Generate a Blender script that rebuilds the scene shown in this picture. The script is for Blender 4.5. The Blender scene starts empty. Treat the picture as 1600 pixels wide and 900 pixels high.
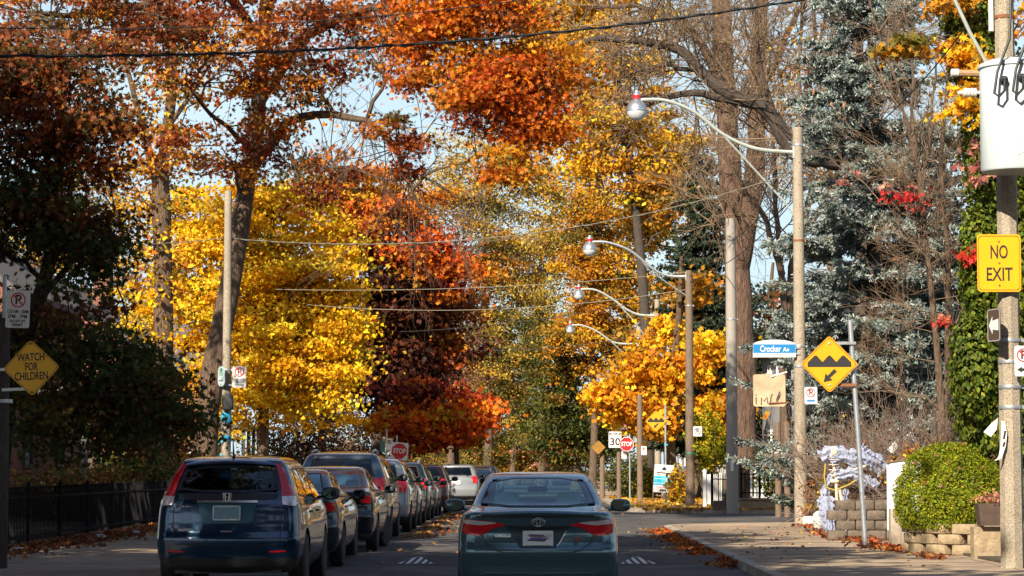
import bpy, bmesh, math, random
import numpy as np
from mathutils import Vector, Matrix, Euler, geometry
from mathutils.bvhtree import BVHTree
R = math.radians
C = bpy.context.scene.collection
S = bpy.context.scene
# ------------------------------------------------------------------ camera
FPX = 85 / 36 * 1600
CAMH = 1.5
PITCH = math.atan(281 / FPX)
YAW = math.atan(36 / FPX)
cam_d = bpy.data.cameras.new("camera")
cam = bpy.data.objects.new("camera", cam_d)
C.objects.link(cam)
cam_d.lens = 85; cam_d.sensor_width = 36
cam_d.clip_start = 0.1; cam_d.clip_end = 3000
cam.location = (0, 0, CAMH)
cam.rotation_euler = (math.pi / 2 + PITCH, 0, YAW)
S.camera = cam
CAMR = cam.rotation_euler.to_matrix()
def at(px, py, d):
    """world point at distance d down the street that the photograph shows at pixel (px, py)"""
    v = CAMR @ Vector(((px - 800) / FPX, -(py - 450) / FPX, -1))
    return Vector((0, 0, CAMH)) + v * (d / v.y)
def ppm(d): return FPX / d
def gx(px, d): return at(px, 731, d).x
# ------------------------------------------------------------------ light
SUN_EL, SUN_AZ = 34.0, 26.0          # azimuth: degrees left of straight behind the camera
w = bpy.data.worlds.new("World"); S.world = w; w.use_nodes = True
nt = w.node_tree; nt.nodes.clear()
sky = nt.nodes.new("ShaderNodeTexSky"); sky.sky_type = 'NISHITA'; sky.sun_disc = False
sky.sun_elevation = R(SUN_EL); sky.sun_rotation = R(180 + SUN_AZ)
sky.air_density = 1.0; sky.dust_density = 1.0; sky.ozone_density = 1.2; sky.altitude = 100
bg = nt.nodes.new("ShaderNodeBackground"); bg.inputs[1].default_value = 0.075
wo = nt.nodes.new("ShaderNodeOutputWorld")
nt.links.new(sky.outputs[0], bg.inputs[0])
# thin bright cloud towards the horizon, clear blue overhead
tcw = nt.nodes.new("ShaderNodeTexCoord"); sx = nt.nodes.new("ShaderNodeSeparateXYZ"); nt.links.new(tcw.outputs["Generated"], sx.inputs[0])
mr = nt.nodes.new("ShaderNodeMapRange"); mr.interpolation_type = 'SMOOTHSTEP'; mr.inputs["From Min"].default_value = .10; mr.inputs["From Max"].default_value = .55; mr.inputs["To Min"].default_value = 1; mr.inputs["To Max"].default_value = 0
nt.links.new(sx.outputs[2], mr.inputs["Value"])
cn = nt.nodes.new("ShaderNodeTexNoise"); cn.inputs["Scale"].default_value = 6; cn.inputs["Detail"].default_value = 6
mpw = nt.nodes.new("ShaderNodeMapping"); mpw.inputs["Scale"].default_value = (1, 1, 3); nt.links.new(tcw.outputs["Generated"], mpw.inputs[0]); nt.links.new(mpw.outputs[0], cn.inputs[0])
mc = nt.nodes.new("ShaderNodeMapRange"); mc.inputs["From Min"].default_value = .32; mc.inputs["From Max"].default_value = .6; mc.inputs["To Min"].default_value = .45; mc.inputs["To Max"].default_value = 1
nt.links.new(cn.outputs[0], mc.inputs["Value"])
mm = nt.nodes.new("ShaderNodeMath"); mm.operation = 'MULTIPLY'; nt.links.new(mr.outputs[0], mm.inputs[0]); nt.links.new(mc.outputs[0], mm.inputs[1])
cb = nt.nodes.new("ShaderNodeBackground"); cb.inputs[0].default_value = (.70, .90, 1, 1); cb.inputs[1].default_value = .50
mw = nt.nodes.new("ShaderNodeMixShader"); nt.links.new(mm.outputs[0], mw.inputs[0]); nt.links.new(bg.outputs[0], mw.inputs[1]); nt.links.new(cb.outputs[0], mw.inputs[2])
nt.links.new(mw.outputs[0], wo.inputs[0])
sd = bpy.data.lights.new("sun", 'SUN'); sd.energy = 5.0; sd.angle = R(0.5); sd.color = (1, .87, .69)
sun = bpy.data.objects.new("sun", sd); C.objects.link(sun)
SUNV = Vector((-math.sin(R(SUN_AZ)) * math.cos(R(SUN_EL)), -math.cos(R(SUN_AZ)) * math.cos(R(SUN_EL)), math.sin(R(SUN_EL))))
sun.rotation_euler = SUNV.to_track_quat('Z', 'Y').to_euler()
S.view_settings.view_transform = 'Standard'; S.view_settings.look = 'None'
S.view_settings.gamma = 1; S.view_settings.use_curve_mapping = False
S.view_settings.exposure = 1.06
try:
    S.cycles.max_bounces = 8; S.cycles.transparent_max_bounces = 12; S.cycles.use_denoising = True
except Exception: pass
# ------------------------------------------------------------------ materials
def gauze_mat():
    m = bpy.data.materials.new("gauze_cloth"); m.use_nodes = True; t = m.node_tree; t.nodes.clear()
    tc = t.nodes.new("ShaderNodeTexCoord"); mp = t.nodes.new("ShaderNodeMapping"); mp.inputs["Scale"].default_value = (1, 1, .35)
    n = t.nodes.new("ShaderNodeTexNoise"); n.inputs["Scale"].default_value = 22; n.inputs["Detail"].default_value = 3
    r = t.nodes.new("ShaderNodeValToRGB"); r.color_ramp.elements[0].position = .34; r.color_ramp.elements[1].position = .45
    d = t.nodes.new("ShaderNodeBsdfDiffuse"); d.inputs[0].default_value = (.40, .45, .60, 1)
    tl = t.nodes.new("ShaderNodeBsdfTranslucent"); tl.inputs[0].default_value = (.52, .57, .72, 1)
    x = t.nodes.new("ShaderNodeBsdfTransparent"); m1 = t.nodes.new("ShaderNodeMixShader"); m1.inputs[0].default_value = .35
    m2 = t.nodes.new("ShaderNodeMixShader"); o = t.nodes.new("ShaderNodeOutputMaterial")
    L = t.links.new
    L(tc.outputs["Object"], mp.inputs[0]); L(mp.outputs[0], n.inputs[0]); L(n.outputs[0], r.inputs[0])
    L(d.outputs[0], m1.inputs[1]); L(tl.outputs[0], m1.inputs[2]); L(r.outputs[0], m2.inputs[0]); L(x.outputs[0], m2.inputs[1]); L(m1.outputs[0], m2.inputs[2]); L(m2.outputs[0], o.inputs[0])
    return m
MATS = {}
def mat(name, col, rough=.6, metal=0, var=0, vscale=6, bump=0, bscale=40, coat=0, spec=.5, stretch=(1, 1, 1), detail=6, dark=None, bdist=.03, patch=0):
    if name in MATS: return MATS[name]
    m = bpy.data.materials.new(name); m.use_nodes = True
    t = m.node_tree; b = t.nodes["Principled BSDF"]
    b.inputs["Base Color"].default_value = (*col, 1)
    b.inputs["Roughness"].default_value = rough; b.inputs["Metallic"].default_value = metal
    b.inputs["Specular IOR Level"].default_value = spec
    b.inputs["Coat Weight"].default_value = coat; b.inputs["Coat Roughness"].default_value = .04
    if var or bump:
        tc = t.nodes.new("ShaderNodeTexCoord"); mp = t.nodes.new("ShaderNodeMapping")
        mp.inputs["Scale"].default_value = stretch
        t.links.new(tc.outputs["Object"], mp.inputs[0])
    if var:
        n = t.nodes.new("ShaderNodeTexNoise"); n.inputs["Scale"].default_value = vscale; n.inputs["Detail"].default_value = detail
        n.inputs["Roughness"].default_value = .65
        t.links.new(mp.outputs[0], n.inputs[0])
        r = t.nodes.new("ShaderNodeValToRGB")
        lo = dark or tuple(c * (1 - var) for c in col); hi = tuple(min(1, c * (1 + var)) for c in col)
        r.color_ramp.elements[0].position = .32; r.color_ramp.elements[0].color = (*lo, 1)
        r.color_ramp.elements[1].position = .68; r.color_ramp.elements[1].color = (*hi, 1)
        t.links.new(n.outputs[0], r.inputs[0]); t.links.new(r.outputs[0], b.inputs["Base Color"])
        if patch:   # worn, stained and repaired areas
            n3 = t.nodes.new("ShaderNodeTexNoise"); n3.inputs["Scale"].default_value = .45; n3.inputs["Detail"].default_value = 7; n3.inputs["Roughness"].default_value = .7
            r3 = t.nodes.new("ShaderNodeValToRGB"); r3.color_ramp.elements[0].position = .36; r3.color_ramp.elements[1].position = .62
            r3.color_ramp.elements[0].color = (1 - patch,) * 3 + (1,); r3.color_ramp.elements[1].color = (1 + patch * .3,) * 3 + (1,)
            n4 = t.nodes.new("ShaderNodeTexNoise"); n4.inputs["Scale"].default_value = 60; n4.inputs["Detail"].default_value = 2
            r4 = t.nodes.new("ShaderNodeValToRGB"); r4.color_ramp.elements[0].position = .35; r4.color_ramp.elements[0].color = (.62, .62, .62, 1); r4.color_ramp.elements[1].position = .65; r4.color_ramp.elements[1].color = (1.25, 1.25, 1.25, 1)
            m3 = t.nodes.new("ShaderNodeMix"); m3.data_type = 'RGBA'; m3.blend_type = 'MULTIPLY'; m3.inputs[0].default_value = 1
            m4 = t.nodes.new("ShaderNodeMix"); m4.data_type = 'RGBA'; m4.blend_type = 'MULTIPLY'; m4.inputs[0].default_value = 1
            t.links.new(mp.outputs[0], n3.inputs[0]); t.links.new(n3.outputs[0], r3.inputs[0]); t.links.new(mp.outputs[0], n4.inputs[0]); t.links.new(n4.outputs[0], r4.inputs[0])
            t.links.new(r.outputs[0], m3.inputs[6]); t.links.new(r3.outputs[0], m3.inputs[7]); t.links.new(m3.outputs[2], m4.inputs[6]); t.links.new(r4.outputs[0], m4.inputs[7]); t.links.new(m4.outputs[2], b.inputs["Base Color"])
    if bump:
        n2 = t.nodes.new("ShaderNodeTexNoise"); n2.inputs["Scale"].default_value = bscale; n2.inputs["Detail"].default_value = 5
        t.links.new(mp.outputs[0], n2.inputs[0])
        bn = t.nodes.new("ShaderNodeBump"); bn.inputs["Strength"].default_value = bump; bn.inputs["Distance"].default_value = bdist
        t.links.new(n2.outputs[0], bn.inputs["Height"]); t.links.new(bn.outputs[0], b.inputs["Normal"])
    MATS[name] = m
    return m
def leaf_mat(name, trans=.40, gloss=.012):
    m = bpy.data.materials.new(name); m.use_nodes = True
    t = m.node_tree; t.nodes.clear()
    a = t.nodes.new("ShaderNodeAttribute"); a.attribute_name = "leaf_colour"
    d = t.nodes.new("ShaderNodeBsdfDiffuse"); tr = t.nodes.new("ShaderNodeBsdfTranslucent"); g = t.nodes.new("ShaderNodeBsdfGlossy")
    g.inputs["Roughness"].default_value = .6
    m1 = t.nodes.new("ShaderNodeMixShader"); m1.inputs[0].default_value = trans
    m2 = t.nodes.new("ShaderNodeMixShader"); m2.inputs[0].default_value = gloss
    o = t.nodes.new("ShaderNodeOutputMaterial")
    t.links.new(a.outputs["Color"], d.inputs[0]); t.links.new(a.outputs["Color"], tr.inputs[0])
    t.links.new(d.outputs[0], m1.inputs[1]); t.links.new(tr.outputs[0], m1.inputs[2])
    t.links.new(m1.outputs[0], m2.inputs[1]); t.links.new(g.outputs[0], m2.inputs[2]); t.links.new(m2.outputs[0], o.inputs[0])
    return m
def glass_mat(name, tint, refl=1.0, rough=.0):
    m = bpy.data.materials.new(name); m.use_nodes = True
    t = m.node_tree; t.nodes.clear()
    tr = t.nodes.new("ShaderNodeBsdfTransparent"); tr.inputs[0].default_value = (*tint, 1)
    g = t.nodes.new("ShaderNodeBsdfGlossy"); g.inputs["Roughness"].default_value = rough
    f = t.nodes.new("ShaderNodeFresnel"); ge = t.nodes.new("ShaderNodeNewGeometry"); mi = t.nodes.new("ShaderNodeMath"); mi.operation = 'MULTIPLY_ADD'
    mi.inputs[1].default_value = 1 / 1.55 - 1.55; mi.inputs[2].default_value = 1.55      # a thin pane reflects the same from both sides
    t.links.new(ge.outputs["Backfacing"], mi.inputs[0]); t.links.new(mi.outputs[0], f.inputs[0])
    mu = t.nodes.new("ShaderNodeMath"); mu.operation = 'MULTIPLY'; mu.inputs[1].default_value = refl; mu.use_clamp = True
    mx = t.nodes.new("ShaderNodeMixShader"); o = t.nodes.new("ShaderNodeOutputMaterial")
    t.links.new(f.outputs[0], mu.inputs[0]); t.links.new(mu.outputs[0], mx.inputs[0])
    t.links.new(tr.outputs[0], mx.inputs[1]); t.links.new(g.outputs[0], mx.inputs[2]); t.links.new(mx.outputs[0], o.inputs[0])
    return m
LEAF = leaf_mat("leaf")
NEEDLE = leaf_mat("needle", .15, .015)
M = dict(
 black=mat("black_paint", (.012, .012, .013), .45),
 ink=mat("sign_black", (.015, .015, .016), .5),
 rubber=mat("rubber", (.018, .018, .02), .8, bump=.2, bscale=60),
 plastic=mat("dark_plastic", (.02, .022, .025), .5),
 chrome=mat("chrome", (.82, .84, .86), .28, 1),
 alloy=mat("alloy", (.45, .46, .48), .3, 1),
 steel=mat("galvanised", (.42, .45, .48), .42, .7, var=.2, vscale=15),
 armpaint=mat("pale_arm_metal", (.36, .40, .37), .5, .3, var=.12, vscale=5),
 white=mat("white_paint", (.68, .70, .70), .45, var=.05, vscale=3),
 whitesign=mat("sign_white", (.66, .67, .66), .45, var=.05, vscale=5),
 yellow=mat("sign_yellow", (.68, .30, .004), .4, var=.06, vscale=4),
 yellow3=mat("sign_bright_yellow", (.85, .45, .008), .45, var=.06, vscale=4),
 yellow2=mat("sign_lemon", (.66, .34, .005), .4, var=.05, vscale=4),
 red=mat("sign_red", (.5, .012, .02), .4, var=.08, vscale=4),
 blue=mat("sign_blue", (.01, .17, .42), .4),
 cyan=mat("cyan_tape", (.03, .42, .62), .5),
 green=mat("sign_green", (.02, .22, .12), .5),
 concrete=mat("pole_concrete", (.34, .29, .22), .85, var=.3, vscale=55, bump=.5, bscale=90, detail=3, patch=.22),
 concrete2=mat("grey_pole_concrete", (.29, .265, .235), .8, var=.18, vscale=30, bump=.3, bscale=70),
 walk=mat("pavement_concrete", (.35, .265, .18), .9, var=.2, vscale=1.6, bump=.35, bscale=35, patch=.4),
 kerb=mat("kerb_concrete", (.33, .28, .22), .9, var=.25, vscale=4, bump=.3, bscale=30),
 patch=mat("patch_asphalt", (.045, .045, .047), .85, var=.3, vscale=2, bump=.6, bscale=80),
 asphalt=mat("asphalt", (.085, .080, .076), .85, var=.3, vscale=.9, bump=.6, bscale=80, detail=8, patch=.4),
 soil=mat("soil", (.06, .045, .028), .95, var=.5, vscale=2.5, bump=.8, bscale=9),
 lawn=mat("lawn_turf", (.06, .075, .018), .95, var=.5, vscale=1.6, bump=.9, bscale=25),
 roadpaint=mat("road_paint", (.6, .6, .58), .7, var=.25, vscale=14),
 wood=mat("weathered_wood", (.16, .115, .08), .85, var=.35, vscale=9, bump=.6, bscale=30, stretch=(6, 6, .6)),
 stump=mat("timber", (.12, .085, .06), .85, var=.4, vscale=5, bump=.5, bscale=20),
 bark=mat("bark", (.135, .088, .055), .95, var=.4, vscale=7, bump=1.0, bscale=14, stretch=(2.4, 2.4, .4), dark=(.05, .035, .025), bdist=.1),
 barkdark=mat("dark_bark", (.055, .042, .034), .95, var=.4, vscale=8, bump=1.0, bscale=16, stretch=(2, 2, .5)),
 barkred=mat("red_bark", (.135, .078, .052), .95, var=.5, vscale=5, bump=1.0, bscale=10, stretch=(2.4, 2.4, .35), dark=(.045, .028, .02), bdist=.14),
 twig=mat("twig", (.17, .115, .07), .9, var=.3, vscale=3),
 twiggrey=mat("grey_twig", (.17, .125, .10), .9, var=.3, vscale=3),
 iron=mat("wrought_iron", (.008, .008, .009), .85, spec=.15),
 darktrim=mat('dark_green_trim', (.05, .06, .05), .6),
 wire=mat("cable_rubber", (.02, .022, .022), .55),
 wirepale=mat("cable_pale", (.20, .19, .14), .5),
 brick=mat("brick_red", (.20, .085, .055), .9, var=.3, vscale=14, bump=.4, bscale=30),
 siding=mat("pale_siding", (.30, .31, .32), .7, var=.06, vscale=2),
 roof=mat("shingle", (.09, .085, .085), .9, var=.3, vscale=9, bump=.5, bscale=20),
 trim=mat("white_trim", (.7, .71, .7), .5),
 stone=mat("split_stone", (.29, .22, .135), .9, var=.3, vscale=6, bump=.8, bscale=18),
 stonegrey=mat("grey_block", (.115, .09, .068), .9, var=.35, vscale=6, bump=.8, bscale=18),
 tank=mat("transformer_paint", (.50, .58, .61), .38, var=.06, vscale=3, stretch=(3, 3, .25)),
 porcelain=mat("porcelain", (.6, .58, .55), .25),
 rust=mat("rust", (.2, .075, .03), .8, var=.4, vscale=12),
 gauze=gauze_mat(),
 paper=mat("paper", (.75, .75, .72), .8),
 rock=mat("pale_rock", (.6, .6, .58), .85, var=.12, vscale=5, bump=.4, bscale=10),
 seat=mat("seat_fabric", (.10, .12, .13), .8),
 dash=mat("dash_plastic", (.02, .022, .024), .6),
 lampglass=mat("lamp_glass", (.62, .68, .72), .08, .3),
 lampmetal=mat("lamp_metal", (.5, .53, .56), .3, .8),
 redplastic=mat("tail_lamp_red", (.60, .008, .014), .12, coat=1),
 clearplastic=mat("lamp_clear", (.75, .68, .67), .1, .3, coat=1),
 winglass=mat("house_glass", (.03, .035, .04), .05, 0, spec=.8),
)
GL = glass_mat("car_glass_tint", (.60, .92, .97), 2.3)
GLD = glass_mat("car_glass_dark", (.07, .09, .10), 1.5)
# ------------------------------------------------------------------ mesh helpers
class MB:
    def __init__(s): s.v = []; s.f = []; s.m = []
    def add(s, vs, fs, mi=0):
        o = len(s.v); s.v += [tuple(p) for p in vs]; s.f += [tuple(i + o for i in f) for f in fs]; s.m += [mi] * len(fs); return s
    def box(s, c, d, rz=0, mi=0, rx=0, ry=0):
        x, y, z = d[0] / 2, d[1] / 2, d[2] / 2
        mt = Euler((rx, ry, rz)).to_matrix()
        vs = [mt @ Vector((a * x, b * y, e * z)) + Vector(c) for a in (-1, 1) for b in (-1, 1) for e in (-1, 1)]
        return s.add(vs, [(0, 1, 3, 2), (4, 6, 7, 5), (0, 4, 5, 1), (2, 3, 7, 6), (0, 2, 6, 4), (1, 5, 7, 3)], mi)
    def tube(s, path, rad, n=8, mi=0, cap=True):
        P = [Vector(p) for p in path]; k = len(P)
        if not hasattr(rad, '__len__'): rad = [rad] * k
        vs = []; up = None
        for i in range(k):
            t = (P[min(i + 1, k - 1)] - P[max(i - 1, 0)]).normalized()
            if up is None:
                up = Vector((0, 0, 1)) if abs(t.z) < .9 else Vector((0, 1, 0))
            a = t.cross(up)
            if a.length < 1e-4: a = t.cross(Vector((1, 0, 0)))
            a.normalize(); b = a.cross(t).normalized(); up = b
            for j in range(n):
                q = 2 * math.pi * j / n
                vs.append(P[i] + (a * math.cos(q) + b * math.sin(q)) * rad[i])
        fs = [(i * n + j, i * n + (j + 1) % n, (i + 1) * n + (j + 1) % n, (i + 1) * n + j) for i in range(k - 1) for j in range(n)]
        if cap: fs += [tuple(range(n - 1, -1, -1)), tuple((k - 1) * n + j for j in range(n))]
        return s.add(vs, fs, mi)
    def lathe(s, prof, c=(0, 0, 0), n=24, mi=0, axis='Z', arc=None):
        vs = []
        for r, z in prof:
            for j in range(n):
                q = 2 * math.pi * j / n
                if axis == 'Z': p = (r * math.cos(q), r * math.sin(q), z)
                elif axis == 'X': p = (z, r * math.cos(q), r * math.sin(q))
                else: p = (r * math.cos(q), z, r * math.sin(q))
                vs.append(Vector(p) + Vector(c))
        fs = [(i * n + j, i * n + (j + 1) % n, (i + 1) * n + (j + 1) % n, (i + 1) * n + j) for i in range(len(prof) - 1) for j in range(n)]
        if prof[0][0] > 1e-5: fs.append(tuple(range(n - 1, -1, -1)))
        if prof[-1][0] > 1e-5: fs.append(tuple((len(prof) - 1) * n + j for j in range(n)))
        return s.add(vs, fs, mi)
    def prism(s, out, y0, y1, mi=0, plane='XZ', c=(0, 0, 0)):
        k = len(out); c = Vector(c)
        def P(u, v, h): return c + Vector((u, h, v) if plane == 'XZ' else ((u, v, h) if plane == 'XY' else (h, u, v)))
        vs = [P(u, v, y0) for u, v in out] + [P(u, v, y1) for u, v in out]
        fs = [tuple(range(k)), tuple(range(2 * k - 1, k - 1, -1))] + [(i, i + k, (i + 1) % k + k, (i + 1) % k) for i in range(k)]
        return s.add(vs, fs, mi)
    def sbox(s, c, d, e=.35, n=14, mi=0, rz=0, rx=0):
        """soft box: superellipsoid"""
        mt = Euler((rx, 0, rz)).to_matrix()
        sp = lambda a, p: math.copysign(abs(a) ** p, a)
        vs = []; nu = n * 2
        for i in range(n + 1):
            ph = -math.pi / 2 + math.pi * i / n
            for j in range(nu):
                th = 2 * math.pi * j / nu
                cp = sp(math.cos(ph), e)
                vs.append(mt @ Vector((d[0] / 2 * cp * sp(math.cos(th), e), d[1] / 2 * cp * sp(math.sin(th), e), d[2] / 2 * sp(math.sin(ph), e))) + Vector(c))
        fs = [(i * nu + j, i * nu + (j + 1) % nu, (i + 1) * nu + (j + 1) % nu, (i + 1) * nu + j) for i in range(n) for j in range(nu)]
        return s.add(vs, fs, mi)
    def build(s, name, ms, parent=None, smooth=False, loc=None, fix=True):
        me = bpy.data.meshes.new(name)
        me.from_pydata(s.v, [], s.f)
        for m in (ms if isinstance(ms, (list, tuple)) else [ms]): me.materials.append(m)
        me.polygons.foreach_set("material_index", s.m)
        if fix:
            b = bmesh.new(); b.from_mesh(me); bmesh.ops.recalc_face_normals(b, faces=b.faces); b.to_mesh(me); b.free()
        if smooth:
            me.polygons.foreach_set("use_smooth", [True] * len(me.polygons))
            try: me.set_sharp_from_angle(angle=R(40))
            except Exception: pass
        me.update()
        o = bpy.data.objects.new(name, me); C.objects.link(o)
        if parent: o.parent = parent
        if loc is not None: o.location = loc
        return o
def tag(o, label, cat, group=None, kind=None):
    if label: o['label'] = label
    if cat: o['category'] = cat
    if group: o['group'] = group
    if kind: o['kind'] = kind
    return o
def thing(name, label, cat, loc=(0, 0, 0), rz=0, group=None):
    o = bpy.data.objects.new(name, None); C.objects.link(o); o.empty_display_size = .2
    o.location = loc; o.rotation_euler = (0, 0, rz)
    return tag(o, label, cat, group)
def struct(o): o['kind'] = 'structure'; return o
DEFTXT = []
def text(s, size, m, parent, loc, width=None, rot=(math.pi / 2, 0, 0), name='lettering', bold=.0, ext=.001, shear=0):
    cu = bpy.data.curves.new("t", 'FONT'); cu.body = s; cu.size = size; cu.align_x = 'CENTER'; cu.align_y = 'CENTER'
    cu.extrude = ext; cu.offset = bold; cu.shear = shear; cu.resolution_u = 4
    o = bpy.data.objects.new("t", cu); C.objects.link(o)
    dg = bpy.context.evaluated_depsgraph_get(); dg.update()
    me = bpy.data.meshes.new_from_object(o.evaluated_get(dg)); bpy.data.objects.remove(o)
    me.name = name
    if width and len(me.vertices):
        xs = [v.co.x for v in me.vertices]; k = width / (max(xs) - min(xs))
        for v in me.vertices: v.co.x *= k
    me.materials.clear(); me.materials.append(m)
    o = bpy.data.objects.new(name, me); C.objects.link(o); o.parent = parent; o.location = loc; o.rotation_euler = rot
    return o
def sticks(P0, P1, r0, r1, n=3):
    """many thin tapered sticks at once -> verts, faces arrays"""
    P0 = np.asarray(P0, float); P1 = np.asarray(P1, float); N = len(P0)
    t = P1 - P0; t /= np.linalg.norm(t, axis=1, keepdims=True) + 1e-9
    ref = np.where(np.abs(t[:, 2:3]) < .9, np.array([[0, 0, 1.]]), np.array([[1., 0, 0]]))
    a = np.cross(t, ref); a /= np.linalg.norm(a, axis=1, keepdims=True) + 1e-9
    b = np.cross(t, a)
    q = np.arange(n) * 2 * np.pi / n
    ring = a[:, None] * np.cos(q)[None, :, None] + b[:, None] * np.sin(q)[None, :, None]
    r0 = np.broadcast_to(np.asarray(r0, float), (N,)); r1 = np.broadcast_to(np.asarray(r1, float), (N,))
    V = np.concatenate([P0[:, None] + ring * r0[:, None, None], P1[:, None] + ring * r1[:, None, None]], 1).reshape(-1, 3)
    j = np.arange(n); jn = (j + 1) % n
    f = np.stack([j, jn, jn + n, j + n], 1)
    F = (f[None] + (np.arange(N) * 2 * n)[:, None, None]).reshape(-1, 4)
    return V, F
def np_mesh(name, V, k, ms, parent=None, col=None, F=None, smooth=False):
    """mesh of polygons with k corners each; V laid out polygon by polygon unless F is given"""
    me = bpy.data.meshes.new(name)
    if F is None: F = np.arange(len(V)).reshape(-1, k)
    nf = len(F)
    me.vertices.add(len(V)); me.vertices.foreach_set("co", np.ascontiguousarray(V, np.float32).ravel())
    me.loops.add(nf * k); me.loops.foreach_set("vertex_index", np.ascontiguousarray(F, np.int32).ravel())
    me.polygons.add(nf); me.polygons.foreach_set("loop_start", np.arange(nf, dtype=np.int32) * k)
    if smooth: me.polygons.foreach_set("use_smooth", np.ones(nf, bool))
    me.update(calc_edges=True)
    for m in (ms if isinstance(ms, (list, tuple)) else [ms]): me.materials.append(m)
    if col is not None:
        a = me.attributes.new("leaf_colour", 'FLOAT_COLOR', 'FACE')
        a.data.foreach_set("color", np.concatenate([col, np.ones((nf, 1))], 1).astype(np.float32).ravel())
    o = bpy.data.objects.new(name, me); C.objects.link(o)
    if parent: o.parent = parent
    return o
# ------------------------------------------------------------------ foliage
SHAPES = dict(
 maple=np.array([(0, -.5), (.13, -.2), (.42, -.34), (.22, 0), (.56, .16), (.2, .2), (0, .62), (-.2, .2), (-.56, .16), (-.22, 0), (-.42, -.34), (-.13, -.2)]),
 star=np.array([(0, -.45), (.45, -.3), (.2, .02), (.5, .25), (0, .6), (-.5, .25), (-.2, .02), (-.45, -.3)]),
 oval=np.array([(0, -.5), (.3, -.1), (.24, .28), (0, .55), (-.24, .28), (-.3, -.1)]),
 fan=np.array([(0, -.4), (.5, .2), (.22, .45), (-.22, .45), (-.5, .2)]),
 dia=np.array([(0, -.55), (.36, .02), (0, .55), (-.36, .02)]),
 needle=np.array([(-.07, 0), (.07, 0), (.05, 1), (-.05, 1)]),
)
def unit(a): return a / (np.linalg.norm(a, axis=1, keepdims=True) + 1e-9)
def leaf_verts(P, size, shape, rng, bias=(0, -.15, .55), nrm=None, tdir=None):
    sh = SHAPES[shape]; N = len(P); k = len(sh)
    n = unit(rng.normal(size=(N, 3)) + np.array(bias)) if nrm is None else unit(nrm)
    t = rng.normal(size=(N, 3)) + np.array([0, 0, -.5]) if tdir is None else tdir
    a = unit(np.cross(n, t)); b = np.cross(a, n)
    sz = size * rng.uniform(.65, 1.25, N)
    fold = np.abs(sh[:, 0]) * .35 - .1 * sh[:, 1]
    V = P[:, None] + sz[:, None, None] * (a[:, None] * sh[None, :, 0, None] + b[:, None] * sh[None, :, 1, None] + n[:, None] * fold[None, :, None])
    return V.reshape(-1, 3), k
def pick_colours(pal, n, rng):
    cols = np.array([c for c, _ in pal], float); wts = np.array([x for _, x in pal], float); wts /= wts.sum()
    return cols[rng.choice(len(pal), n, p=wts)]
def jitter(c, rng, v=.25, h=.12):
    n = len(c)
    return np.clip(c * rng.lognormal(0, v, (n, 1)) * (1 + rng.normal(0, h, (n, 3))), .002, .9)
def clump_points(lobes, rng, shell=.42):
    """clump centres inside ellipsoid lobes (c, r, n, palette)"""
    out = []; pal = []
    for c, r, n, p in lobes:
        d = unit(rng.normal(size=(n, 3)))
        q = rng.uniform(0, 1, (n, 1)) ** shell
        q = q * rng.choice([1, 1, 1, 1.22], (n, 1)) * (1 + .18 * np.sin(d[:, :1] * 5 + c[0]) * np.cos(d[:, 2:] * 6 + c[2]) + rng.normal(0, .06, (n, 1)))
        out.append(np.array(c) + d * q * np.array(r)); pal.append(pick_colours(p, n, rng))
    return np.concatenate(out), np.concatenate(pal)
def bez(a, b, c, n):
    t = np.linspace(0, 1, n)[:, None]
    return (1 - t) ** 2 * a + 2 * t * (1 - t) * b + t * t * c
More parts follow.
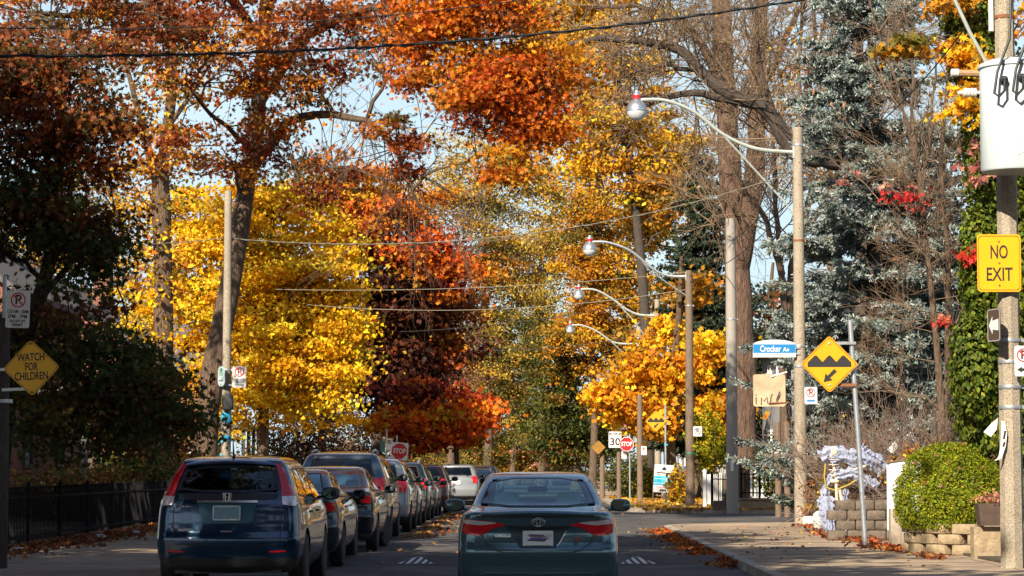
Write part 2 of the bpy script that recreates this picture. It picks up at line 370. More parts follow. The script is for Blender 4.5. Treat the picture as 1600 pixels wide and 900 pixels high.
class Tree:
    """a tree thing: trunk tubes, branch sticks and a crown of separate leaves"""
    def __init__(s, name, label, base, seed, cat='tree', group=None, z0=0.0):
        s.base = np.array([base[0], base[1], z0]); s.rng = np.random.default_rng(seed)
        s.root = thing(name, label, cat, tuple(s.base), 0, group)
        s.tr = MB(); s.P0 = []; s.P1 = []; s.r0 = []; s.r1 = []; s.nodes = []; s.nrad = []
        s.LV = {}; s.twigless = False
    def L(s, p): return np.asarray(p, float) - s.base
    def limb(s, path, r0, r1, n=9, wob=.0, node=True, sub=3):
        P = [s.L(p) for p in path]
        # smooth by Catmull-Rom
        Q = []
        for i in range(len(P) - 1):
            p0, p1, p2, p3 = P[max(i - 1, 0)], P[i], P[i + 1], P[min(i + 2, len(P) - 1)]
            for t in np.arange(sub) / sub:
                Q.append(.5 * (2 * p1 + (p2 - p0) * t + (2 * p0 - 5 * p1 + 4 * p2 - p3) * t * t + (3 * p1 - p0 - 3 * p2 + p3) * t ** 3))
        Q.append(P[-1]); Q = np.array(Q)
        if wob: Q[1:-1] += s.rng.normal(0, wob, Q[1:-1].shape)
        rr = np.linspace(r0, r1, len(Q)) * (1 + s.rng.normal(0, .04, len(Q)))
        s.tr.tube(Q, list(rr), n)
        if node: s.nodes += list(Q[len(Q) // 4:]); s.nrad += list(rr[len(Q) // 4:])
        return Q
    def trunk(s, path, r0, r1, n=12, wob=.0):
        P = [np.array(p, float) for p in path]
        Q = s.limb(P, r0, r1, n, wob)
        f = s.L(P[0]); s.tr.tube([f + np.array([0, 0, -.1]), f + np.array([0, 0, .18]), f + np.array([0, 0, .55])], [r0 * 1.55, r0 * 1.22, r0 * 1.0], n)
        return Q
    def crown(s, lobes, size, shape, per, sigma, nlimb=8, limb_r=.09, twig_r=.012, bias=(0, -.15, .55), flat=.7, jit=(.25, .1), shell=.42, reach=True):
        rng = s.rng
        lobes = [(c, r, max(3, int(n * .62)), p) for c, r, n, p in lobes]; per *= 1.6; flat *= .55; sigma *= 1.06
        cp, cc = clump_points(lobes, rng, shell); cp = cp - s.base
        if nlimb and s.nodes:
            sel = [rng.integers(len(cp))]
            dmin = np.linalg.norm(cp - cp[sel[0]], axis=1)
            for _ in range(min(nlimb, len(cp)) - 1):
                i = int(dmin.argmax()); sel.append(i); dmin = np.minimum(dmin, np.linalg.norm(cp - cp[i], axis=1))
            N0 = np.array(s.nodes); R0 = np.array(s.nrad)
            for i in sel:
                tgt = cp[i]; cost = np.linalg.norm(N0 - tgt, axis=1) + 1.2 * np.maximum(0, N0[:, 2] - tgt[2] + .5)
                k = int(cost.argmin()); st = N0[k]; ln = np.linalg.norm(tgt - st)
                mid = (st + tgt) / 2 + np.array([0, 0, .16 * ln]) + rng.normal(0, .07 * ln, 3)
                Q = bez(st, mid, tgt, 7); Q[1:-1] += rng.normal(0, .03 * ln, (5, 3))
                r = min(limb_r, R0[k] * .75); rr = np.linspace(r, .02, 7)
                s.tr.tube(Q, list(rr), 6); s.nodes += list(Q[2:]); s.nrad += list(rr[2:])
        if s.nodes:
            N = np.array(s.nodes); NR = np.array(s.nrad)
            for i0 in range(0, len(cp), 500):
                c = cp[i0:i0 + 500]
                D = np.linalg.norm(c[:, None] - N[None], axis=2) + .8 * np.maximum(0, N[None, :, 2] - c[:, None, 2])
                k = D.argmin(1); st = N[k]; ln = np.linalg.norm(c - st, axis=1, keepdims=True)
                m = (st + c) / 2 + rng.normal(0, .09, c.shape) * ln + np.array([0, 0, .10]) * ln
                e = c + rng.normal(0, sigma * .6, c.shape)
                s.sticks(st, m, np.minimum(NR[k] * .7, twig_r * 2), twig_r * 1.3); s.sticks(m, c, twig_r * 1.3, twig_r * .7); s.sticks(c, e, twig_r * .7, twig_r * .3)
                for _ in range(2):
                    e2 = m + (c - m) * rng.uniform(.2, .8, (len(c), 1)) ; s.sticks(e2, e2 + rng.normal(0, sigma * .9, c.shape), twig_r * .7, twig_r * .3)
        s.leaves(cp, cc, size, shape, per, sigma, bias, flat, jit)
        return cp
    def leaves(s, cp, cc, size, shape, per, sigma, bias=(0, -.15, .55), flat=.7, jit=(.25, .1)):
        rng = s.rng
        cnt = np.maximum(1, (per * rng.lognormal(0, .45, len(cp))).astype(int)); idx = np.repeat(np.arange(len(cp)), cnt)
        sg = sigma * rng.uniform(.6, 1.4, len(cp))
        P = cp[idx] + rng.normal(size=(len(idx), 3)) * sg[idx, None] * np.array([1, 1, flat])
        col = jitter(cc[idx], rng, *jit)
        V, k = leaf_verts(P, size, shape, rng, bias)
        s.LV.setdefault(k, []).append((V, col))
    def sticks(s, a, b, r0, r1):
        n = len(a); s.P0.append(a); s.P1.append(b)
        s.r0.append(np.broadcast_to(np.asarray(r0, float), (n,))); s.r1.append(np.broadcast_to(np.asarray(r1, float), (n,)))
    def grow(s, starts, dirs, lens, rads, levels, kids=3, spread=.55, lift=.1, shrink=.68, seg=2, wob=.12, rs=.58):
        """bare branching: each generation of shoots sprouts the next along its length"""
        rng = s.rng; p = np.asarray(starts, float); d = unit(np.asarray(dirs, float)); l = np.asarray(lens, float); r = np.asarray(rads, float)
        tips = []
        for lv in range(levels):
            pts = [p]; dd = d
            for g in range(seg):
                dd = unit(dd + rng.normal(0, wob, dd.shape) + np.array([0, 0, lift * .5]))
                q = pts[-1] + dd * (l / seg)[:, None]
                s.sticks(pts[-1], q, r * (1 - .5 * g / seg), r * (1 - .5 * (g + 1) / seg)); pts.append(q)
            tips.append(pts[-1])
            if lv == levels - 1: break
            ii = np.repeat(np.arange(len(p)), kids); t = rng.uniform(.25, 1.0, len(ii))
            a = np.array(pts); gi = np.minimum((t * seg).astype(int), seg - 1); fr = t * seg - gi
            p = a[gi, ii] * (1 - fr)[:, None] + a[gi + 1, ii] * fr[:, None]
            d = unit(dd[ii] + rng.normal(0, spread, (len(ii), 3)) + np.array([0, 0, lift]))
            l = l[ii] * shrink * rng.uniform(.6, 1.2, len(ii)); r = np.maximum(r[ii] * rs, .004)
        return np.concatenate(tips)
    def done(s, bark, twig=None, leafm=None, crown_name='crown', trunk_name='trunk'):
        if s.tr.v: s.tr.build(trunk_name, bark, s.root, smooth=True, fix=False)
        if s.P0:
            V, F = sticks(np.concatenate(s.P0), np.concatenate(s.P1), np.concatenate(s.r0), np.concatenate(s.r1))
            np_mesh('branches', V, 4, twig or bark, s.root, F=F, smooth=True)['kind'] = 'stuff'
        for i, (k, L) in enumerate(s.LV.items()):
            np_mesh(crown_name, np.concatenate([v for v, _ in L]), k, leafm or LEAF, s.root, np.concatenate([c for _, c in L]))
        return s.root
def lobe(px, py, rx, ry, d, n, pal, dr=None):
    k = ppm(d); c = at(px, py, d)
    return (tuple(c), (rx / k, dr or (rx / k * .9), ry / k), n, pal)
# palettes: linear leaf colours
P_RUST = [((.32, .075, .016), 4), ((.42, .13, .018), 3), ((.20, .04, .015), 2.5), ((.50, .20, .02), 1.8), ((.14, .10, .02), 1.5)]
P_ORANGE = [((.52, .135, .010), 4), ((.60, .20, .012), 3), ((.42, .075, .010), 2), ((.62, .29, .02), 1.5)]
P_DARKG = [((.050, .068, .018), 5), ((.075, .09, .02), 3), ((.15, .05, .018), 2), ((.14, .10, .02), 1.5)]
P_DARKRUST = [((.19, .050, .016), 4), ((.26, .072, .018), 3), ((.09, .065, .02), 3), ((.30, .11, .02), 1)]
P_YELLOW = [((.80, .45, .012), 6), ((.88, .56, .03), 3), ((.70, .36, .010), 2.5), ((.52, .36, .03), .8)]
P_SPYEL = [((.68, .38, .03), 4), ((.55, .25, .02), 3), ((.30, .22, .03), 2), ((.42, .12, .015), 1.5)]
P_RED = [((.36, .075, .014), 4), ((.20, .026, .014), 3), ((.46, .14, .014), 2.5), ((.10, .014, .012), 3)]
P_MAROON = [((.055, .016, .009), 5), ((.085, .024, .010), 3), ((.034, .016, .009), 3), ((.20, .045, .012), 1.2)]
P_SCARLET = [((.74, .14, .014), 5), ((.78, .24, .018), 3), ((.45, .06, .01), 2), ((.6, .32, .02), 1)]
P_OCHRE = [((.50, .32, .045), 5), ((.60, .40, .06), 3), ((.34, .25, .045), 3), ((.16, .15, .03), 1.5), ((.45, .19, .02), 1)]
P_OLIVE = [((.26, .20, .035), 4), ((.17, .15, .03), 4), ((.28, .17, .025), 3), ((.30, .10, .02), 1)]
P_GREEN = [((.055, .070, .016), 4), ((.085, .10, .018), 3), ((.13, .12, .02), 2), ((.22, .13, .02), 1)]
P_GOLD = [((.66, .36, .020), 4), ((.58, .28, .016), 3), ((.50, .34, .05), 2), ((.70, .46, .03), 2)]
P_AMBER = [((.52, .23, .012), 4), ((.40, .18, .014), 3), ((.28, .17, .02), 2), ((.60, .33, .02), 2), ((.14, .12, .02), 1)]
P_ORYEL = [((.74, .35, .012), 5), ((.82, .46, .018), 4), ((.62, .22, .010), 2), ((.42, .20, .014), 1)]
P_BROWN = [((.22, .11, .07), 4), ((.16, .08, .06), 3), ((.30, .15, .07), 2)]
P_IVY = [((.085, .125, .014), 5), ((.13, .17, .016), 4), ((.22, .23, .02), 1.5), ((.045, .065, .012), 1.5)]
P_BOX = [((.19, .23, .008), 5), ((.26, .285, .010), 4), ((.12, .16, .008), 2.5), ((.32, .30, .02), 1)]
P_YGRN = [((.40, .34, .015), 4), ((.28, .28, .015), 3), ((.55, .40, .015), 2), ((.12, .15, .015), 1)]
P_PINK = [((.50, .22, .17), 3), ((.40, .14, .10), 2), ((.55, .30, .2), 1)]
P_DRY = [((.20, .065, .03), 4), ((.28, .11, .04), 3), ((.12, .045, .025), 3), ((.36, .17, .06), 1)]
P_LITYEL = [((.58, .33, .06), 3), ((.45, .2, .05), 3), ((.62, .45, .15), 1), ((.3, .12, .04), 2)]
P_SPRUCE = [((.040, .062, .036), 5), ((.058, .080, .046), 3), ((.030, .045, .028), 2)]
P_BLUE = [((.19, .235, .22), 5), ((.26, .305, .28), 4), ((.11, .145, .13), 2.5), ((.36, .40, .37), 1.2)]
def conifer(name, label, base, height, rad, pal, seed, needle=.07, nw=34, cones=0, z0=.14, zlow=1.2, dens=15, leafk=13):
    """spruce: whorls of drooping boughs, every twig a brush of needles"""
    T = Tree(name, label, base, seed, z0=z0); rng = T.rng
    b = T.base
    T.trunk([b, b + np.array([.1, 0, height * .5]), b + np.array([0, 0, height])], height * .017, .02)
    P = []; D = []; tips = []
    for i in range(nw):
        z = zlow + (height - zlow) * (i + rng.uniform(0, .8)) / nw
        L = rad * (1 - (z / height)) ** .66 + .25
        for j in range(int(rng.integers(6, 9))):
            q = rng.uniform(0, 2 * np.pi); Lb = L * rng.uniform(.65, 1.12)
            st = np.array([0, 0, z]); dr = np.array([math.cos(q), math.sin(q), 0])
            k = 8; t = np.linspace(0, 1, k)[:, None]
            path = st + dr * Lb * t + np.array([0, 0, 1]) * (-.38 * Lb * t + .28 * Lb * t ** 2.4)
            T.sticks(path[:-1], path[1:], .03 * (1 - t[:-1, 0] * .8), .03 * (1 - t[1:, 0] * .8))
            side = np.array([-dr[1], dr[0], 0])
            m = int(max(8, Lb * dens))
            tt = rng.uniform(.18, 1, m)[:, None]
            p0 = st + dr * Lb * tt + np.array([0, 0, 1]) * (-.38 * Lb * tt + .28 * Lb * tt ** 2.4)
            sg = np.where(rng.uniform(size=(m, 1)) < .5, -1, 1)
            dd = unit(dr * .55 + side * sg * rng.uniform(.3, 1.1, (m, 1)) + rng.normal(0, .18, (m, 3)) + np.array([0, 0, -.22]))
            ln = (.18 + .42 * (1 - tt) * min(1.4, Lb * .6)) * rng.uniform(.6, 1.2, (m, 1))
            P.append(p0); D.append(dd * ln); tips.append(path[-1])
    P = np.concatenate(P); D = np.concatenate(D)
    T.sticks(P, P + D, .008, .004)
    ln = np.linalg.norm(D, axis=1); n = np.maximum(8, (ln * leafk * 6).astype(int)); idx = np.repeat(np.arange(len(P)), n)
    t = rng.uniform(.05, 1.08, (len(idx), 1)); Q = P[idx] + D[idx] * t
    ax = unit(D[idx]); nd = unit(ax * .7 + rng.normal(0, .55, (len(idx), 3)) + np.array([0, 0, .18]))
    cc = pick_colours(pal, len(P), rng)[idx]
    V, k = leaf_verts(Q, needle, 'needle', rng, nrm=rng.normal(size=(len(idx), 3)), tdir=-nd)
    # needles point along nd: rebuild with nd as the long axis
    a = unit(np.cross(nd, rng.normal(size=nd.shape))); sz = needle * rng.uniform(.7, 1.25, (len(idx), 1, 1))
    sh = SHAPES['needle']; wd = 2.2
    V = (Q[:, None] + sz * (a[:, None] * sh[None, :, 0, None] * wd + nd[:, None] * sh[None, :, 1, None])).reshape(-1, 3)
    T.LV.setdefault(4, []).append((V, jitter(cc, rng, .22, .05)))
    root = T.done(M['barkdark'], M['twig'], NEEDLE)
    if cones:
        tp = np.array(tips); tp = tp[np.argsort(-tp[:, 2])][:int(len(tp) * .5)]
        for i in rng.choice(len(tp), min(cones, len(tp)), replace=False):
            m = MB(); m.lathe([(.004, .02), (.03, 0), (.042, -.05), (.038, -.1), (.02, -.15), (0, -.16)], (0, 0, 0), 7)
            o = m.build('cone', mat('spruce_cone', (.34, .17, .08), .8, var=.3, vscale=30, bump=.5), root, smooth=True, loc=tuple(tp[i]))
            o.rotation_euler = (rng.normal(0, .2), rng.normal(0, .2), 0)
    return root
def bush(name, label, c, r, pal, seed, n=6000, size=.05, shape='oval', cat='shrub', group=None, z0=.14, bumps=.1, stems=True, shell=.22, parts=('foliage', 'stems'), bias=.9):
    T = Tree(name, label, (c[0], c[1]), seed, cat, group, z0); rng = T.rng
    d = unit(rng.normal(size=(n, 3))); r = np.array(r)
    ph = rng.uniform(0, 6, 6)
    bump = 1 + bumps * (np.sin(d[:, 0] * 7 + ph[0]) * np.sin(d[:, 2] * 8 + ph[1]) + .7 * np.sin(d[:, 1] * 11 + d[:, 0] * 9 + ph[2]) * np.cos(d[:, 2] * 13 + ph[3]))
    q = (rng.uniform(0, 1, n) ** shell) * bump + rng.normal(0, .025, n)
    P = np.array([0, 0, c[2] - z0]) + d * q[:, None] * r
    ok = P[:, 2] > .02; P = P[ok]; d = d[ok]
    cl = pick_colours(pal, 60, rng); key = ((np.sin(P[:, 0] * 5.1) + np.sin(P[:, 1] * 4.3 + 1) + np.sin(P[:, 2] * 6.1 + 2) + 3) * 9.9 + rng.uniform(0, 6, len(P))).astype(int) % 60
    V, k = leaf_verts(P, size, shape, rng, nrm=d * bias + rng.normal(0, .6, P.shape) + np.array([0, 0, .25]))
    T.LV[k] = [(V, jitter(cl[key], rng, .28, .08))]
    if stems:
        m = 60; e = P[rng.choice(len(P), m)]; s0 = np.zeros((m, 3)); s0[:, :2] = rng.normal(0, .12, (m, 2)) * r[:2]
        T.sticks(s0, (s0 + e) / 2 + rng.normal(0, .06, e.shape), .02, .012); T.sticks((s0 + e) / 2, e, .012, .004)
    T.done(M['twig'], M['twig'], LEAF, crown_name=parts[0])
    return T.root
def litter(name, label, P, pal, size, seed, shape='star', cat='leaves', flat=True):
    rng = np.random.default_rng(seed)
    P = np.asarray(P, float); n = len(P)
    nr = np.array([0, 0, 1.]) + rng.normal(0, .35 if flat else .7, (n, 3))
    V, k = leaf_verts(P, size, shape, rng, nrm=nr)
    o = np_mesh(name, V, k, LEAF, None, jitter(pick_colours(pal, n, rng), rng, .3, .1))
    return tag(o, label, cat, kind='stuff')
# ------------------------------------------------------------------ ground, road, pavements
ZW = .12                                    # pavement level above the road
def sheet(name, pts, z, m, label=None, nx=1):
    b = MB(); b.add([(x, y, z) for x, y in pts], [tuple(range(len(pts)))])
    o = b.build(name, m); return struct(o)
def slab(name, pts, z0, z1, m):
    b = MB(); b.prism(pts, z0, z1, plane='XY'); return struct(b.build(name, m))
XL, XR = -4.75, 3.05
YC0, YC1 = 62.0, 79.5                       # the side street
sheet('ground', [(-900, -300), (900, -300), (900, 1500), (-900, 1500)], -.03, M['soil'])
sheet('road', [(XL, -80), (XR, -80), (XR, 520), (XL, 520)], .0, M['asphalt'])
sheet('side_street', [(XR - .6, YC0 - 5), (60, YC0 - 5), (60, YC1 + 5), (XR - .6, YC1 + 5)], .004, M['asphalt'])
def arc(cx, cy, r, a0, a1, n=12): return [(cx + r * math.cos(R(a0 + (a1 - a0) * i / n)), cy + r * math.sin(R(a0 + (a1 - a0) * i / n))) for i in range(n + 1)]
rc = 4.2
near = [(XR + .18, -80), (XR + .18, YC0 - rc - .18)] + arc(XR + .18 + rc, YC0 - rc - .18, rc, 180, 90)[1:] + [(60, YC0 - .18), (60, -80)]
far = [(XR + .18, 520), (60, 520), (60, YC1 + .18)] + arc(XR + .18 + rc, YC1 + rc + .18, rc, 270, 180) 
slab('pavement_near', near, -.2, ZW, M['walk'])
slab('pavement_far', far, -.2, ZW, M['walk'])
nearc = [(XR, -80), (XR, YC0 - rc - .18)] + arc(XR + .18 + rc, YC0 - rc - .18, rc + .18, 180, 90)[1:] + [(60, YC0)]
nearci = [(XR + .18, -80), (XR + .18, YC0 - rc - .18)] + arc(XR + .18 + rc, YC0 - rc - .18, rc, 180, 90)[1:] + [(60, YC0 - .18)]
def kerb(name, a, b):
    m = MB(); k = len(a)
    vs = [(x, y, -.1) for x, y in a] + [(x, y, ZW + .004) for x, y in a] + [(x, y, ZW + .004) for x, y in b]
    fs = [(i, i + 1, k + i + 1, k + i) for i in range(k - 1)] + [(k + i, k + i + 1, 2 * k + i + 1, 2 * k + i) for i in range(k - 1)]
    m.add(vs, fs); return struct(m.build(name, M['kerb']))
kerb('kerb_near', nearc, nearci)
farc = [(60, YC1)] + arc(XR + .18 + rc, YC1 + rc + .18, rc + .18, 270, 180) + [(XR, 520)]
farci = [(60, YC1 + .18)] + arc(XR + .18 + rc, YC1 + rc + .18, rc, 270, 180) + [(XR + .18, 520)]
kerb('kerb_far', farc, farci)
slab('pavement_left', [(XL - .18, -80), (XL - .18, 520), (-9.2, 520), (-9.2, -80)], -.2, ZW, M['walk'])
kerb('kerb_left', [(XL, -80), (XL, 520)], [(XL - .18, -80), (XL - .18, 520)])
slab('garden_left', [(-9.2, -80), (-9.2, 520), (-80, 520), (-80, -80)], -.2, ZW + .03, M['soil'])
slab('garden_right', [(6.75, -20), (6.75, 41), (7.2, 46), (7.2, 57.2), (55, 57.2), (55, -20)], -.2, ZW + .04, M['soil'])
slab('lawn_right', [(7.7, 83.2), (7.7, 300), (58, 300), (58, 83.2)], -.2, ZW + .08, M['lawn'])
# pavement joints: shallow dark grooves laid as thin strips
b = MB()
for y in np.arange(10, 58, 1.6): b.box((4.9, y, ZW + .003), (3.3, .03, .003))
b.box((6.58, 30, ZW + .003), (.014, 56, .003))
struct(b.build('pavement_joints', mat('joint_dirt', (.09, .075, .06), .95)))
# tar snakes on the asphalt
rng0 = np.random.default_rng(4)
b = MB()
for k in range(9):
    x, y = rng0.uniform(XL + .5, XR + 4), rng0.uniform(34, 76); pts = []
    a = rng0.uniform(0, 6.3)
    for i in range(14):
        pts.append((x, y, .008)); a += rng0.normal(0, .35); x += .45 * math.cos(a) * .6; y += .45 * math.sin(a) * 1.3
        if x > XR - .2 and not (YC0 - 1 < y < YC1 - 2): break
    if len(pts) > 3:
        for i in range(len(pts) - 1):
            p, q = Vector(pts[i]), Vector(pts[i + 1]); t = (q - p).normalized(); sidev = Vector((-t.y, t.x, 0)) * .02
            b.add([p - sidev, p + sidev, q + sidev, q - sidev], [(0, 1, 2, 3)])
struct(b.build('asphalt_cracks', mat('crack_tar', (.02, .02, .022), .7)))
b = MB()
for k in range(7):
    x, y = rng0.uniform(3.5, 6.3), rng0.uniform(34, 56); a = rng0.uniform(0, 6.3); pts = []
    for i in range(10):
        pts.append((x, y, ZW + .004)); a += rng0.normal(0, .5); x += .28 * math.cos(a); y += .5 * math.sin(a)
        if not 3.35 < x < 6.5: break
    for i in range(len(pts) - 1):
        p, q = Vector(pts[i]), Vector(pts[i + 1]); t = (q - p).normalized(); sidev = Vector((-t.y, t.x, 0)) * .012
        b.add([p - sidev, p + sidev, q + sidev, q - sidev], [(0, 1, 2, 3)])
struct(b.build('pavement_cracks', MATS['joint_dirt']))
sheet('road_patch', [(1.4, 47), (2.7, 47.2), (2.7, 52.5), (1.35, 52.3)], .006, M['patch'])
sheet('road_patch', [(4.2, 66), (9.5, 66.3), (9.4, 68.4), (4.3, 68.0)], .009, M['patch'])
sheet('road_patch', [(-1.9, 55), (-.6, 55), (-.6, 66), (-1.9, 66)], .006, M['patch'])
# speed hump: a low rise with hatched triangles painted on its face
def hump_z(y, yc=39.6, half=1.9, h=.075):
    t = np.clip((y - yc) / half, -1, 1); return h * (.5 + .5 * math.cos(math.pi * t))
b = MB(); ys = np.linspace(37.7, 41.5, 21)
vs = [(x, y, hump_z(y) + .004) for y in ys for x in (XL + .05, XR - .05)]
b.add(vs, [(2 * i, 2 * i + 1, 2 * i + 3, 2 * i + 2) for i in range(20)])
struct(b.build('speed_hump', M['asphalt'], smooth=True))
def hump_triangle(cx, flip):
    m = MB(); y0, y1, wd = 37.95, 39.3, .30
    for k in range(5):
        u0, u1 = -wd + k * .12 + .02, -wd + k * .12 + .085
        def tri_h(u): return max(0, 1 - abs(u) / wd)
        P = []
        for j in range(9):
            t = j / 8; u = u0 + (u1 - u0)
            yb = y0 + (y1 - y0) * t
            a, c = u0 + .08 * flip * t, u1 + .08 * flip * t
            lim = wd * (1 - t)
            a, c = max(-lim, min(lim, a)), max(-lim, min(lim, c))
            P.append((a, c, yb))
        for j in range(8):
            a, c, yb = P[j]; a2, c2, y2 = P[j + 1]
            if c - a < .002 and c2 - a2 < .002: continue
            m.add([(cx + a, yb, hump_z(yb) + .008), (cx + c, yb, hump_z(yb) + .008), (cx + c2, y2, hump_z(y2) + .008), (cx + a2, y2, hump_z(y2) + .008)], [(0, 1, 2, 3)])
    return struct(m.build('road_marking', M['roadpaint']))
hump_triangle(-1.87, 1); hump_triangle(1.62, -1)
# ------------------------------------------------------------------ houses
def house(label, x0, x1, y0, y1, hw, hr, wall, axis='Y', wins=(), porch=None, cat='house', chimney=True, name='house', trim=None):
    trim = trim or M['trim']
    cx, cy = (x0 + x1) / 2, (y0 + y1) / 2
    r = thing(name, label, cat, (cx, cy, .1))
    W, D = (x1 - x0) / 2, (y1 - y0) / 2
    m = MB(); m.box((0, 0, hw / 2), (2 * W, 2 * D, hw))
    if axis == 'Y': m.prism([(-W, hw + .002), (W, hw + .002), (0, hw + hr)], -D, D)
    else: m.prism([(-D, hw + .002), (D, hw + .002), (0, hw + hr)], -W, W, plane='YZ')
    m.build('wall', wall, r)
    rf = MB(); o = .45; t = .18
    if axis == 'Y':
        k = hr / W
        for s in (-1, 1): rf.prism([(s * (W + o), hw - o * k + .02), (0, hw + hr + .02), (0, hw + hr + .02 + t), (s * (W + o), hw - o * k + t + .02)], -D - o, D + o)
    else:
        k = hr / D
        for s in (-1, 1): rf.prism([(s * (D + o), hw - o * k + .02), (0, hw + hr + .02), (0, hw + hr + .02 + t), (s * (D + o), hw - o * k + t + .02)], -W - o, W + o, plane='YZ')
    ro = rf.build('roof', M['roof'], r)
    if chimney:
        ch = MB(); ch.box((W * .45, D * .2, hw + hr), (.7, .9, 2.2)); ch.box((W * .45, D * .2, hw + hr + 1.12), (.85, 1.05, .12)); ch.build('chimney', M['brick'], ro)
    # windows: on side 'S' (towards the camera), 'E' (towards +X) or 'W'
    for side, u, z, ww, wh in wins:
        f = MB(); g = MB()
        def bx(mb, u_, z_, a, b_, dep, off):
            if side == 'S': mb.box((u_, -D - off, z_), (a, dep, b_))
            elif side == 'E': mb.box((W + off, u_, z_), (dep, a, b_))
            else: mb.box((-W - off, u_, z_), (dep, a, b_))
        for dz in (-1, 1): bx(f, u, z + dz * wh / 2, ww + .16, .1, .1, .03)
        for du in (-1, 1): bx(f, u + du * ww / 2, z, .08, wh - .102, .1, .03)
        bx(f, u, z, ww - .09, .05, .08, .03)
        bx(g, u, z, ww, wh, .02, .012)
        fo = f.build('window', trim, r); g.build('pane', M['winglass'], fo)
    if porch:
        side, u0, u1, dep, zf = porch
        def P(u, d, z): return (u, -D - d, z) if side == 'S' else ((W + d, u, z) if side == 'E' else (-W - d, u, z))
        def B(mb, u, d, z, a, b_, c): mb.box(P(u, d, z), (a, b_, c) if side == 'S' else (b_, a, c))
        m = MB(); B(m, (u0 + u1) / 2, dep / 2, zf / 2, u1 - u0, dep, zf); po = m.build('porch', M['wood'], r)
        m = MB(); B(m, (u0 + u1) / 2, dep / 2, zf + 2.65, u1 - u0 + .4, dep + .3, .22); m.build('porch_roof', M['roof'], po)
        n = max(2, int((u1 - u0) / 2.2) + 1)
        for i in range(n):
            m = MB(); B(m, u0 + .1 + (u1 - u0 - .2) * i / (n - 1), dep - .1, zf + 1.27, .16, .16, 2.54); m.build('porch_post', trim, po)
        m = MB(); B(m, (u0 + u1) / 2, dep - .1, zf + .9, u1 - u0 - .18, .07, .07); B(m, (u0 + u1) / 2, dep - .1, zf + .15, u1 - u0 - .18, .06, .05)
        for u in np.arange(u0 + .25, u1 - .2, .14): B(m, u, dep - .1, zf + .525, .035, .035, .67)
        m.build('porch_railing', M['wood'], po)
    return r
WL = [('E', -2.5, 2.2, 1.1, 1.5), ('E', 2.2, 2.2, 1.1, 1.5), ('E', -2.5, 5, 1, 1.4), ('E', 2.2, 5, 1, 1.4), ('S', -2, 2.2, 1.1, 1.5), ('S', 2, 2.2, 1.1, 1.5), ('S', 0, 5, 1, 1.4)]
house('dark brick house with a timber porch behind the leaning hedge', -23, -14.5, 66, 77, 6.4, 3.2, M['brick'], 'Y', WL, ('E', -4, 3, 2.0, .9), trim=M['darktrim'])
house('brick house with white porch posts behind the yellow tree', -25, -16.0, 97, 107, 6.2, 3.2, M['brick'], 'Y', WL, ('E', -4.5, 4.5, 2.2, .8))
house('red brick house behind the maroon maple', -26, -16.5, 120, 131, 6.2, 3.4, M['brick'], 'X', WL, ('E', -4.5, 4.5, 2.0, .8), trim=M['darktrim'])
WR = [('S', -2.4, 2.3, 1.2, 1.5), ('S', 1.6, 2.3, 1.2, 1.5), ('S', -2.4, 5.2, 1.1, 1.5), ('S', 1.6, 5.2, 1.1, 1.5), ('S', -.4, 7.6, .9, 1.2), ('W', -2, 2.3, 1.1, 1.5), ('W', 2, 2.3, 1.1, 1.5), ('W', -2, 5.2, 1.1, 1.5), ('W', 2, 5.2, 1.1, 1.5)]
house('pale sided house with white window frames behind the blue spruce', 10.6, 18.5, 101, 113, 6.8, 3.4, M['siding'], 'Y', WR, ('S', -3.9, 3.9, 2.0, .7))
house('brick corner house behind the tangled bare shrubs', 12.0, 21.0, 58.6 - 12, 57.0, 6.2, 3.2, M['brick'], 'X', [('W', -2.5, 2.3, 1.1, 1.5), ('W', 1.5, 2.3, 1.1, 1.5), ('W', -2.5, 5.1, 1.1, 1.4), ('W', 1.5, 5.1, 1.1, 1.4)], None)
house('grey house far down the right side of the street', 9.5, 18, 150, 162, 6.0, 3.2, M['siding'], 'Y', WR, ('S', -3.9, 3.9, 2.0, .7))
# ------------------------------------------------------------------ fences and walls
def picket_fence(label, p0, p1, h, m, name='iron_fence', cat='fence', step=.125, r=.011, z0=ZW, posts=5, flat=None):
    p0, p1 = Vector(p0), Vector(p1); L = (p1 - p0).length; a = math.atan2(p1.y - p0.y, p1.x - p0.x)
    t = thing(name, label, cat, (p0.x, p0.y, z0), a)
    b = MB(); n = int(L / step)
    for i in range(1, n):
        x = i * L / n
        if flat:
            b.prism([(x - flat / 2, .05), (x + flat / 2, .05), (x + flat / 2, h - .06), (x, h), (x - flat / 2, h - .06)], -.012, .012)
        else:
            b.box((x, 0, h / 2 + .03), (r * 1.6, r * 1.6, h - .08)); b.lathe([(.001, h + .05), (.017, h), (.001, h - .03)], (x, 0, 0), 4)
    b.build('pickets', m, t)
    off = -.03 if flat else 0
    b = MB()
    for z in ((h - .16, .17) if not flat else (h - .2, .2)): b.box((L / 2, -off, z), (L, .034, .04))
    b.build('rail', m, t)
    for i in range(posts):
        b = MB(); x = L * i / (posts - 1); b.box((x, -off * 2, h / 2 + .02), (.06, .06, h + .04)); b.lathe([(.02, h + .04), (.04, h + .07), (.02, h + .11), (.001, h + .12)], (x, -off * 2, 0), 8)
        b.build('post', m, t)
    return t
picket_fence('long black iron fence beside the left pavement', (-9.05, 37.5, 0), (-9.15, 61, 0), 1.02, M['iron'], posts=9)
picket_fence('black iron fence on low concrete wall at the far corner', (at(1158, 731, 80.6).x, 80.6, 0), (at(1243, 731, 80.9).x, 80.9, 0), .95, M['iron'], z0=.5, posts=4)
picket_fence('short black fence beside the white gate panel', (at(1112, 731, 85).x, 85, 0), (at(1140, 731, 84).x, 84, 0), 1.15, M['iron'], posts=2, step=.09)
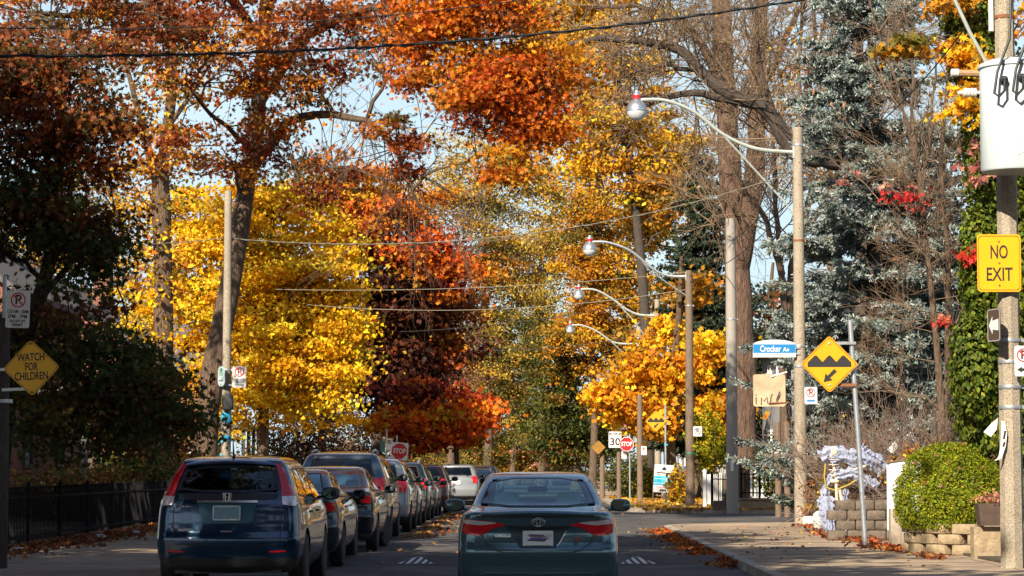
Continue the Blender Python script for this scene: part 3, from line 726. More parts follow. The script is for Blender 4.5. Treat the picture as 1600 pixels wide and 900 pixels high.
picket_fence('white picket fence behind the iron fence', (at(1178, 731, 90).x, 91, 0), (at(1262, 731, 90).x, 91.4, 0), 1.25, M['trim'], name='picket_fence', flat=.085, step=.13, z0=.2)
b = MB(); xw0, xw1 = at(1156, 731, 80.4).x, at(1246, 731, 80.4).x
b.prism([(xw0, 0), (xw1 + 2.5, 0), (xw1 + 2.5, .45), (xw0 + .06, .45), (xw0, .40)], 80.45, 80.85); b.box(((xw0 + xw1 + 2.5) / 2, 81.05 - .42, .475), (xw1 + 2.5 - xw0, .5, .05))
tag(b.build('low_wall', M['stone']), 'low pale concrete wall under the iron fence at the far corner', 'wall')
# white gate panels
t = thing('white_gate', 'white painted board gate beside the wooden pole', 'gate', (at(1098, 731, 86.5).x, 86.5, ZW))
b = MB(); b.box((.06, 0, .62), (.12, .12, 1.24)); b.lathe([(.09, 1.24), (.09, 1.28), (.001, 1.36)], (.06, 0, 0), 4); b.build('post', M['trim'], t)
b = MB()
for i in range(5): b.box((.19 + i * .075, 0, .62), (.068, .03, 1.05 + .02 * (i % 2)))
b.build('board_panel', M['trim'], t)
b = MB(); b.box((.62, 0, .6), (.1, .1, 1.2)); b.build('post', M['trim'], t)
# short round timber edging at the base of the grey pole
for i in range(4):
    b = MB(); b.lathe([(.11, 0), (.115, .28), (.09, .31), (.001, .315)], (0, 0, 0), 10)
    x = at(1118 + i * 6.2, 731, 79.2).x
    tag(b.build('timber_stump', M['stump'], smooth=True, loc=(x, 79.25, ZW)), 'short round timber edging post beside the grey concrete pole', 'stump', 'round timber edging posts')
# curved split-stone wall under the round bush, near right
t = thing('stone_wall', 'curved split stone retaining wall under the round bush', 'retaining wall', (7.3, 38.6, ZW))
rngw = np.random.default_rng(9)
def arcwall(cx, cy, r, a0, a1, rows, bh, bl, dep, m, parent):
    for k in range(rows):
        n = max(2, int(r * abs(R(a1 - a0)) / bl)); b = MB()
        for i in range(n + 1):
            f = (i + (.5 if k % 2 else 0)) / n
            if f > 1: continue
            a = R(a0 + (a1 - a0) * f)
            c = (cx + r * math.cos(a), cy + r * math.sin(a), bh * (k + .5))
            b.sbox(c, (dep, bl * .985, bh * .97), .16, 8, rz=a)
        b.build('stone_course', m, parent, smooth=True)
arcwall(.35, 1.2, 1.5, 180, 275, 3, .165, .42, .26, M['stone'], t)
b = MB(); b.box((1.55, -.32, .245), (1.9, .24, .49)); b.build('wall_face', M['stone'], t)
t = thing('stone_wall', 'concrete kerb wall with peeling face left of the round bush', 'retaining wall', (at(1400, 731, 41.6).x, 41.6, ZW))
b = MB(); b.sbox((.0, 0, .33), (.24, .3, .72), .12, 8); b.build('pillar', M['kerb'], t, smooth=True)
b = MB(); b.sbox((.34, -1.0, .22), (.2, 1.9, .5), .12, 8, rz=R(14)); b.build('wall_face', M['kerb'], t, smooth=True)
t = thing('block_wall', 'dark brown block wall behind the leaning sign post', 'retaining wall', (at(1357, 731, 46.5).x, 46.5, ZW))
for k in range(4):
    b = MB()
    for i in range(4): b.sbox((-.62 + i * .37 + (.16 if k % 2 else 0), rngw.normal(0, .012), .1 + k * .19), (.36, .3, .182), .14, 8)
    b.build('block_course', M['stonegrey'], t, smooth=True)
# tall white board standing on the pillar
t = thing('white_screen', 'white sheet stretched on a frame beside the round bush', 'screen', (at(1386, 731, 43).x, 43, .4))
b = MB(); z0, z1, z2 = .22, 1.18, 1.28
b.prism([(0, z0), (.62, z0), (.62, z2), (0, z1)], -.01, .01); b.build('panel', M['white'], t)
b = MB(); b.box((.02, .03, .6), (.045, .04, 1.2)); b.box((.6, .03, .65), (.045, .04, 1.3)); b.build('post', M['white'], t)
b = MB(); b.tube([(-.01, -.02, z1 + .01), (.63, -.02, z2 + .01)], .016, 6)
for u in (.01, .3, .6): b.lathe([(.001, .045), (.025, .025), (.025, -.02), (.001, -.03)], (u, -.02, z1 + .015 + u * .16), 8)
b.build('top_rail', M['wood'], t)
# flower box next to the near pole
t = thing('flower_box', 'dark brown planter box with faded pink flowers by the near pole', 'planter', (at(1555, 731, 37.2).x, 37.2, .62))
b = MB(); b.prism([(-.26, 0), (.26, 0), (.3, .34), (-.3, .34)], -.17, .17); b.build('box', mat('planter_brown', (.06, .035, .025), .7, var=.3), t)
rngp = np.random.default_rng(3); P = np.stack([rngp.normal(0, .14, 420), rngp.normal(0, .09, 420), .36 + np.abs(rngp.normal(0, .07, 420))], 1)
V, k = leaf_verts(P, .05, 'oval', rngp); np_mesh('flowers', V, k, LEAF, t, jitter(pick_colours(P_PINK, 420, rngp), rngp))['kind'] = 'stuff'
b = MB(); b.box((0, .1, -.28), (.7, .3, .52)); b.build('stone_base', M['stone'], t)
# pale rocks at the foot of the first lamp pole
for i, (px, py, s, lab) in enumerate([(1262, 826, .26, 'small white rock against the foot of the lamp pole'), (1271, 812, .30, 'boxy pale rock behind the lamp pole'), (1285, 812, .42, 'largest white rock beside the gauze figure')]):
    d = 57.5 - i * 1.2; b = MB(); b.sbox((0, 0, s * .42), (s * 1.1, s * .9, s), .55, 10)
    o = b.build('rock', M['rock'], smooth=True, loc=(at(px, 731, d).x, d, ZW)); rr = np.random.default_rng(i + 1)
    for v in o.data.vertices: v.co *= 1 + .09 * math.sin(9 * v.co.x + i) * math.cos(8 * v.co.z + 2 * i)
    tag(o, lab, 'rock')
# ------------------------------------------------------------------ poles and lamps
def strap(par, z, r, m, name='strap', h=.05):
    b = MB(); b.lathe([(r + .006, z - h / 2), (r + .01, z), (r + .006, z + h / 2)], (0, 0, 0), 14); b.box((r + .02, -.02, z), (.05, .05, h)); return b.build(name, m, par, smooth=True)
def pole(name, label, px, d, h, r0, r1, m, cat='utility pole', straps=(), n=12, z0=ZW, cap=None):
    x = at(px, 731, d).x
    t = thing(name, label, cat, (x, d, z0))
    b = MB(); b.tube([(0, 0, -.1), (0, 0, h * .5), (0, 0, h)], [r0, (r0 + r1) / 2, r1], n); b.build('shaft', m, t, smooth=n > 8)
    for z, mm in straps: strap(t, z, r0 + (r1 - r0) * z / h, mm)
    return t
def lamp_arm(t, path, brace, m, head=True, rad=.045):
    """path, brace: world points; t: pole thing. The lamp head hangs at path[0]"""
    o = Vector(t.location); P = [Vector(p) - o for p in path]
    Q = []
    for i in range(len(P) - 1):
        p0, p1, p2, p3 = P[max(i - 1, 0)], P[i], P[i + 1], P[min(i + 2, len(P) - 1)]
        for k in range(5):
            u = k / 5; Q.append(.5 * (2 * p1 + (p2 - p0) * u + (2 * p0 - 5 * p1 + 4 * p2 - p3) * u * u + (3 * p1 - p0 - 3 * p2 + p3) * u ** 3))
    Q.append(P[-1])
    b = MB(); b.tube(Q, list(np.linspace(rad * .85, rad, len(Q))), 8); b.box(Q[-1] + Vector((.02, 0, 0)), (.1, .16, .3))
    arm = b.build('lamp_arm', m, t, smooth=True)
    if brace:
        b = MB(); b.tube([Vector(p) - o for p in brace], rad * .5, 6); b.build('brace', m, t, smooth=True)
    c = Q[0]
    b = MB(); b.lathe([(.001, .30), (.05, .29), (.055, .26), (.085, .24), (.10, .2), (.105, .06), (.09, .04)], c + Vector((-.08, 0, -.06)), 18); b.tube([c + Vector((-.08, 0, .0)), c], .05, 8)
    h = b.build('lamp_head', M['lampmetal'], t, smooth=True)
    b = MB(); b.lathe([(.107, .08), (.109, .1), (.109, .16), (.107, .18)], c + Vector((-.08, 0, -.06)), 18); b.build('collar', M['red'], h, smooth=True)
    b = MB(); b.lathe([(.10, .05), (.17, .0), (.235, -.09), (.262, -.19), (.265, -.22), (.25, -.235)], c + Vector((-.08, 0, -.06)), 24); b.build('reflector', M['lampmetal'], h, smooth=True)
    b = MB(); b.lathe([(.245, -.23), (.243, -.28), (.21, -.37), (.14, -.44), (.05, -.47), (.001, -.475)], c + Vector((-.08, 0, -.06)), 24); b.build('globe', M['lampglass'], h, smooth=True)
dA, dB, dC, dD, dE = 60.3, 88.5, 118.0, 148.0, 78.7
pA = pole('lamp_post', 'pale concrete lamp post beside the street name sign', 1251, dA, 9.9, .165, .125, M['concrete'], 'lamp post', [(7.05, M['rust']), (9.45, M['steel']), (4.4, M['steel']), (3.9, M['steel'])], 10)
lamp_arm(pA, [at(1000, 156, dA), at(1040, 157, dA), at(1085, 175, dA), at(1130, 210, dA), at(1180, 232, dA), at(1240, 238, dA)], [at(1100, 196, dA), at(1107, 191, dA), at(1125, 206, dA), at(1228, 318, dA), at(1246, 345, dA)], M['armpaint'], rad=.05)
pB = pole('lamp_post', 'dark wooden lamp post with green tape beside the white gate', 1078, dB, 8.6, .17, .13, M['wood'], 'lamp post', [(1.9, M['green']), (7.3, M['steel'])], 12)
lamp_arm(pB, [at(925, 378, dB), at(950, 379, dB), at(985, 392, dB), at(1020, 420, dB), at(1045, 431, dB), at(1072, 432, dB)], [at(1000, 404, dB), at(1016, 424, dB), at(1072, 462, dB)], M['steel'], rad=.055)
pC = pole('lamp_post', 'concrete lamp post rising through the orange maple', 1028, dC, 9.6, .17, .13, M['concrete'], 'lamp post', [(5, M['steel'])], 10)
lamp_arm(pC, [at(907, 452, dC), at(930, 453, dC), at(955, 466, dC), at(980, 484, dC), at(1000, 492, dC), at(1025, 493, dC)], [at(962, 471, dC), at(985, 495, dC), at(1012, 530, dC), at(1026, 556, dC)], M['armpaint'], rad=.06)
pD = pole('lamp_post', 'farthest lamp post with its top above the orange maple', 999, dD, 10.0, .19, .15, M['concrete2'], 'lamp post', [(6, M['steel'])], 10)
lamp_arm(pD, [at(893, 508, dD), at(912, 509, dD), at(935, 519, dD), at(955, 533, dD), at(972, 537, dD), at(996, 537, dD)], [at(940, 522, dD), at(960, 538, dD), at(978, 556, dD), at(996, 572, dD)], M['armpaint'], rad=.06)
pE = pole('utility_pole', 'plain round grey concrete pole in front of the big trunk', 1144, dE, 9.5, .20, .16, M['concrete2'], straps=[(6.2, M['steel'])], n=16)
b = MB(); b.box((-.02, -.2, 1.45), (.1, .012, .34)); b.build('notice', M['paper'], pE)
b = MB()
for k in range(9): b.lathe([(.001, -.155 + .002 * k), (.014, -.15 + .002 * k), (.014, -.12)], (.02 - .02 * (k % 2), 0, 4.6 + k * .55), 6, axis='Y')
b.build('bolts', M['rust'], pA)['kind'] = 'stuff'
# near right pole with its transformer
dN = 33.7
pN = pole('utility_pole', 'nearest concrete pole on the right carrying the transformer', 1580, dN, 11.5, .165, .12, M['concrete'], straps=[(3.15, M['steel']), (2.85, M['steel']), (2.5, M['steel']), (2.22, M['steel']), (7.7, M['rust'])], n=8)
o = Vector(pN.location)
b = MB(); b.tube([Vector((-.19, -.02, 7.5)), Vector((-.19, -.02, 11.5))], .035, 8); b.build('conduit', M['white'], pN, smooth=True)
b = MB(); b.tube([at(1488, -8, dN) - o, at(1515, 50, dN) - o, at(1542, 100, dN) - o, Vector((-.12, 0, 6.9))], .028, 8); b.build('guy_arm', M['armpaint'], pN, smooth=True)
b = MB(); b.tube([at(1490, 114, dN) - o, at(1560, 116, dN) - o], .05, 8); b.build('crossarm', mat('crossarm_wood', (.34, .2, .11), .8, var=.3, stretch=(1, 6, 6)), pN, smooth=True)
b = MB(); b.lathe([(.03, -.06), (.06, -.05), (.06, .05), (.03, .06)], at(1492, 114, dN) - o, 10, axis='X'); b.build('insulator', M['porcelain'], pN, smooth=True)
# transformer can
tc = at(1586, 270, dN - .62); tt = thing('transformer', 'white cylindrical transformer hung on the nearest pole', 'transformer', tuple(tc))
rT = .465; hT = 1.46
b = MB(); b.lathe([(.001, .0), (rT * .6, .0), (rT * .96, .012), (rT, .04), (rT, hT), (rT * .99, hT + .02)], (0, 0, 0), 48); b.build('tank', M['tank'], tt, smooth=True)
b = MB(); b.lathe([(rT + .02, hT - .02), (rT + .028, hT), (rT + .02, hT + .03), (rT * .8, hT + .085), (rT * .4, hT + .11), (.001, hT + .115)], (0, 0, 0), 48); b.build('lid', M['tank'], tt, smooth=True)
for k, (x, z) in enumerate([(-.22, 1.22), (.02, 1.24), (.26, 1.22)]):
    y = -math.sqrt(rT ** 2 - x * x)
    b = MB(); b.lathe([(.05, 0), (.06, .03), (.035, .05), (.05, .07), (.03, .09), (.045, .11), (.02, .14), (.001, .15)][::1], (0, 0, 0), 10)
    o2 = b.build('bushing', M['plastic'], tt, smooth=True, loc=(x, y, z)); o2.rotation_euler = (R(90), 0, 0)
    b = MB(); b.tube([(x, y - .12, z), (x - .02, y - .16, z - .17), (x - .09, y - .15, z - .25), (x - .15, y - .13, z - .2), (x - .10, y - .1, z + .1), (x + .08, y - .05, z + .55), (x + .15, y + .1, z + 1.3), (x + .1, y + .3, z + 2.6)], .02, 7); b.build('lead_cable', M['wire'], tt, smooth=True)
b = MB()
for i in range(4): b.lathe([(.03, -.03), (.065, -.015), (.065, .012), (.03, .03)], (-rT - .06 - i * .045, .05, 1.12), 10, axis='X')
b.tube([(-rT, .05, 1.12), (-rT - .3, .05, 1.12)], .025, 6); b.build('side_bushing', M['porcelain'], tt, smooth=True)
b = MB(); b.tube([(-rT - .25, .05, 1.12), (-rT - .40, .02, 1.0), (-rT - .62, .0, .84), (-rT - .72, .0, 1.05), (-rT - .66, 0, 1.3)], .009, 5); b.build('jumper_wire', M['wirepale'], tt, smooth=True)
faint = mat('faded_stencil', (.74, .78, .79), .5)
def on_tank(s, x, z, sz, parent):
    o = text(s, sz, faint, parent, (x, -math.sqrt(rT ** 2 - x * x) - .006, z)); o.rotation_euler = (math.pi / 2, 0, math.asin(x / rT)); return o
on_tank('100', .04, .42, .15, tt); on_tank('24', .0, .24, .13, tt)
b = MB(); b.box((0, .56, 1.15), (.16, .3, .1)); b.box((0, .56, .3), (.16, .3, .1)); b.build('bracket', M['steel'], tt)
# left foreground sign pole: a dark stout post with a thin galvanised one standing in front
dL = 33.4
pL = pole('sign_post', 'thick dark wooden post at the left edge of the street', -3, dL, 3.45, .15, .14, M['barkdark'], 'post', [(2.3, M['steel'])])
pL2 = pole('sign_post', 'thin galvanised post carrying the parking sign at the far left', 3, dL + .2, 4.05, .032, .03, M['steel'], 'post')
b = MB(); b.prism([(-.1, 1.42), (.02, 1.40), (.05, 1.5), (.03, 1.6), (-.1, 1.62)], -.165, -.155); b.build('sticker', M['cyan'], pL)
# left concrete pole further on
dP = 55.0
pP = pole('utility_pole', 'slim concrete pole with blue tape in front of the leaning trunk', 353, dP, 7.7, .115, .085, M['concrete'], n=10, straps=[(3.6, M['steel'])])
b = MB()
for z, h in ((2.52, .22), (2.05, .12), (1.2, .16)): b.lathe([(.122, z - h / 2), (.125, z), (.122, z + h / 2)], (0, 0, 0), 12)
b.prism([(-.16, 1.9), (-.1, 1.95), (.12, 2.1), (.06, 2.12), (-.12, 1.99)], -.14, -.13); b.prism([(-.13, .7), (-.09, .7), (-.08, 1.7), (-.12, 1.72)], -.14, -.13)
b.build('tape', M['cyan'], pP, smooth=True)
b = MB(); b.sbox((.05, -.17, 2.86), (.26, .14, .36), .3, 8); b.build('junction_box', M['plastic'], pP, smooth=True)
# ------------------------------------------------------------------ signs
def rrect(w, h, r=.03, n=4):
    out = []
    for cx, cy, a in ((w / 2 - r, h / 2 - r, 0), (-w / 2 + r, h / 2 - r, 90), (-w / 2 + r, -h / 2 + r, 180), (w / 2 - r, -h / 2 + r, 270)):
        out += [(cx + r * math.cos(R(a + 90 * i / n)), cy + r * math.sin(R(a + 90 * i / n))) for i in range(n + 1)]
    return out
def rot2(p, a): c, s = math.cos(a), math.sin(a); return [(x * c - y * s, x * s + y * c) for x, y in p]
def ring(out, k): return [(x * k, y * k) for x, y in out]
def frame_ring(mb, outer, inner, y0, y1, mi=0):
    n = len(outer)
    vs = [(x, y0, z) for x, z in outer] + [(x, y0, z) for x, z in inner] + [(x, y1, z) for x, z in outer] + [(x, y1, z) for x, z in inner]
    fs = []
    for i in range(n):
        j = (i + 1) % n
        fs += [(i, j, n + j, n + i), (2 * n + i, 2 * n + j, 3 * n + j, 3 * n + i), (i, j, 2 * n + j, 2 * n + i), (n + i, n + j, 3 * n + j, 3 * n + i)]
    mb.add(vs, fs, mi)
def sign(name, label, cat, loc, outline, face, border=None, inset=.93, bw=.955, rz=0, roll=0, back=M['steel'], group=None):
    t = thing(name, label, cat, tuple(loc), rz, group); t.rotation_euler = (0, roll, rz)
    b = MB(); b.prism(outline, -.004, .004); b.build('panel', face, t)
    b = MB(); b.prism(ring(outline, .985), .0045, .007); b.build('sign_back', back, t)
    if border:
        b = MB(); frame_ring(b, ring(outline, bw), ring(outline, inset), -.0062, -.0042); b.build('border', border, t)
    return t
def diamond(s): return rot2(rrect(s, s, .055), R(45))
def bolts(t, pts, m=M['rust'], r=.014):
    b = MB()
    for x, z in pts: b.lathe([(.001, -.016), (r, -.013), (r, -.005)], (x, 0, z), 8, axis='Y')
    b.build('bolt', m, t)
def bump_symbol(t, k, y=-.0065):
    b = MB(); L, zb, zt, zn = .38 * k, -.015 * k, .15 * k, .07 * k
    pts = [(-L, zb - .035 * k), (L, zb - .035 * k), (L, zb + .045 * k)]
    pk = []
    for c in (.24, 0, -.24):
        pk += [((c + .018) * k, zt), ((c - .018) * k, zt)]
        if c > -.2: pk += [((c - .112) * k, zn - .025 * k), ((c - .128) * k, zn - .025 * k)]
    pts += pk + [(-L, zb + .045 * k)]
    b.prism(pts, y, y + .002)
    ar = [(0, 0), (.16, .035), (.115, .075), (.235, .185), (.185, .235), (.07, .115), (.035, .16)]
    b.prism([((x - .105) * k, (z - .315) * k) for x, z in ar], y, y + .002); b.build('symbol', M['ink'], t)
def parking_symbol(t, c, r, col=M['red'], y=-.0065, text_size=None, ringw=.18):
    b = MB(); n = 28; o = [(c[0] + r * math.cos(2 * math.pi * i / n), c[1] + r * math.sin(2 * math.pi * i / n)) for i in range(n)]
    i_ = [(c[0] + r * (1 - ringw) * math.cos(2 * math.pi * i / n), c[1] + r * (1 - ringw) * math.sin(2 * math.pi * i / n)) for i in range(n)]
    frame_ring(b, o, i_, y - .001, y + .001)
    s = [(c[0] + x * r, c[1] + z * r) for x, z in [(-.72, .58), (-.58, .72), (.72, -.58), (.58, -.72)]]
    b.prism(s, y - .0032, y - .0012); b.build('symbol', col, t)
    text('P', r * 1.75, M['ink'], t, (c[0], y + .0005, c[1]), bold=.004)
# watch for children
sg = sign('warning_sign', 'yellow diamond sign reading WATCH FOR CHILDREN on the left post', 'sign', at(49, 575, dL - .3), diamond(.555), M['yellow3'], M['ink'], roll=R(-2.5))
for s, z, wd in (('WATCH', .145, .375), ('FOR', .015, .175), ('CHILDREN', -.115, .455)): text(s, .15, M['ink'], sg, (0, -.0065, z), wd, bold=.003)
bolts(sg, [(0, .33), (0, -.33)])
b = MB(); b.box((-.2, .06, .0), (.5, .02, .04)); b.box((-.2, .06, -.28), (.45, .02, .04)); b.build('bracket', M['steel'], sg)
sg = sign('parking_sign', 'white no parking sign with hours at the far left edge', 'sign', at(28, 483, dL - .1), rrect(.33, .52, .03), M['whitesign'], None, roll=R(1.5))
parking_symbol(sg, (0, .125), .105)
for s, z, wd, q in (('12:01AM - 10AM', -.035, .29, .07), ('5PM - 7PM', -.105, .27, .075), ('EXCEPT BY', -.17, .22, .055), ('PERMIT', -.222, .15, .05)): text(s, q, M['ink'], sg, (0, -.0065, z), wd, bold=.0015)
b = MB(); b.box((-.14, .04, .17), (.2, .03, .03)); b.box((-.14, .04, -.17), (.2, .03, .03)); b.build('bracket', M['steel'], sg)
# the pair on the left concrete pole
sg = sign('parking_sign', 'white no parking sign on the slim concrete pole with blue tape', 'sign', at(374, 589, dP - .2), rrect(.31, .48, .03), M['whitesign'])
parking_symbol(sg, (0, .115), .11, ringw=.22)
for s, z in (('12AM - 10AM', -.06), ('5PM - 7PM', -.12), ('PERMIT', -.18)): text(s, .055, M['ink'], sg, (0, -.0065, z), .22)
b = MB(); b.box((-.2, .05, -.18), (.34, .02, .03)); b.build('bracket', M['steel'], sg)
sg = sign('parking_sign', 'greyish parking sign turned aside on the slim concrete pole', 'sign', at(346, 588, dP - .18), rrect(.31, .46, .12), mat('sign_grey', (.34, .42, .45), .5, var=.1), M['steel'], rz=R(-52))
parking_symbol(sg, (0, .1), .09, M['green'])
text('PERMIT', .05, M['ink'], sg, (0, -.0065, -.1), .2)
# no exit
sg = sign('no_exit_sign', 'square yellow sign reading NO EXIT on the nearest pole', 'sign', at(1561, 411, dN - .22), rrect(.605, .8, .05), M['yellow2'], M['ink'], inset=.925, bw=.945)
text('NO', .26, M['ink'], sg, (0, -.0065, .145), .24, bold=.004); text('EXIT', .26, M['ink'], sg, (0, -.0065, -.165), .36, bold=.004)
bolts(sg, [(0, .3), (0, -.31), (.0, .0)])
b = MB(); b.box((0, .04, .2), (.3, .05, .05)); b.box((0, .04, -.2), (.3, .05, .05)); b.build('bracket', M['steel'], sg)
# one-way sign edge-on, hours sign, torn paper
sg = sign('one_way_sign', 'dark one way sign seen nearly edge on on the nearest pole', 'sign', at(1553, 508, dN - .3), rrect(.42, .46, .04), mat('faded_brown', (.07, .045, .03), .6), M['whitesign'], rz=R(-77))
b = MB(); b.prism([(-.16, 0), (-.04, .12), (-.04, .06), (.16, .08), (.16, -.08), (-.04, -.06), (-.04, -.12)], -.007, -.005); b.build('symbol', M['whitesign'], sg)
sg = sign('parking_sign', 'white no parking sign with arrow at the right edge of the street', 'sign', at(1600, 564, dN - .24), rrect(.26, .42, .03), M['whitesign'])
parking_symbol(sg, (-.005, .08), .095); b = MB(); b.prism([(-.1, -.12), (-.03, -.075), (-.03, -.1), (.08, -.1), (.08, -.14), (-.03, -.14), (-.03, -.165)], -.0065, -.0045); b.build('symbol', M['ink'], sg)
b = MB(); pts = [(.05, .3), (.09, .28), (.12, .12), (.1, -.05), (.04, -.22), (-.06, -.26), (0, -.2), (.03, -.05)]
b.prism(pts, -.004, .004); o = b.build('torn_poster', M['paper'], loc=tuple(at(1560, 691, dN - .2)))
tag(o, 'torn white paper poster curling off the nearest concrete pole', 'poster')
b = MB(); b.box((.085, -.006, .1), (.03, .002, .12), ry=.2); b.box((.075, -.006, -.03), (.03, .002, .07), ry=.3); b.build('print', M['ink'], o)
# near bump sign on its leaning post
dS = 42.2
base = at(1353, 865, dS); base.z = ZW; top = at(1328, 500, dS)
t = thing('sign_post', 'leaning galvanised post carrying the near speed bump sign', 'post', tuple(base))
b = MB(); b.tube([Vector((0, 0, -.1)), (top - base) * .5, top - base], .045, 10); b.build('shaft', M['steel'], t, smooth=True)
sg = sign('warning_sign', 'large yellow diamond speed bump sign with black arrow on the leaning post', 'sign', at(1296, 569, dS - .12), diamond(.71), M['yellow'], M['ink'])
bump_symbol(sg, 1.0); bolts(sg, [(0, .36), (0, -.36)], M['steel'], .02)
b = MB(); b.box((.24, .06, .37), (.46, .03, .05)); b.build('bracket', M['steel'], sg)
b = MB(); b.box((.24, .06, -.36), (.46, .04, .05)); b.build('bracket', M['rust'], sg)
# street name sign and companions on the first lamp post
sgp = at(1210, 545, dA - .2)
out = [(-.53, -.21), (.53, -.21), (.53, .10)] + [(.53 * math.cos(a), .10 + .125 * math.sin(a)) for a in np.linspace(.0, math.pi, 13)[1:-1]] + [(-.53, .10)]
sg = sign('street_name_sign', 'blue and white street name sign reading Crocker Av', 'sign', sgp, out, M['whitesign'])
b = MB(); b.prism([(-.525, -.105), (.525, -.105), (.525, .115), (-.525, .115)], -.0062, -.0042); b.build('band', M['blue'], sg)
text('Crocker', .215, M['whitesign'], sg, (-.10, -.0075, -.005), .52, bold=.003); text('Av', .15, M['whitesign'], sg, (.29, -.0075, -.02), .16, bold=.002)
text('1', .1, M['ink'], sg, (-.43, -.0065, -.16), .02); text('27-0', .1, M['ink'], sg, (.08, -.0065, -.16), .24)
b = MB(); b.box((.56, .05, .03), (.16, .04, .05)); b.box((.56, .05, -.12), (.16, .04, .05)); b.build('bracket', M['steel'], sg)
sg = sign('blank_sign', 'stained beige sign back with painted scrawl under the street name sign', 'sign', at(1202, 610, dA - .1), rrect(.80, .80, .06), mat('stained_beige', (.38, .31, .20), .5, var=.3, vscale=2.2))
b = MB()
for pts in ([(-.33, -.17), (-.33, -.34)], [(-.335, -.1), (-.33, -.12)], [(-.2, -.36), (-.2, -.18), (-.13, -.27), (-.06, -.16), (-.04, -.32)], [(.05, -.12), (.03, -.27), (.04, -.33)], [(.09, -.1), (.05, -.11)], [(.2, -.32), (.18, -.22), (.24, -.07), (.27, -.03)], [(.2, -.22), (.28, -.08), (.24, -.2), (.17, -.29)]):
    b.tube([(x, -.006, z) for x, z in pts], .014, 6)
b.build('scrawl', mat('scrawl_paint', (.07, .03, .025), .7), sg, smooth=True)
b = MB(); b.tube([(.05, -.03, .34), (.45, .08, .46)], .022, 6); b.build('bracket', M['white'], sg, smooth=True)
b = MB(); b.tube([(-.02, -.03, -.32), (.5, .0, -.3)], .02, 6); b.build('bracket', M['rust'], sg, smooth=True)
for k, px in enumerate((1216, 1230)):
    pole('garden_post', ('left', 'right')[k] + ' of two short round timber posts under the beige sign', px, 73, 2.75, .10, .095, M['wood'], 'post', z0=ZW)
sg = sign('parking_sign', 'small white no parking sign behind the twigs on the first lamp post', 'sign', at(1267, 618, dA - .2), rrect(.31, .42, .03), M['whitesign'])
parking_symbol(sg, (0, .07), .115, ringw=.2)
b = MB(); b.box((0, -.005, -.13), (.2, .002, .05)); b.build('arrow', M['blue'], sg)
# signs further down on the right
dF = 97.0
t = pole('sign_post', 'thin post carrying the farther speed bump sign', 1040, dF, 3.9, .045, .04, M['steel'], 'post', [(2.3, M['cyan'])])
sg = sign('warning_sign', 'smaller yellow diamond speed bump sign beside the orange maple', 'sign', at(1025, 658, dF - .1), diamond(.62), M['yellow'], M['ink'])
bump_symbol(sg, .87); b = MB(); b.box((.2, .06, .1), (.55, .03, .05)); b.box((.2, .06, -.1), (.55, .03, .05)); b.build('bracket', M['steel'], sg)
sg = sign('notice_board', 'tilted white and cyan development notice standing at the far corner', 'sign', at(1037, 748, dF - 1), rrect(.76, 1.1, .01), M['whitesign'], roll=R(4))
for z0_, z1_, mm in ((.10, .0, 'cyan'), (-.02, -.17, 'cyan'), (-.19, -.27, 'cyan'), (.25, .2, 'ink'), (.16, .13, 'ink'), (-.33, -.35, 'red'), (-.42, -.50, 'stonegrey')):
    b = MB(); wd = .38 if mm == 'cyan' else (.3 if mm != 'stonegrey' else .12); b.prism([(-wd, z0_), (-wd, z1_), (wd, z1_), (wd, z0_)], -.0062, -.0042); b.build('print', M[mm], sg)
b = MB(); b.prism([(-.07, .33), (.07, .33), (.09, .4), (0, .48), (-.09, .4)], -.0062, -.0042); b.build('emblem', M['ink'], sg)
b = MB()
for x in (-.38, .38): b.box((x, .04, -.15), (.06, .05, 1.5))
b.build('post', M['wood'], sg)
def octagon(r): return [(r * math.cos(R(22.5 + 45 * i)), r * math.sin(R(22.5 + 45 * i))) for i in range(8)]
dQ = 101.5
sg = sign('stop_sign', 'red stop sign facing the street on the right', 'sign', at(979, 694, dQ), octagon(.32), M['red'], M['whitesign'], inset=.92, bw=.98)
text('STOP', .25, M['whitesign'], sg, (0, -.0065, 0), .46, bold=.006)
pole('sign_post', 'thin post carrying the stop sign on the right', 984, dQ + .15, 2.8, .035, .035, M['steel'], 'post')
sg = sign('speed_sign', 'white maximum 30 speed limit sign left of the stop sign', 'sign', at(961, 687, dQ + .3), rrect(.54, .68, .04), M['whitesign'], M['ink'], inset=.93, bw=.95)
text('MAXIMUM', .13, M['ink'], sg, (0, -.0065, .24), .5, bold=.003); text('30', .42, M['ink'], sg, (0, -.0065, -.1), .44, bold=.01)
pole('sign_post', 'stout timber post under the speed limit sign', 967, dQ + .6, 2.6, .1, .09, M['wood'], 'post')
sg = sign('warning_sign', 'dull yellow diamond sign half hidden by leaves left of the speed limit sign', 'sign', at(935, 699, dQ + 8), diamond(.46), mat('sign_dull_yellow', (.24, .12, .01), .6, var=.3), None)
pole('sign_post', 'weathered post below the dull yellow diamond sign', 941, dQ + 8.3, 2.0, .12, .11, M['wood'], 'post')
sg = sign('parking_sign', 'small white parking sign low beside the stop sign', 'sign', at(975, 711, dQ + .2), rrect(.2, .32, .02), M['whitesign']); parking_symbol(sg, (0, .05), .07)
sg = sign('parking_sign', 'small white parking sign on the grey post right of the stop sign', 'sign', at(1006, 704, 100), rrect(.22, .36, .02), M['whitesign']); parking_symbol(sg, (0, .05), .08)
pole('sign_post', 'grey timber post right of the stop sign', 1000, 100.3, 4.4, .13, .11, M['wood'], 'post')
sg = sign('parking_sign', 'white no parking sign on the dark wooden lamp post', 'sign', at(1090, 674, dB - .2), rrect(.32, .36, .03), M['whitesign']); parking_symbol(sg, (0, .0), .12, M['ink'])
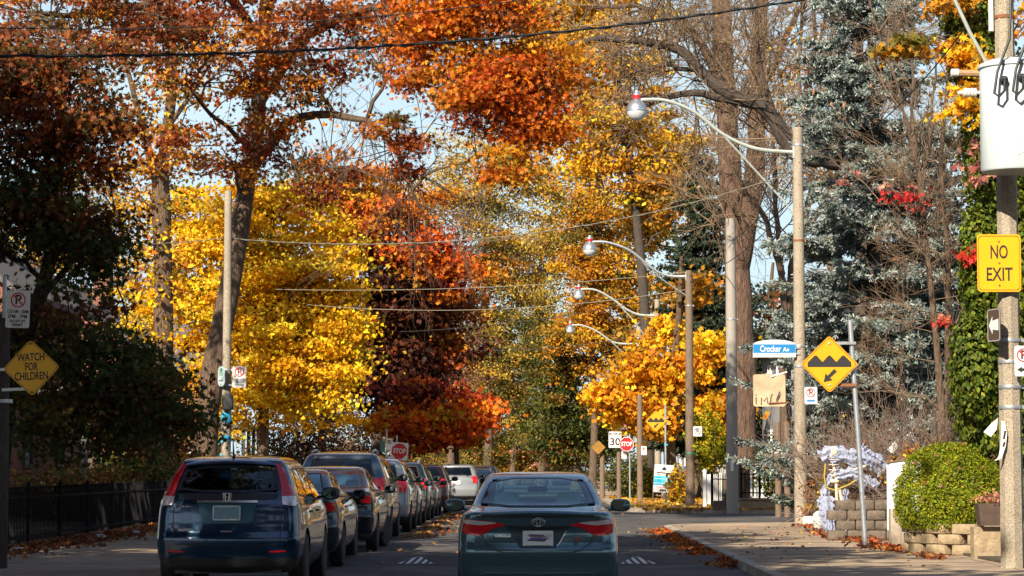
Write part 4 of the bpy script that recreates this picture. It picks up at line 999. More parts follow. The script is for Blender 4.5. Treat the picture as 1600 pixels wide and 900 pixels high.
# stop sign and parking signs on the left
dK = 98.0
sg = sign('stop_sign', 'red stop sign on a tilted white square above the parked cars', 'sign', at(624, 705, dK), rrect(.70, .70, .04), M['whitesign'], roll=R(5))
b = MB(); b.prism(octagon(.33), -.008, -.0045); b.build('octagon', M['red'], sg); text('STOP', .27, M['whitesign'], sg, (0, -.0095, 0), .5, bold=.006)
b = MB(); b.prism(rrect(.36, .16, .02), -.006, 0, c=(-.05, 0, -.46)); b.build('tab', M['red'], sg)
pole('sign_post', 'thin post holding the tilted stop sign', 620, dK + .15, 2.7, .035, .035, M['steel'], 'post')
sg = sign('parking_sign', 'white parking sign left of the tilted stop sign', 'sign', at(608, 694, 95), rrect(.24, .45, .03), M['whitesign'], roll=R(6)); parking_symbol(sg, (0, .08), .085, M['ink'])
sg = sign('parking_sign', 'green parking sign turned aside left of the tilted stop sign', 'sign', at(598, 698, 95.2), rrect(.26, .42, .05), mat('sign_dullgreen', (.06, .17, .15), .5), rz=R(-40))
pole('sign_post', 'thin post behind the white and green parking signs', 604, 95.3, 2.9, .035, .035, M['steel'], 'post')
# ------------------------------------------------------------------ overhead cables
def cable(label, a, c, sag, r, m=M['wire'], n=24, twist=False):
    a, c = Vector(a), Vector(c); b = MB()
    P = [a.lerp(c, i / n) - Vector((0, 0, sag * 4 * (i / n) * (1 - i / n))) for i in range(n + 1)]
    b.tube(P, r, 5)
    if twist:
        n2 = n * 6; b.tube([a.lerp(c, i / n2) - Vector((0, 0, sag * 4 * (i / n2) * (1 - i / n2))) + Vector((0, r * 1.6 * math.cos(i * .9), r * 1.6 * math.sin(i * .9))) for i in range(n2 + 1)], r * .55, 4)
    tag(b.build('cable', m, smooth=True), label, 'cable')
cable('thick twisted black cable crossing the top of the street', at(-60, 86, 38), at(1275, -4, 46), .35, .021, twist=True)
cable('thin cable just above the thick twisted one', at(-60, 42, 40), at(1290, -90, 46), .55, .010)
cable('pale sagging cable from the slim left pole to the first lamp post', at(353, 372, dP), at(1243, 268, dA), .75, .011, M['wirepale'], twist=True)
cable('thin pale cable left of the slim concrete pole', at(-40, 380, 52), at(353, 372, dP), .12, .010, M['wirepale'])
cable('long cable from the wooden lamp post towards the yellow tree', at(1075, 425, dB), at(430, 452, 88), .25, .013, M['wirepale'])
cable('second long cable below it ending in the yellow tree', at(1075, 452, dB), at(480, 476, 90), .45, .012, M['wirepale'])
cable('dark cable from the wooden lamp post into the maroon maple', at(1075, 456, dB), at(560, 520, 96), .35, .013)
cable('service cable running from the first lamp post back to the wooden one', at(1251, 300, dA), at(1078, 430, dB), .5, .014)
cable('low dark cable strung between the far lamp posts', at(1028, 520, dC), at(640, 545, 120), .4, .015)
cable('service cable from the wooden lamp post to the grey pole', at(1078, 440, dB), at(1144, 400, dE), .12, .015)
cable('cable running from the grey pole to the first lamp post', at(1144, 375, dE), at(1251, 262, dA), .2, .014)
cable('thin cable crossing behind the blue spruce branches', at(1251, 268, dA), at(1640, 300, 48), .3, .012)
cable('high thin cable between the two concrete poles on the right', at(1251, 240, dA), at(1580, -60, dN), .8, .012)
# ------------------------------------------------------------------ cars
def catmull_rows(rows, sub):
    A = np.array(rows, float); out = []
    for i in range(len(A) - 1):
        p0, p1, p2, p3 = A[max(i - 1, 0)], A[i], A[i + 1], A[min(i + 2, len(A) - 1)]
        for k in range(sub):
            t = k / sub
            q = .5 * (2 * p1 + (p2 - p0) * t + (2 * p0 - 5 * p1 + 4 * p2 - p3) * t * t + (3 * p1 - p0 - 3 * p2 + p3) * t ** 3)
            lin = p1 + (p2 - p1) * t
            out.append(.7 * q + .3 * lin)
    out.append(A[-1]); return np.array(out)
def inside(poly, x, y):
    poly = np.asarray(poly); r = np.zeros(len(x), bool); n = len(poly); j = n - 1
    for i in range(n):
        xi, yi = poly[i]; xj, yj = poly[j]
        c = ((yi > y) != (yj > y)) & (x < (xj - xi) * (y - yi) / (yj - yi + 1e-12) + xi)
        r ^= c; j = i
    return r
def shrink(poly, k):
    p = np.asarray(poly, float); c = p.mean(0); return c + (p - c) * k
def resample(poly, step, closed=True):
    out = []; n = len(poly)
    for i in range(n if closed else n - 1):
        a, b = np.array(poly[i], float), np.array(poly[(i + 1) % n], float); k = max(1, int(np.ceil(np.linalg.norm(b - a) / step)))
        for j in range(k): out.append(a + (b - a) * j / k)
    if not closed: out.append(np.array(poly[-1], float))
    return np.array(out)
def smooth_poly(poly, it=2):
    p = np.asarray(poly, float)
    for _ in range(it): # Chaikin
        q = np.roll(p, -1, 0); p = np.stack([.75 * p + .25 * q, .25 * p + .75 * q], 1).reshape(-1, 2)
    return p
def mirror(poly): return [(-x, z) for x, z in reversed(list(map(tuple, poly)))]
class Car:
    def __init__(s, name, label, loc, rows, L, paint, res=1.0, group='cars parked along the left kerb', rz=0, axle=(.98, 3.62), wr=.33, bulge=(.13, .2), corner=(.2, .24), lower=None, cat='car'):
        s.t = thing(name, label, cat, loc, rz, group); s.L = L; s.paint = paint; s.axle = axle; s.wr = wr
        lv = catmull_rows(rows, max(3, int(6 * res)))
        nr, nc, ns = int(16 * res) + 4, 7, int(84 * res)
        V = []; zmax = lv[:, 0].max()
        for z, yr, yf, w in lv:
            ln = yf - yr; Rr = min(corner[0], w * .5, ln * .2); Rf = min(corner[1], w * .5, ln * .2)
            br, bf = min(bulge[0], ln * .15), min(bulge[1], ln * .15)
            half = []
            for i in range(nr):
                x = (w - Rr) * i / (nr - 1); half.append((x, yr + br * (x / w) ** 2.2))
            y0 = half[-1][1]
            for i in range(1, nc + 1):
                a = math.pi / 2 * i / nc; half.append((w - Rr + Rr * math.sin(a), y0 + Rr - Rr * math.cos(a)))
            y0 = half[-1][1]
            yfe = yf - bf * ((w - Rf) / w) ** 2.2 - Rf
            for i in range(1, ns): half.append((w, y0 + (yfe - y0) * i / ns))
            for i in range(nc + 1):
                a = math.pi / 2 * i / nc; half.append((w - Rf + Rf * math.cos(a), yfe + Rf * math.sin(a)))
            for i in range(1, nr):
                x = (w - Rf) * (1 - i / (nr - 1)); half.append((x, yf - bf * (x / w) ** 2.2))
            h = np.array(half); yy = (h[:, 1] - L / 2) / (L / 2); h[:, 0] *= 1 - .055 * np.abs(yy) ** 3.2
            ring_ = np.concatenate([h, (h[1:-1] * [-1, 1])[::-1]])
            V.append(np.concatenate([ring_, np.full((len(ring_), 1), z)], 1))
        nv = len(V[0]); nl = len(V); s.V = np.concatenate(V)
        # wheel arches: snap nearby side points onto the arch circle
        ra = wr + .055; s.ra = ra
        for ya in axle:
            d = np.hypot(s.V[:, 1] - ya, s.V[:, 2] - wr); sel = (np.abs(d - ra) < .03 / res) & (np.abs(s.V[:, 0]) > .5) & (s.V[:, 2] < .9)
            k = ra / d[sel]; s.V[sel, 1] = ya + (s.V[sel, 1] - ya) * k; s.V[sel, 2] = wr + (s.V[sel, 2] - wr) * k
        j = np.arange(nv); jn = (j + 1) % nv
        F = np.concatenate([np.stack([i * nv + j, i * nv + jn, (i + 1) * nv + jn, (i + 1) * nv + j], 1) for i in range(nl - 1)])
        s.F = F; s.nv = nv; s.nl = nl
        s.bvh = BVHTree.FromPolygons([tuple(v) for v in s.V], [tuple(f) for f in F] + [tuple(range((nl - 1) * nv, nl * nv))])
        s.cut = np.zeros(len(F), bool); s.C = s.V[F].mean(1)
        a = s.V[F[:, 0]]; n_ = np.cross(s.V[F[:, 2]] - a, s.V[F[:, 3]] - s.V[F[:, 1]]); s.N = n_ / (np.linalg.norm(n_, axis=1, keepdims=True) + 1e-12)
        for ya in axle: s.cut |= (np.hypot(s.C[:, 1] - ya, s.C[:, 2] - wr) < ra) & (np.abs(s.C[:, 0]) > .5)
        s.jobs = []; s.lower = lower
    def ray(s, view, u, v):
        if view == 'rear': o, d = Vector((u, -3, v)), Vector((0, 1, 0))
        elif view == 'front': o, d = Vector((u, s.L + 3, v)), Vector((0, -1, 0))
        elif view == 'right': o, d = Vector((3, u, v)), Vector((-1, 0, 0))
        else: o, d = Vector((-3, u, v)), Vector((1, 0, 0))
        h = s.bvh.ray_cast(o, d)
        if h[0] is None:
            h = s.bvh.find_nearest(o + d * 2.6)
            if h[0] is None: return o + d * 3, -d, d
        return h[0], (h[1] if h[1].dot(d) < 0 else -h[1]), d
    def hole(s, view, poly, k=.95):
        p = shrink(poly, k)
        if view in ('rear', 'front'):
            sel = inside(p, s.C[:, 0], s.C[:, 2]) & ((s.C[:, 1] < s.L * .5) if view == 'rear' else (s.C[:, 1] > s.L * .45)) & (np.abs(s.N[:, 1]) > .12)
        else:
            sel = inside(p, s.C[:, 1], s.C[:, 2]) & ((s.C[:, 0] > .3) if view == 'right' else (s.C[:, 0] < -.3)) & (np.abs(s.N[:, 0]) > .35)
        s.cut |= sel
    def overlay(s, name, view, poly, ms, off=.004, grid=.05, parent=None, skirt=.03, band=0, round_=0, dome=0):
        """a part that lies on the body: outline in the view's plane, thickness set into the body"""
        if round_: poly = smooth_poly(poly, round_)
        out = resample(poly, grid * .7); lo, hi = out.min(0), out.max(0)
        pts = [Vector(p) for p in out]; n = len(pts)
        gx_, gy_ = np.meshgrid(np.arange(lo[0] + grid * .5, hi[0], grid), np.arange(lo[1] + grid * .5, hi[1], grid))
        g = np.stack([gx_.ravel(), gy_.ravel()], 1)
        if len(g):
            g = g[inside(out, g[:, 0], g[:, 1])]
            if len(g):
                dmin = np.min(np.linalg.norm(g[:, None] - out[None], axis=2), 1); g = g[dmin > grid * .35]
        extra = []
        if band:
            inner = []
            for i in range(n):
                a, b = out[i - 1], out[(i + 1) % n]; tt = b - a; tt /= np.linalg.norm(tt) + 1e-9; nn = np.array([-tt[1], tt[0]])
                q = out[i] + nn * band
                if not inside(out, q[:1], q[1:])[0]: q = out[i] - nn * band
                inner.append(q)
            inner = np.array(inner); extra = [Vector(p) for p in inner]
            if len(g): g = g[inside(inner, g[:, 0], g[:, 1])]
        pts += extra + [Vector(p) for p in g]
        edges = [(i, (i + 1) % n) for i in range(n)]
        res = geometry.delaunay_2d_cdt(pts, edges, [], 1, 1e-5)
        vs2, fs = res[0], [f for f in res[2] if len(f) >= 3]
        vs = []; ctr = out.mean(0); sc_ = np.abs(out - ctr).max()
        for p in vs2:
            h, nrm, d = s.ray(view, p[0], p[1]); dm = 0
            if dome: dm = dome * (1 - min(1, np.linalg.norm(np.array(p) - ctr) / sc_) ** 2)
            vs.append(h + nrm * (off + dm))
        keep = []
        for f in fs:
            c = np.mean([vs2[i][:] for i in f], 0)
            if inside(out, np.array([c[0]]), np.array([c[1]]))[0]: keep.append(f)
        mi = [0] * len(keep)
        if band:
            for q, f in enumerate(keep):
                c = np.mean([vs2[i][:] for i in f], 0)
                if not inside(inner, np.array([c[0]]), np.array([c[1]]))[0]: mi[q] = 1
        b = MB(); b.v = [tuple(v) for v in vs]; b.f = [tuple(f) for f in keep]; b.m = mi
        if skirt:
            cnt = {}
            for f in keep:
                for i in range(len(f)):
                    e = (f[i], f[(i + 1) % len(f)]); k = tuple(sorted(e)); cnt.setdefault(k, []).append(e)
            bd = [v[0] for v in cnt.values() if len(v) == 1]; mp = {}
            dd = s.ray(view, *out[0])[2]
            for e in bd:
                for i in e:
                    if i not in mp:
                        mp[i] = len(b.v); b.v.append(tuple(Vector(vs[i]) + dd * skirt))
            for i, j in bd: b.f.append((j, i, mp[i], mp[j])); b.m.append(1 if band else 0)
        o = b.build(name, ms, parent or s.t, smooth=True)
        return o
    def ribbon(s, name, view, lines, m, width=.007, off=.0016, parent=None, rise=0):
        b = MB()
        for line in lines:
            P = resample(line, .04, False)
            for i in range(len(P) - 1):
                t = P[i + 1] - P[i]; t /= np.linalg.norm(t) + 1e-9; nn = np.array([-t[1], t[0]]) * width / 2
                q = []
                for c in (P[i] - nn, P[i] + nn, P[i + 1] + nn, P[i + 1] - nn):
                    h, nr_, d = s.ray(view, c[0], c[1]); q.append(h + nr_ * off)
                b.add(q, [(0, 1, 2, 3)])
        return b.build(name, m, parent or s.t, fix=False)
    def wing(s, name, m, hw, yc, zc, depth, thick, bow=.08, droop=.02, tip=.5, n=24):
        b = MB(); k = 10; vs = []
        for i in range(n + 1):
            u = -1 + 2 * i / n; e = 1 - (1 - tip) * abs(u) ** 6
            for j in range(k):
                a = 2 * math.pi * j / k
                vs.append((hw * u, yc + bow * u * u + depth / 2 * (math.cos(a)) * e, zc - droop * u * u + thick / 2 * math.sin(a) * e + .10 * depth * math.cos(a)))
        b.add(vs, [(i * k + j, i * k + (j + 1) % k, (i + 1) * k + (j + 1) % k, (i + 1) * k + j) for i in range(n) for j in range(k)] + [tuple(range(k)), tuple(n * k + j for j in range(k))])
        return b.build(name, m, s.t, smooth=True)
    def finish(s, deck=True):
        F = s.F[~s.cut]; low = s.lower
        V = s.V; faces = [tuple(f) for f in F]
        mi = [1 if (low and s.C[i, 2] < low) else 0 for i in np.nonzero(~s.cut)[0]]
        top = tuple(range((s.nl - 1) * s.nv, s.nl * s.nv)); faces.append(top); mi.append(0)
        bot = tuple(range(s.nv - 1, -1, -1))
        me = bpy.data.meshes.new('body'); me.from_pydata([tuple(v) for v in V], [], faces)
        me.materials.append(s.paint); me.materials.append(M['plastic']); me.polygons.foreach_set('material_index', mi)
        me.polygons.foreach_set('use_smooth', [True] * len(faces)); me.update()
        b = bmesh.new(); b.from_mesh(me)
        loose = [v for v in b.verts if not v.link_faces]; bmesh.ops.delete(b, geom=loose, context='VERTS'); bmesh.ops.recalc_face_normals(b, faces=b.faces)
        b.to_mesh(me); b.free()
        try: me.set_sharp_from_angle(angle=R(50))
        except Exception: pass
        o = bpy.data.objects.new('body', me); C.objects.link(o); o.parent = s.t
        u = MB(); u.box((0, s.L / 2, .26), (1.30, s.L * .9, .1))
        for ya in s.axle:
            for sx in (-1, 1):
                k = 14; q = [(ya + (s.ra + .01) * math.cos(math.pi * (i / k * 1.2 - .1)), s.wr + (s.ra + .01) * math.sin(math.pi * (i / k * 1.2 - .1))) for i in range(k + 1)]
                vs = [(sx * .5, y, z) for y, z in q] + [(sx * .845, y, z) for y, z in q]
                u.add(vs, [(i, i + 1, k + 2 + i, k + 1 + i) for i in range(k)] + [tuple(range(k + 1))])
        u.build('underbody', M['black'], s.t, fix=False)
        return o
    def wheels(s, hw, turn=0):
        for ya, tn in ((s.axle[0], 0), (s.axle[1], turn)):
            for sx in (-1, 1):
                r = s.wr; b = MB(); w2 = .105
                b.lathe([(r * .62, -w2), (r * .9, -w2 * .98), (r * .985, -w2 * .75), (r, -w2 * .3), (r, w2 * .3), (r * .985, w2 * .75), (r * .9, w2 * .98), (r * .62, w2)], (0, 0, 0), 28, axis='X')
                o = b.build('wheel', M['rubber'], s.t, smooth=True, loc=(sx * (hw - .115), ya, r)); o.rotation_euler = (0, 0, tn)
                q = MB(); q.lathe([(r * .66, w2 * .95), (r * .64, w2 * .6), (r * .6, w2 * .2), (.001, w2 * .15)], (0, 0, 0), 28, axis='X'); q.lathe([(.001, w2 * .86), (.05, w2 * .85), (.06, w2 * .5)], (0, 0, 0), 10, axis='X')
                for k in range(10):
                    a = 2 * math.pi * k / 10; q.box((w2 * .72, r * .36 * math.cos(a), r * .36 * math.sin(a)), (.022, .03, r * .56), rx=a - math.pi / 2)
                if sx < 0: q.v = [(-x, y, z) for x, y, z in q.v]
                q.build('rim', M['alloy'], o, smooth=True)
    def interior(s, xs=.36, yfront=2.25, yrear=1.3, zs=.55, m=None, ztop=1.12, hero=False):
        m = m or M['seat']; b = MB()
        b.sbox((0, yrear, zs + .17), (1.25, .25, .68), .4, 8, rx=R(-14))
        for x in (-.34, .34): b.sbox((x, yrear - .1, ztop - .12), (.26, .11, .18), .5, 8)
        b.sbox((0, yrear + .35, zs - .02), (1.25, .5, .2), .4, 8); b.build('rear_bench', m, s.t, smooth=True)
        for x in (-xs, xs):
            b = MB(); b.sbox((x, yfront, zs + .24), (.5, .22, .74), .45, 10, rx=R(-12)); b.sbox((x, yfront + .3, zs - .02), (.5, .55, .2), .4, 8)
            b.sbox((x, yfront - .14, ztop + .02), (.29, .12, .21), .5, 10)
            for dx in (-.06, .06): b.tube([(x + dx, yfront - .12, ztop - .14), (x + dx, yfront - .13, ztop)], .008, 5)
            b.build('front_seat', m, s.t, smooth=True)
        b = MB(); b.sbox((0, yfront + .95, zs + .28), (1.35, .45, .34), .35, 10); b.box((0, s.L * .47, .4), (1.3, s.L * .62, .06)); b.box((0, yrear - .35, zs + .32), (1.2, .5, .05))
        b.build('dashboard', M['dash'], s.t, smooth=True)
        b = MB(); P = [(-xs + .17 * math.cos(a), yfront + .62 + .05 * math.sin(a), zs + .36 + .17 * math.sin(a)) for a in np.linspace(0, 2 * math.pi, 19)]
        b.tube(P, .014, 6); b.build('steering_wheel', M['dash'], s.t, smooth=True)
        if hero:
            b = MB(); b.sbox((0, yfront + .62, ztop + .15), (.24, .03, .07), .4, 8); b.build('rear_view_mirror', M['dash'], s.t, smooth=True)
    def mirrors(s, x, y, z, m=None, size=(.2, .1, .14)):
        for sx in (-1, 1):
            b = MB(); b.sbox((sx * (x + size[0] * .5), y, z), size, .7, 12, rz=sx * R(-12)); b.tube([(sx * (x - .08), y + .03, z - .05), (sx * (x + .05), y + .02, z - .04)], .022, 6)
            o = b.build('side_mirror', m or s.paint, s.t, smooth=True)
            b = MB(); n = 20; b.add([(sx * (x + size[0] * .5) + size[0] * .42 * math.cos(2 * math.pi * i / n), y - size[1] * .42 - .012, z + size[2] * .40 * math.sin(2 * math.pi * i / n)) for i in range(n)], [tuple(range(n))])
            b.build('mirror_glass', mat('mirror_silver', (.03, .04, .04), .05, 1), o)
def paint(name, col, metal=.55, rough=.3): return mat('paint_' + name, col, rough, metal, coat=1)
SED = [(.20, .20, 4.44, .73), (.26, .10, 4.52, .82), (.36, .045, 4.57, .865), (.46, .03, 4.6, .882), (.58, .00, 4.61, .888), (.635, .004, 4.60, .888), (.70, .055, 4.55, .886), (.80, .075, 4.42, .882),
       (.90, .055, 4.02, .866), (.97, .035, 3.66, .846), (1.005, .03, 3.52, .825), (1.03, .075, 3.42, .795), (1.05, .28, 3.34, .765), (1.085, .52, 3.2, .728), (1.15, .70, 3.04, .70), (1.25, .93, 2.82, .655), (1.34, 1.16, 2.62, .612),
       (1.40, 1.36, 2.46, .572), (1.432, 1.52, 2.34, .53), (1.45, 1.72, 2.2, .43), (1.458, 1.9, 2.05, .22)]
SUV = [(.22, .22, 4.35, .76), (.30, .10, 4.44, .85), (.42, .03, 4.49, .895), (.55, .005, 4.51, .91), (.64, .0, 4.51, .912), (.72, .035, 4.49, .91), (.82, .06, 4.43, .906), (.95, .075, 4.22, .896), (1.03, .09, 3.9, .884), (1.10, .115, 3.6, .862),
       (1.20, .17, 3.38, .826), (1.35, .27, 3.08, .768), (1.48, .37, 2.82, .712), (1.55, .40, 2.66, .672), (1.585, .42, 2.56, .64), (1.615, .55, 2.42, .59), (1.64, .85, 2.2, .50), (1.655, 1.25, 1.85, .26)]
def scaled(rows, kz, ky, kw): return [(z * kz, yr * ky, yf * ky, w * kw) for z, yr, yf, w in rows]
# ---------- the sedan ahead
c = Car('sedan', 'teal grey sedan driving ahead in the middle of the street', (.03, 25.85, 0), SED, 4.61, paint('teal_grey', (.085, .165, .19), .55, .25), 1.15, group=None, corner=(.24, .24), bulge=(.15, .2))
glass = [(-.635, 1.075), (.635, 1.075), (.595, 1.20), (.505, 1.385), (-.505, 1.385), (-.595, 1.20)]
ws = [(-.62, 1.09), (.62, 1.09), (.47, 1.40), (-.47, 1.40)]
sw1 = [(1.05, 1.06), (2.02, 1.02), (2.0, 1.39), (1.62, 1.38)]; sw2 = [(2.08, 1.02), (3.05, 1.0), (2.6, 1.30), (2.4, 1.38), (2.08, 1.39)]
for v, p in (('rear', glass), ('front', ws), ('right', sw1), ('right', sw2), ('left', sw1), ('left', sw2)): c.hole(v, p)
c.overlay('rear_window', 'rear', glass, [GL, M['plastic']], .007, .032, band=.014, round_=1)
c.overlay('windscreen', 'front', ws, [GL, M['plastic']], .006, .07, band=.03)
for v in ('right', 'left'):
    for p in (sw1, sw2): c.overlay('side_window', v, p, [GL, M['plastic']], .004, .08, band=.02)
lamp = [(.33, .888), (.40, .915), (.52, .935), (.66, .945), (.775, .955), (.80, .93), (.80, .82), (.775, .79), (.66, .766), (.585, .785), (.52, .83), (.46, .868), (.39, .88)]
clear = [(.42, .918), (.52, .932), (.66, .942), (.77, .951), (.785, .905), (.67, .897), (.60, .893), (.50, .905)]
for k, lp in enumerate((lamp, mirror(lamp))):
    o = c.overlay('tail_lamp', 'rear', lp, M['redplastic'], .012, .03, skirt=.05, round_=1, dome=.012)
    c.overlay('reverse_lens', 'rear', clear if k == 0 else mirror(clear), M['clearplastic'], .022, .03, parent=o, round_=1, dome=.006)
c.wing('spoiler', c.paint, .66, .075, 1.035, .15, .032, .13, .03)
c.ribbon('spoiler_underside_shade', 'rear', [[(-.6, .985), (-.4, .985), (.4, .985), (.6, .985)]], M['black'], .03, .003)  # black strip painted for the shade under the spoiler
c.overlay('plate_recess', 'rear', [(-.33, .862), (.33, .862), (.20, .655), (.165, .645), (-.165, .645), (-.20, .655)], mat('recess_shade', (.03, .055, .062), .4, .3), .002, .03, skirt=0)  # flat panel; shade of the plate recess put into a darker paint
c.ribbon('trunk_trim', 'rear', [[(-.33, .872), (-.2, .862), (.2, .862), (.33, .872)]], M['black'], .03, .012)
c.ribbon('recess_edge', 'rear', [[(.305, .83), (.225, .69), (.20, .665)]], M['chrome'], .011, .006)
c.ribbon('panel_gap', 'rear', [[(-.60, .78), (-.56, .70), (-.45, .62), (-.36, .60), (.36, .60), (.45, .62), (.56, .70), (.60, .78)], [(-.62, .95), (-.66, 1.0)], [(.62, .95), (.66, 1.0)]], M['black'], .011)
c.ribbon('bumper_highlight', 'rear', [[(-.62, .365), (-.55, .385), (.55, .385), (.62, .365)]], M['chrome'], .006, .002)  # bright strip painted for the highlight on the bumper crease
b = MB(); b.prism(rrect(.325, .165, .012), -.006, .002); p = b.build('number_plate', M['white'], c.t, loc=(0, .045, .748)); p.rotation_euler = (R(-3), 0, 0)
for z, x0, x1, wv, col in ((.035, -.115, .07, .012, (.10, .08, .11)), (.02, -.1, .10, .010, (.28, .1, .16)), (-.002, -.09, .11, .014, (.10, .10, .34)), (-.02, -.12, .09, .013, (.07, .05, .09)), (.0, .02, .13, .009, (.55, .3, .28))):
    b = MB(); b.prism([(x0, z - wv * .3), (x1 - .02, z - wv), (x1, z + wv * .6), (x0 + .02, z + wv)], -.0085, -.0065); b.build('smear', mat('smear_%d' % int(1000 * (z + 1) + 100 * (x0 + 1)), col, .6), p)
b = MB()
for k in range(5): b.prism([(.05 + k * .02, .012), (.056 + k * .02, .012), (.07 + k * .02, .048), (.064 + k * .02, .048)], -.0088, -.0066)
b.build('smear', mat('smear_grey', (.4, .38, .42), .6), p)
b = MB()
for x, z in ((-.11, .062), (.11, .062), (-.11, -.062), (.11, -.062)): b.lathe([(.006, -.0085), (.006, -.006)], (x, 0, z), 8, axis='Y')
b.build('screw', M['steel'], p)
def ell(cx, cz, rx, rz, n=28, a0=0, a1=360): return [(cx + rx * math.cos(R(a0 + (a1 - a0) * i / n)), 0, cz + rz * math.sin(R(a0 + (a1 - a0) * i / n))) for i in range(n + 1)]
b = MB(); b.tube(ell(0, 0, .068, .046), .0075, 6); b.tube(ell(0, .012, .05, .017), .006, 6); b.tube(ell(0, -.0, .02, .043), .006, 6)
e = b.build('emblem', M['chrome'], c.t, smooth=True, loc=(.005, .03, .922)); e.rotation_euler = (R(8), 0, 0)
text('COROLLA', .036, M['chrome'], c.t, (-.375, .048, .775), .17, rot=(math.pi / 2, 0, R(-4)), bold=.001)
text('S', .05, M['red'], c.t, (.415, .05, .74), .04, rot=(math.pi / 2, 0, R(4)), bold=.002)
b = MB(); b.box((0, .86, 1.055), (.20, .06, .035)); b.build('brake_light', mat('brake_bar', (.3, .3, .32), .4), c.t)
c.interior(.36, 2.2, 1.15, .52, mat('seat_light', (.55, .58, .56), .8), 1.10, hero=True); c.wheels(.885); c.mirrors(.86, 2.86, 1.06, size=(.24, .12, .15)); c.finish()
# ---------- the near suv
c = Car('suv', 'dark blue suv parked nearest with its rear window dark', (-3.76, 29.5, 0), SUV, 4.52, paint('navy', (.010, .045, .10), .6, .26), 1.1, lower=.40, wr=.35, axle=(.98, 3.6), corner=(.2, .24), bulge=(.11, .2))
glass = [(-.63, 1.20), (.63, 1.20), (.60, 1.33), (.535, 1.525), (-.535, 1.525), (-.60, 1.33)]
ws = [(-.68, 1.13), (.68, 1.13), (.52, 1.55), (-.52, 1.55)]
sw = [[(.62, 1.16), (1.32, 1.12), (1.34, 1.48), (.95, 1.5)], [(1.40, 1.11), (2.2, 1.09), (2.2, 1.50), (1.42, 1.5)], [(2.28, 1.09), (3.25, 1.07), (2.75, 1.42), (2.6, 1.49), (2.28, 1.5)]]
c.hole('rear', glass); c.hole('front', ws)
for v in ('right', 'left'):
    for p in sw: c.hole(v, p)
c.overlay('rear_window', 'rear', glass, [GLD, M['plastic']], .004, .06, band=.03, round_=1)
c.overlay('windscreen', 'front', ws, [GL, M['plastic']], .004, .08, band=.03)
for v in ('right', 'left'):
    for p in sw: c.overlay('side_window', v, p, [GLD, M['plastic']], .004, .08, band=.02)
lp = [(.545, 1.545), (.60, 1.55), (.66, 1.44), (.72, 1.29), (.79, 1.19), (.80, 1.15), (.655, 1.15), (.645, 1.20), (.615, 1.34)]
cl = [(.655, 1.148), (.80, 1.148), (.83, 1.06), (.81, 1.03), (.67, 1.045)]
for k in (0, 1):
    o = c.overlay('tail_lamp', 'rear', lp if k == 0 else mirror(lp), M['redplastic'], .012, .03, skirt=.05, dome=.01)
    c.overlay('reverse_lens', 'rear', cl if k == 0 else mirror(cl), M['clearplastic'], .013, .03, parent=o, skirt=.05, dome=.01)
c.overlay('tailgate_panel', 'rear', [(-.62, 1.185), (.62, 1.185), (.60, 1.12), (.36, 1.1), (-.36, 1.1), (-.60, 1.12)], M['plastic'], .003, .05, skirt=0)
c.ribbon('chrome_bar', 'rear', [[(-.37, 1.085), (.37, 1.085)]], M['chrome'], .026, .016)
c.overlay('plate_recess', 'rear', [(-.36, 1.068), (.36, 1.068), (.31, .85), (.27, .825), (-.27, .825), (-.31, .85)], mat('recess_lit_navy', (.03, .10, .14), .35, .4), .002, .05, skirt=0)  # flat panel; bluish light in the recess put into its paler colour
b = MB(); b.prism(rrect(.32, .16, .012), -.006, .002); p = b.build('number_plate', mat('plate_blue_white', (.15, .27, .33), .5, var=.2, vscale=9), c.t, loc=(0, .055, .95)); p.rotation_euler = (R(-6), 0, 0)
b = MB(); frame_ring(b, rrect(.34, .18, .015), rrect(.305, .145, .01), -.012, .004); b.build('plate_frame', M['steel'], p)
b = MB(); P_ = [(-.05, .045), (-.04, -.045), (.04, -.045), (.05, .045)]
b.tube([(x, 0, z) for x, z in P_ + P_[:1]], .0035, 6); b.tube([(-.028, 0, .038), (-.019, 0, -.038)], .006, 6); b.tube([(.028, 0, .038), (.019, 0, -.038)], .006, 6); b.tube([(-.022, 0, 0), (.022, 0, 0)], .006, 6)
b.build('emblem', M['chrome'], c.t, smooth=True, loc=(0, .09, 1.145))
text('CR-V', .036, M['steel'], c.t, (-.53, .095, 1.03), .12)
c.ribbon('panel_gap', 'rear', [[(-.66, 1.04), (-.655, .62), (-.60, .565), (.60, .565), (.655, .62), (.66, 1.04)]], M['black'], .010)
c.overlay('tailgate_handle', 'rear', [(-.075, .735), (.075, .735), (.07, .72), (-.07, .72)], M['chrome'], .006, .04, skirt=.01)
c.overlay('bumper_reflector', 'rear', [(-.72, .50), (-.52, .49), (-.52, .472), (-.72, .48)], M['redplastic'], .006, .05, skirt=.01)
c.overlay('bumper_reflector', 'rear', [(.52, .49), (.72, .50), (.72, .48), (.52, .472)], M['redplastic'], .006, .05, skirt=.01)
c.wing('rear_spoiler', c.paint, .56, .42, 1.585, .26, .045, .09, .03)
b = MB(); b.tube([(0, .75, 1.62), (0, .70, 1.66), (0, .62, 1.86)], [.03, .012, .006], 8); b.build('antenna', M['black'], c.t, smooth=True)
b = MB(); b.tube([(-.1, .37, 1.245), (.1, .33, 1.235), (.34, .30, 1.22)], .008, 6); b.build('rear_wiper', M['black'], c.t)
c.ribbon('door_gap', 'right', [[(1.36, 1.5), (1.36, .5), (1.5, .34)], [(2.24, 1.5), (2.24, .32)], [(3.2, 1.0), (3.15, .34)]], M['black'], .009)
for y in (1.5, 2.4): c.overlay('door_handle', 'right', [(y, .96), (y + .2, .96), (y + .2, .93), (y, .93)], c.paint, .03, .05, skirt=.02)
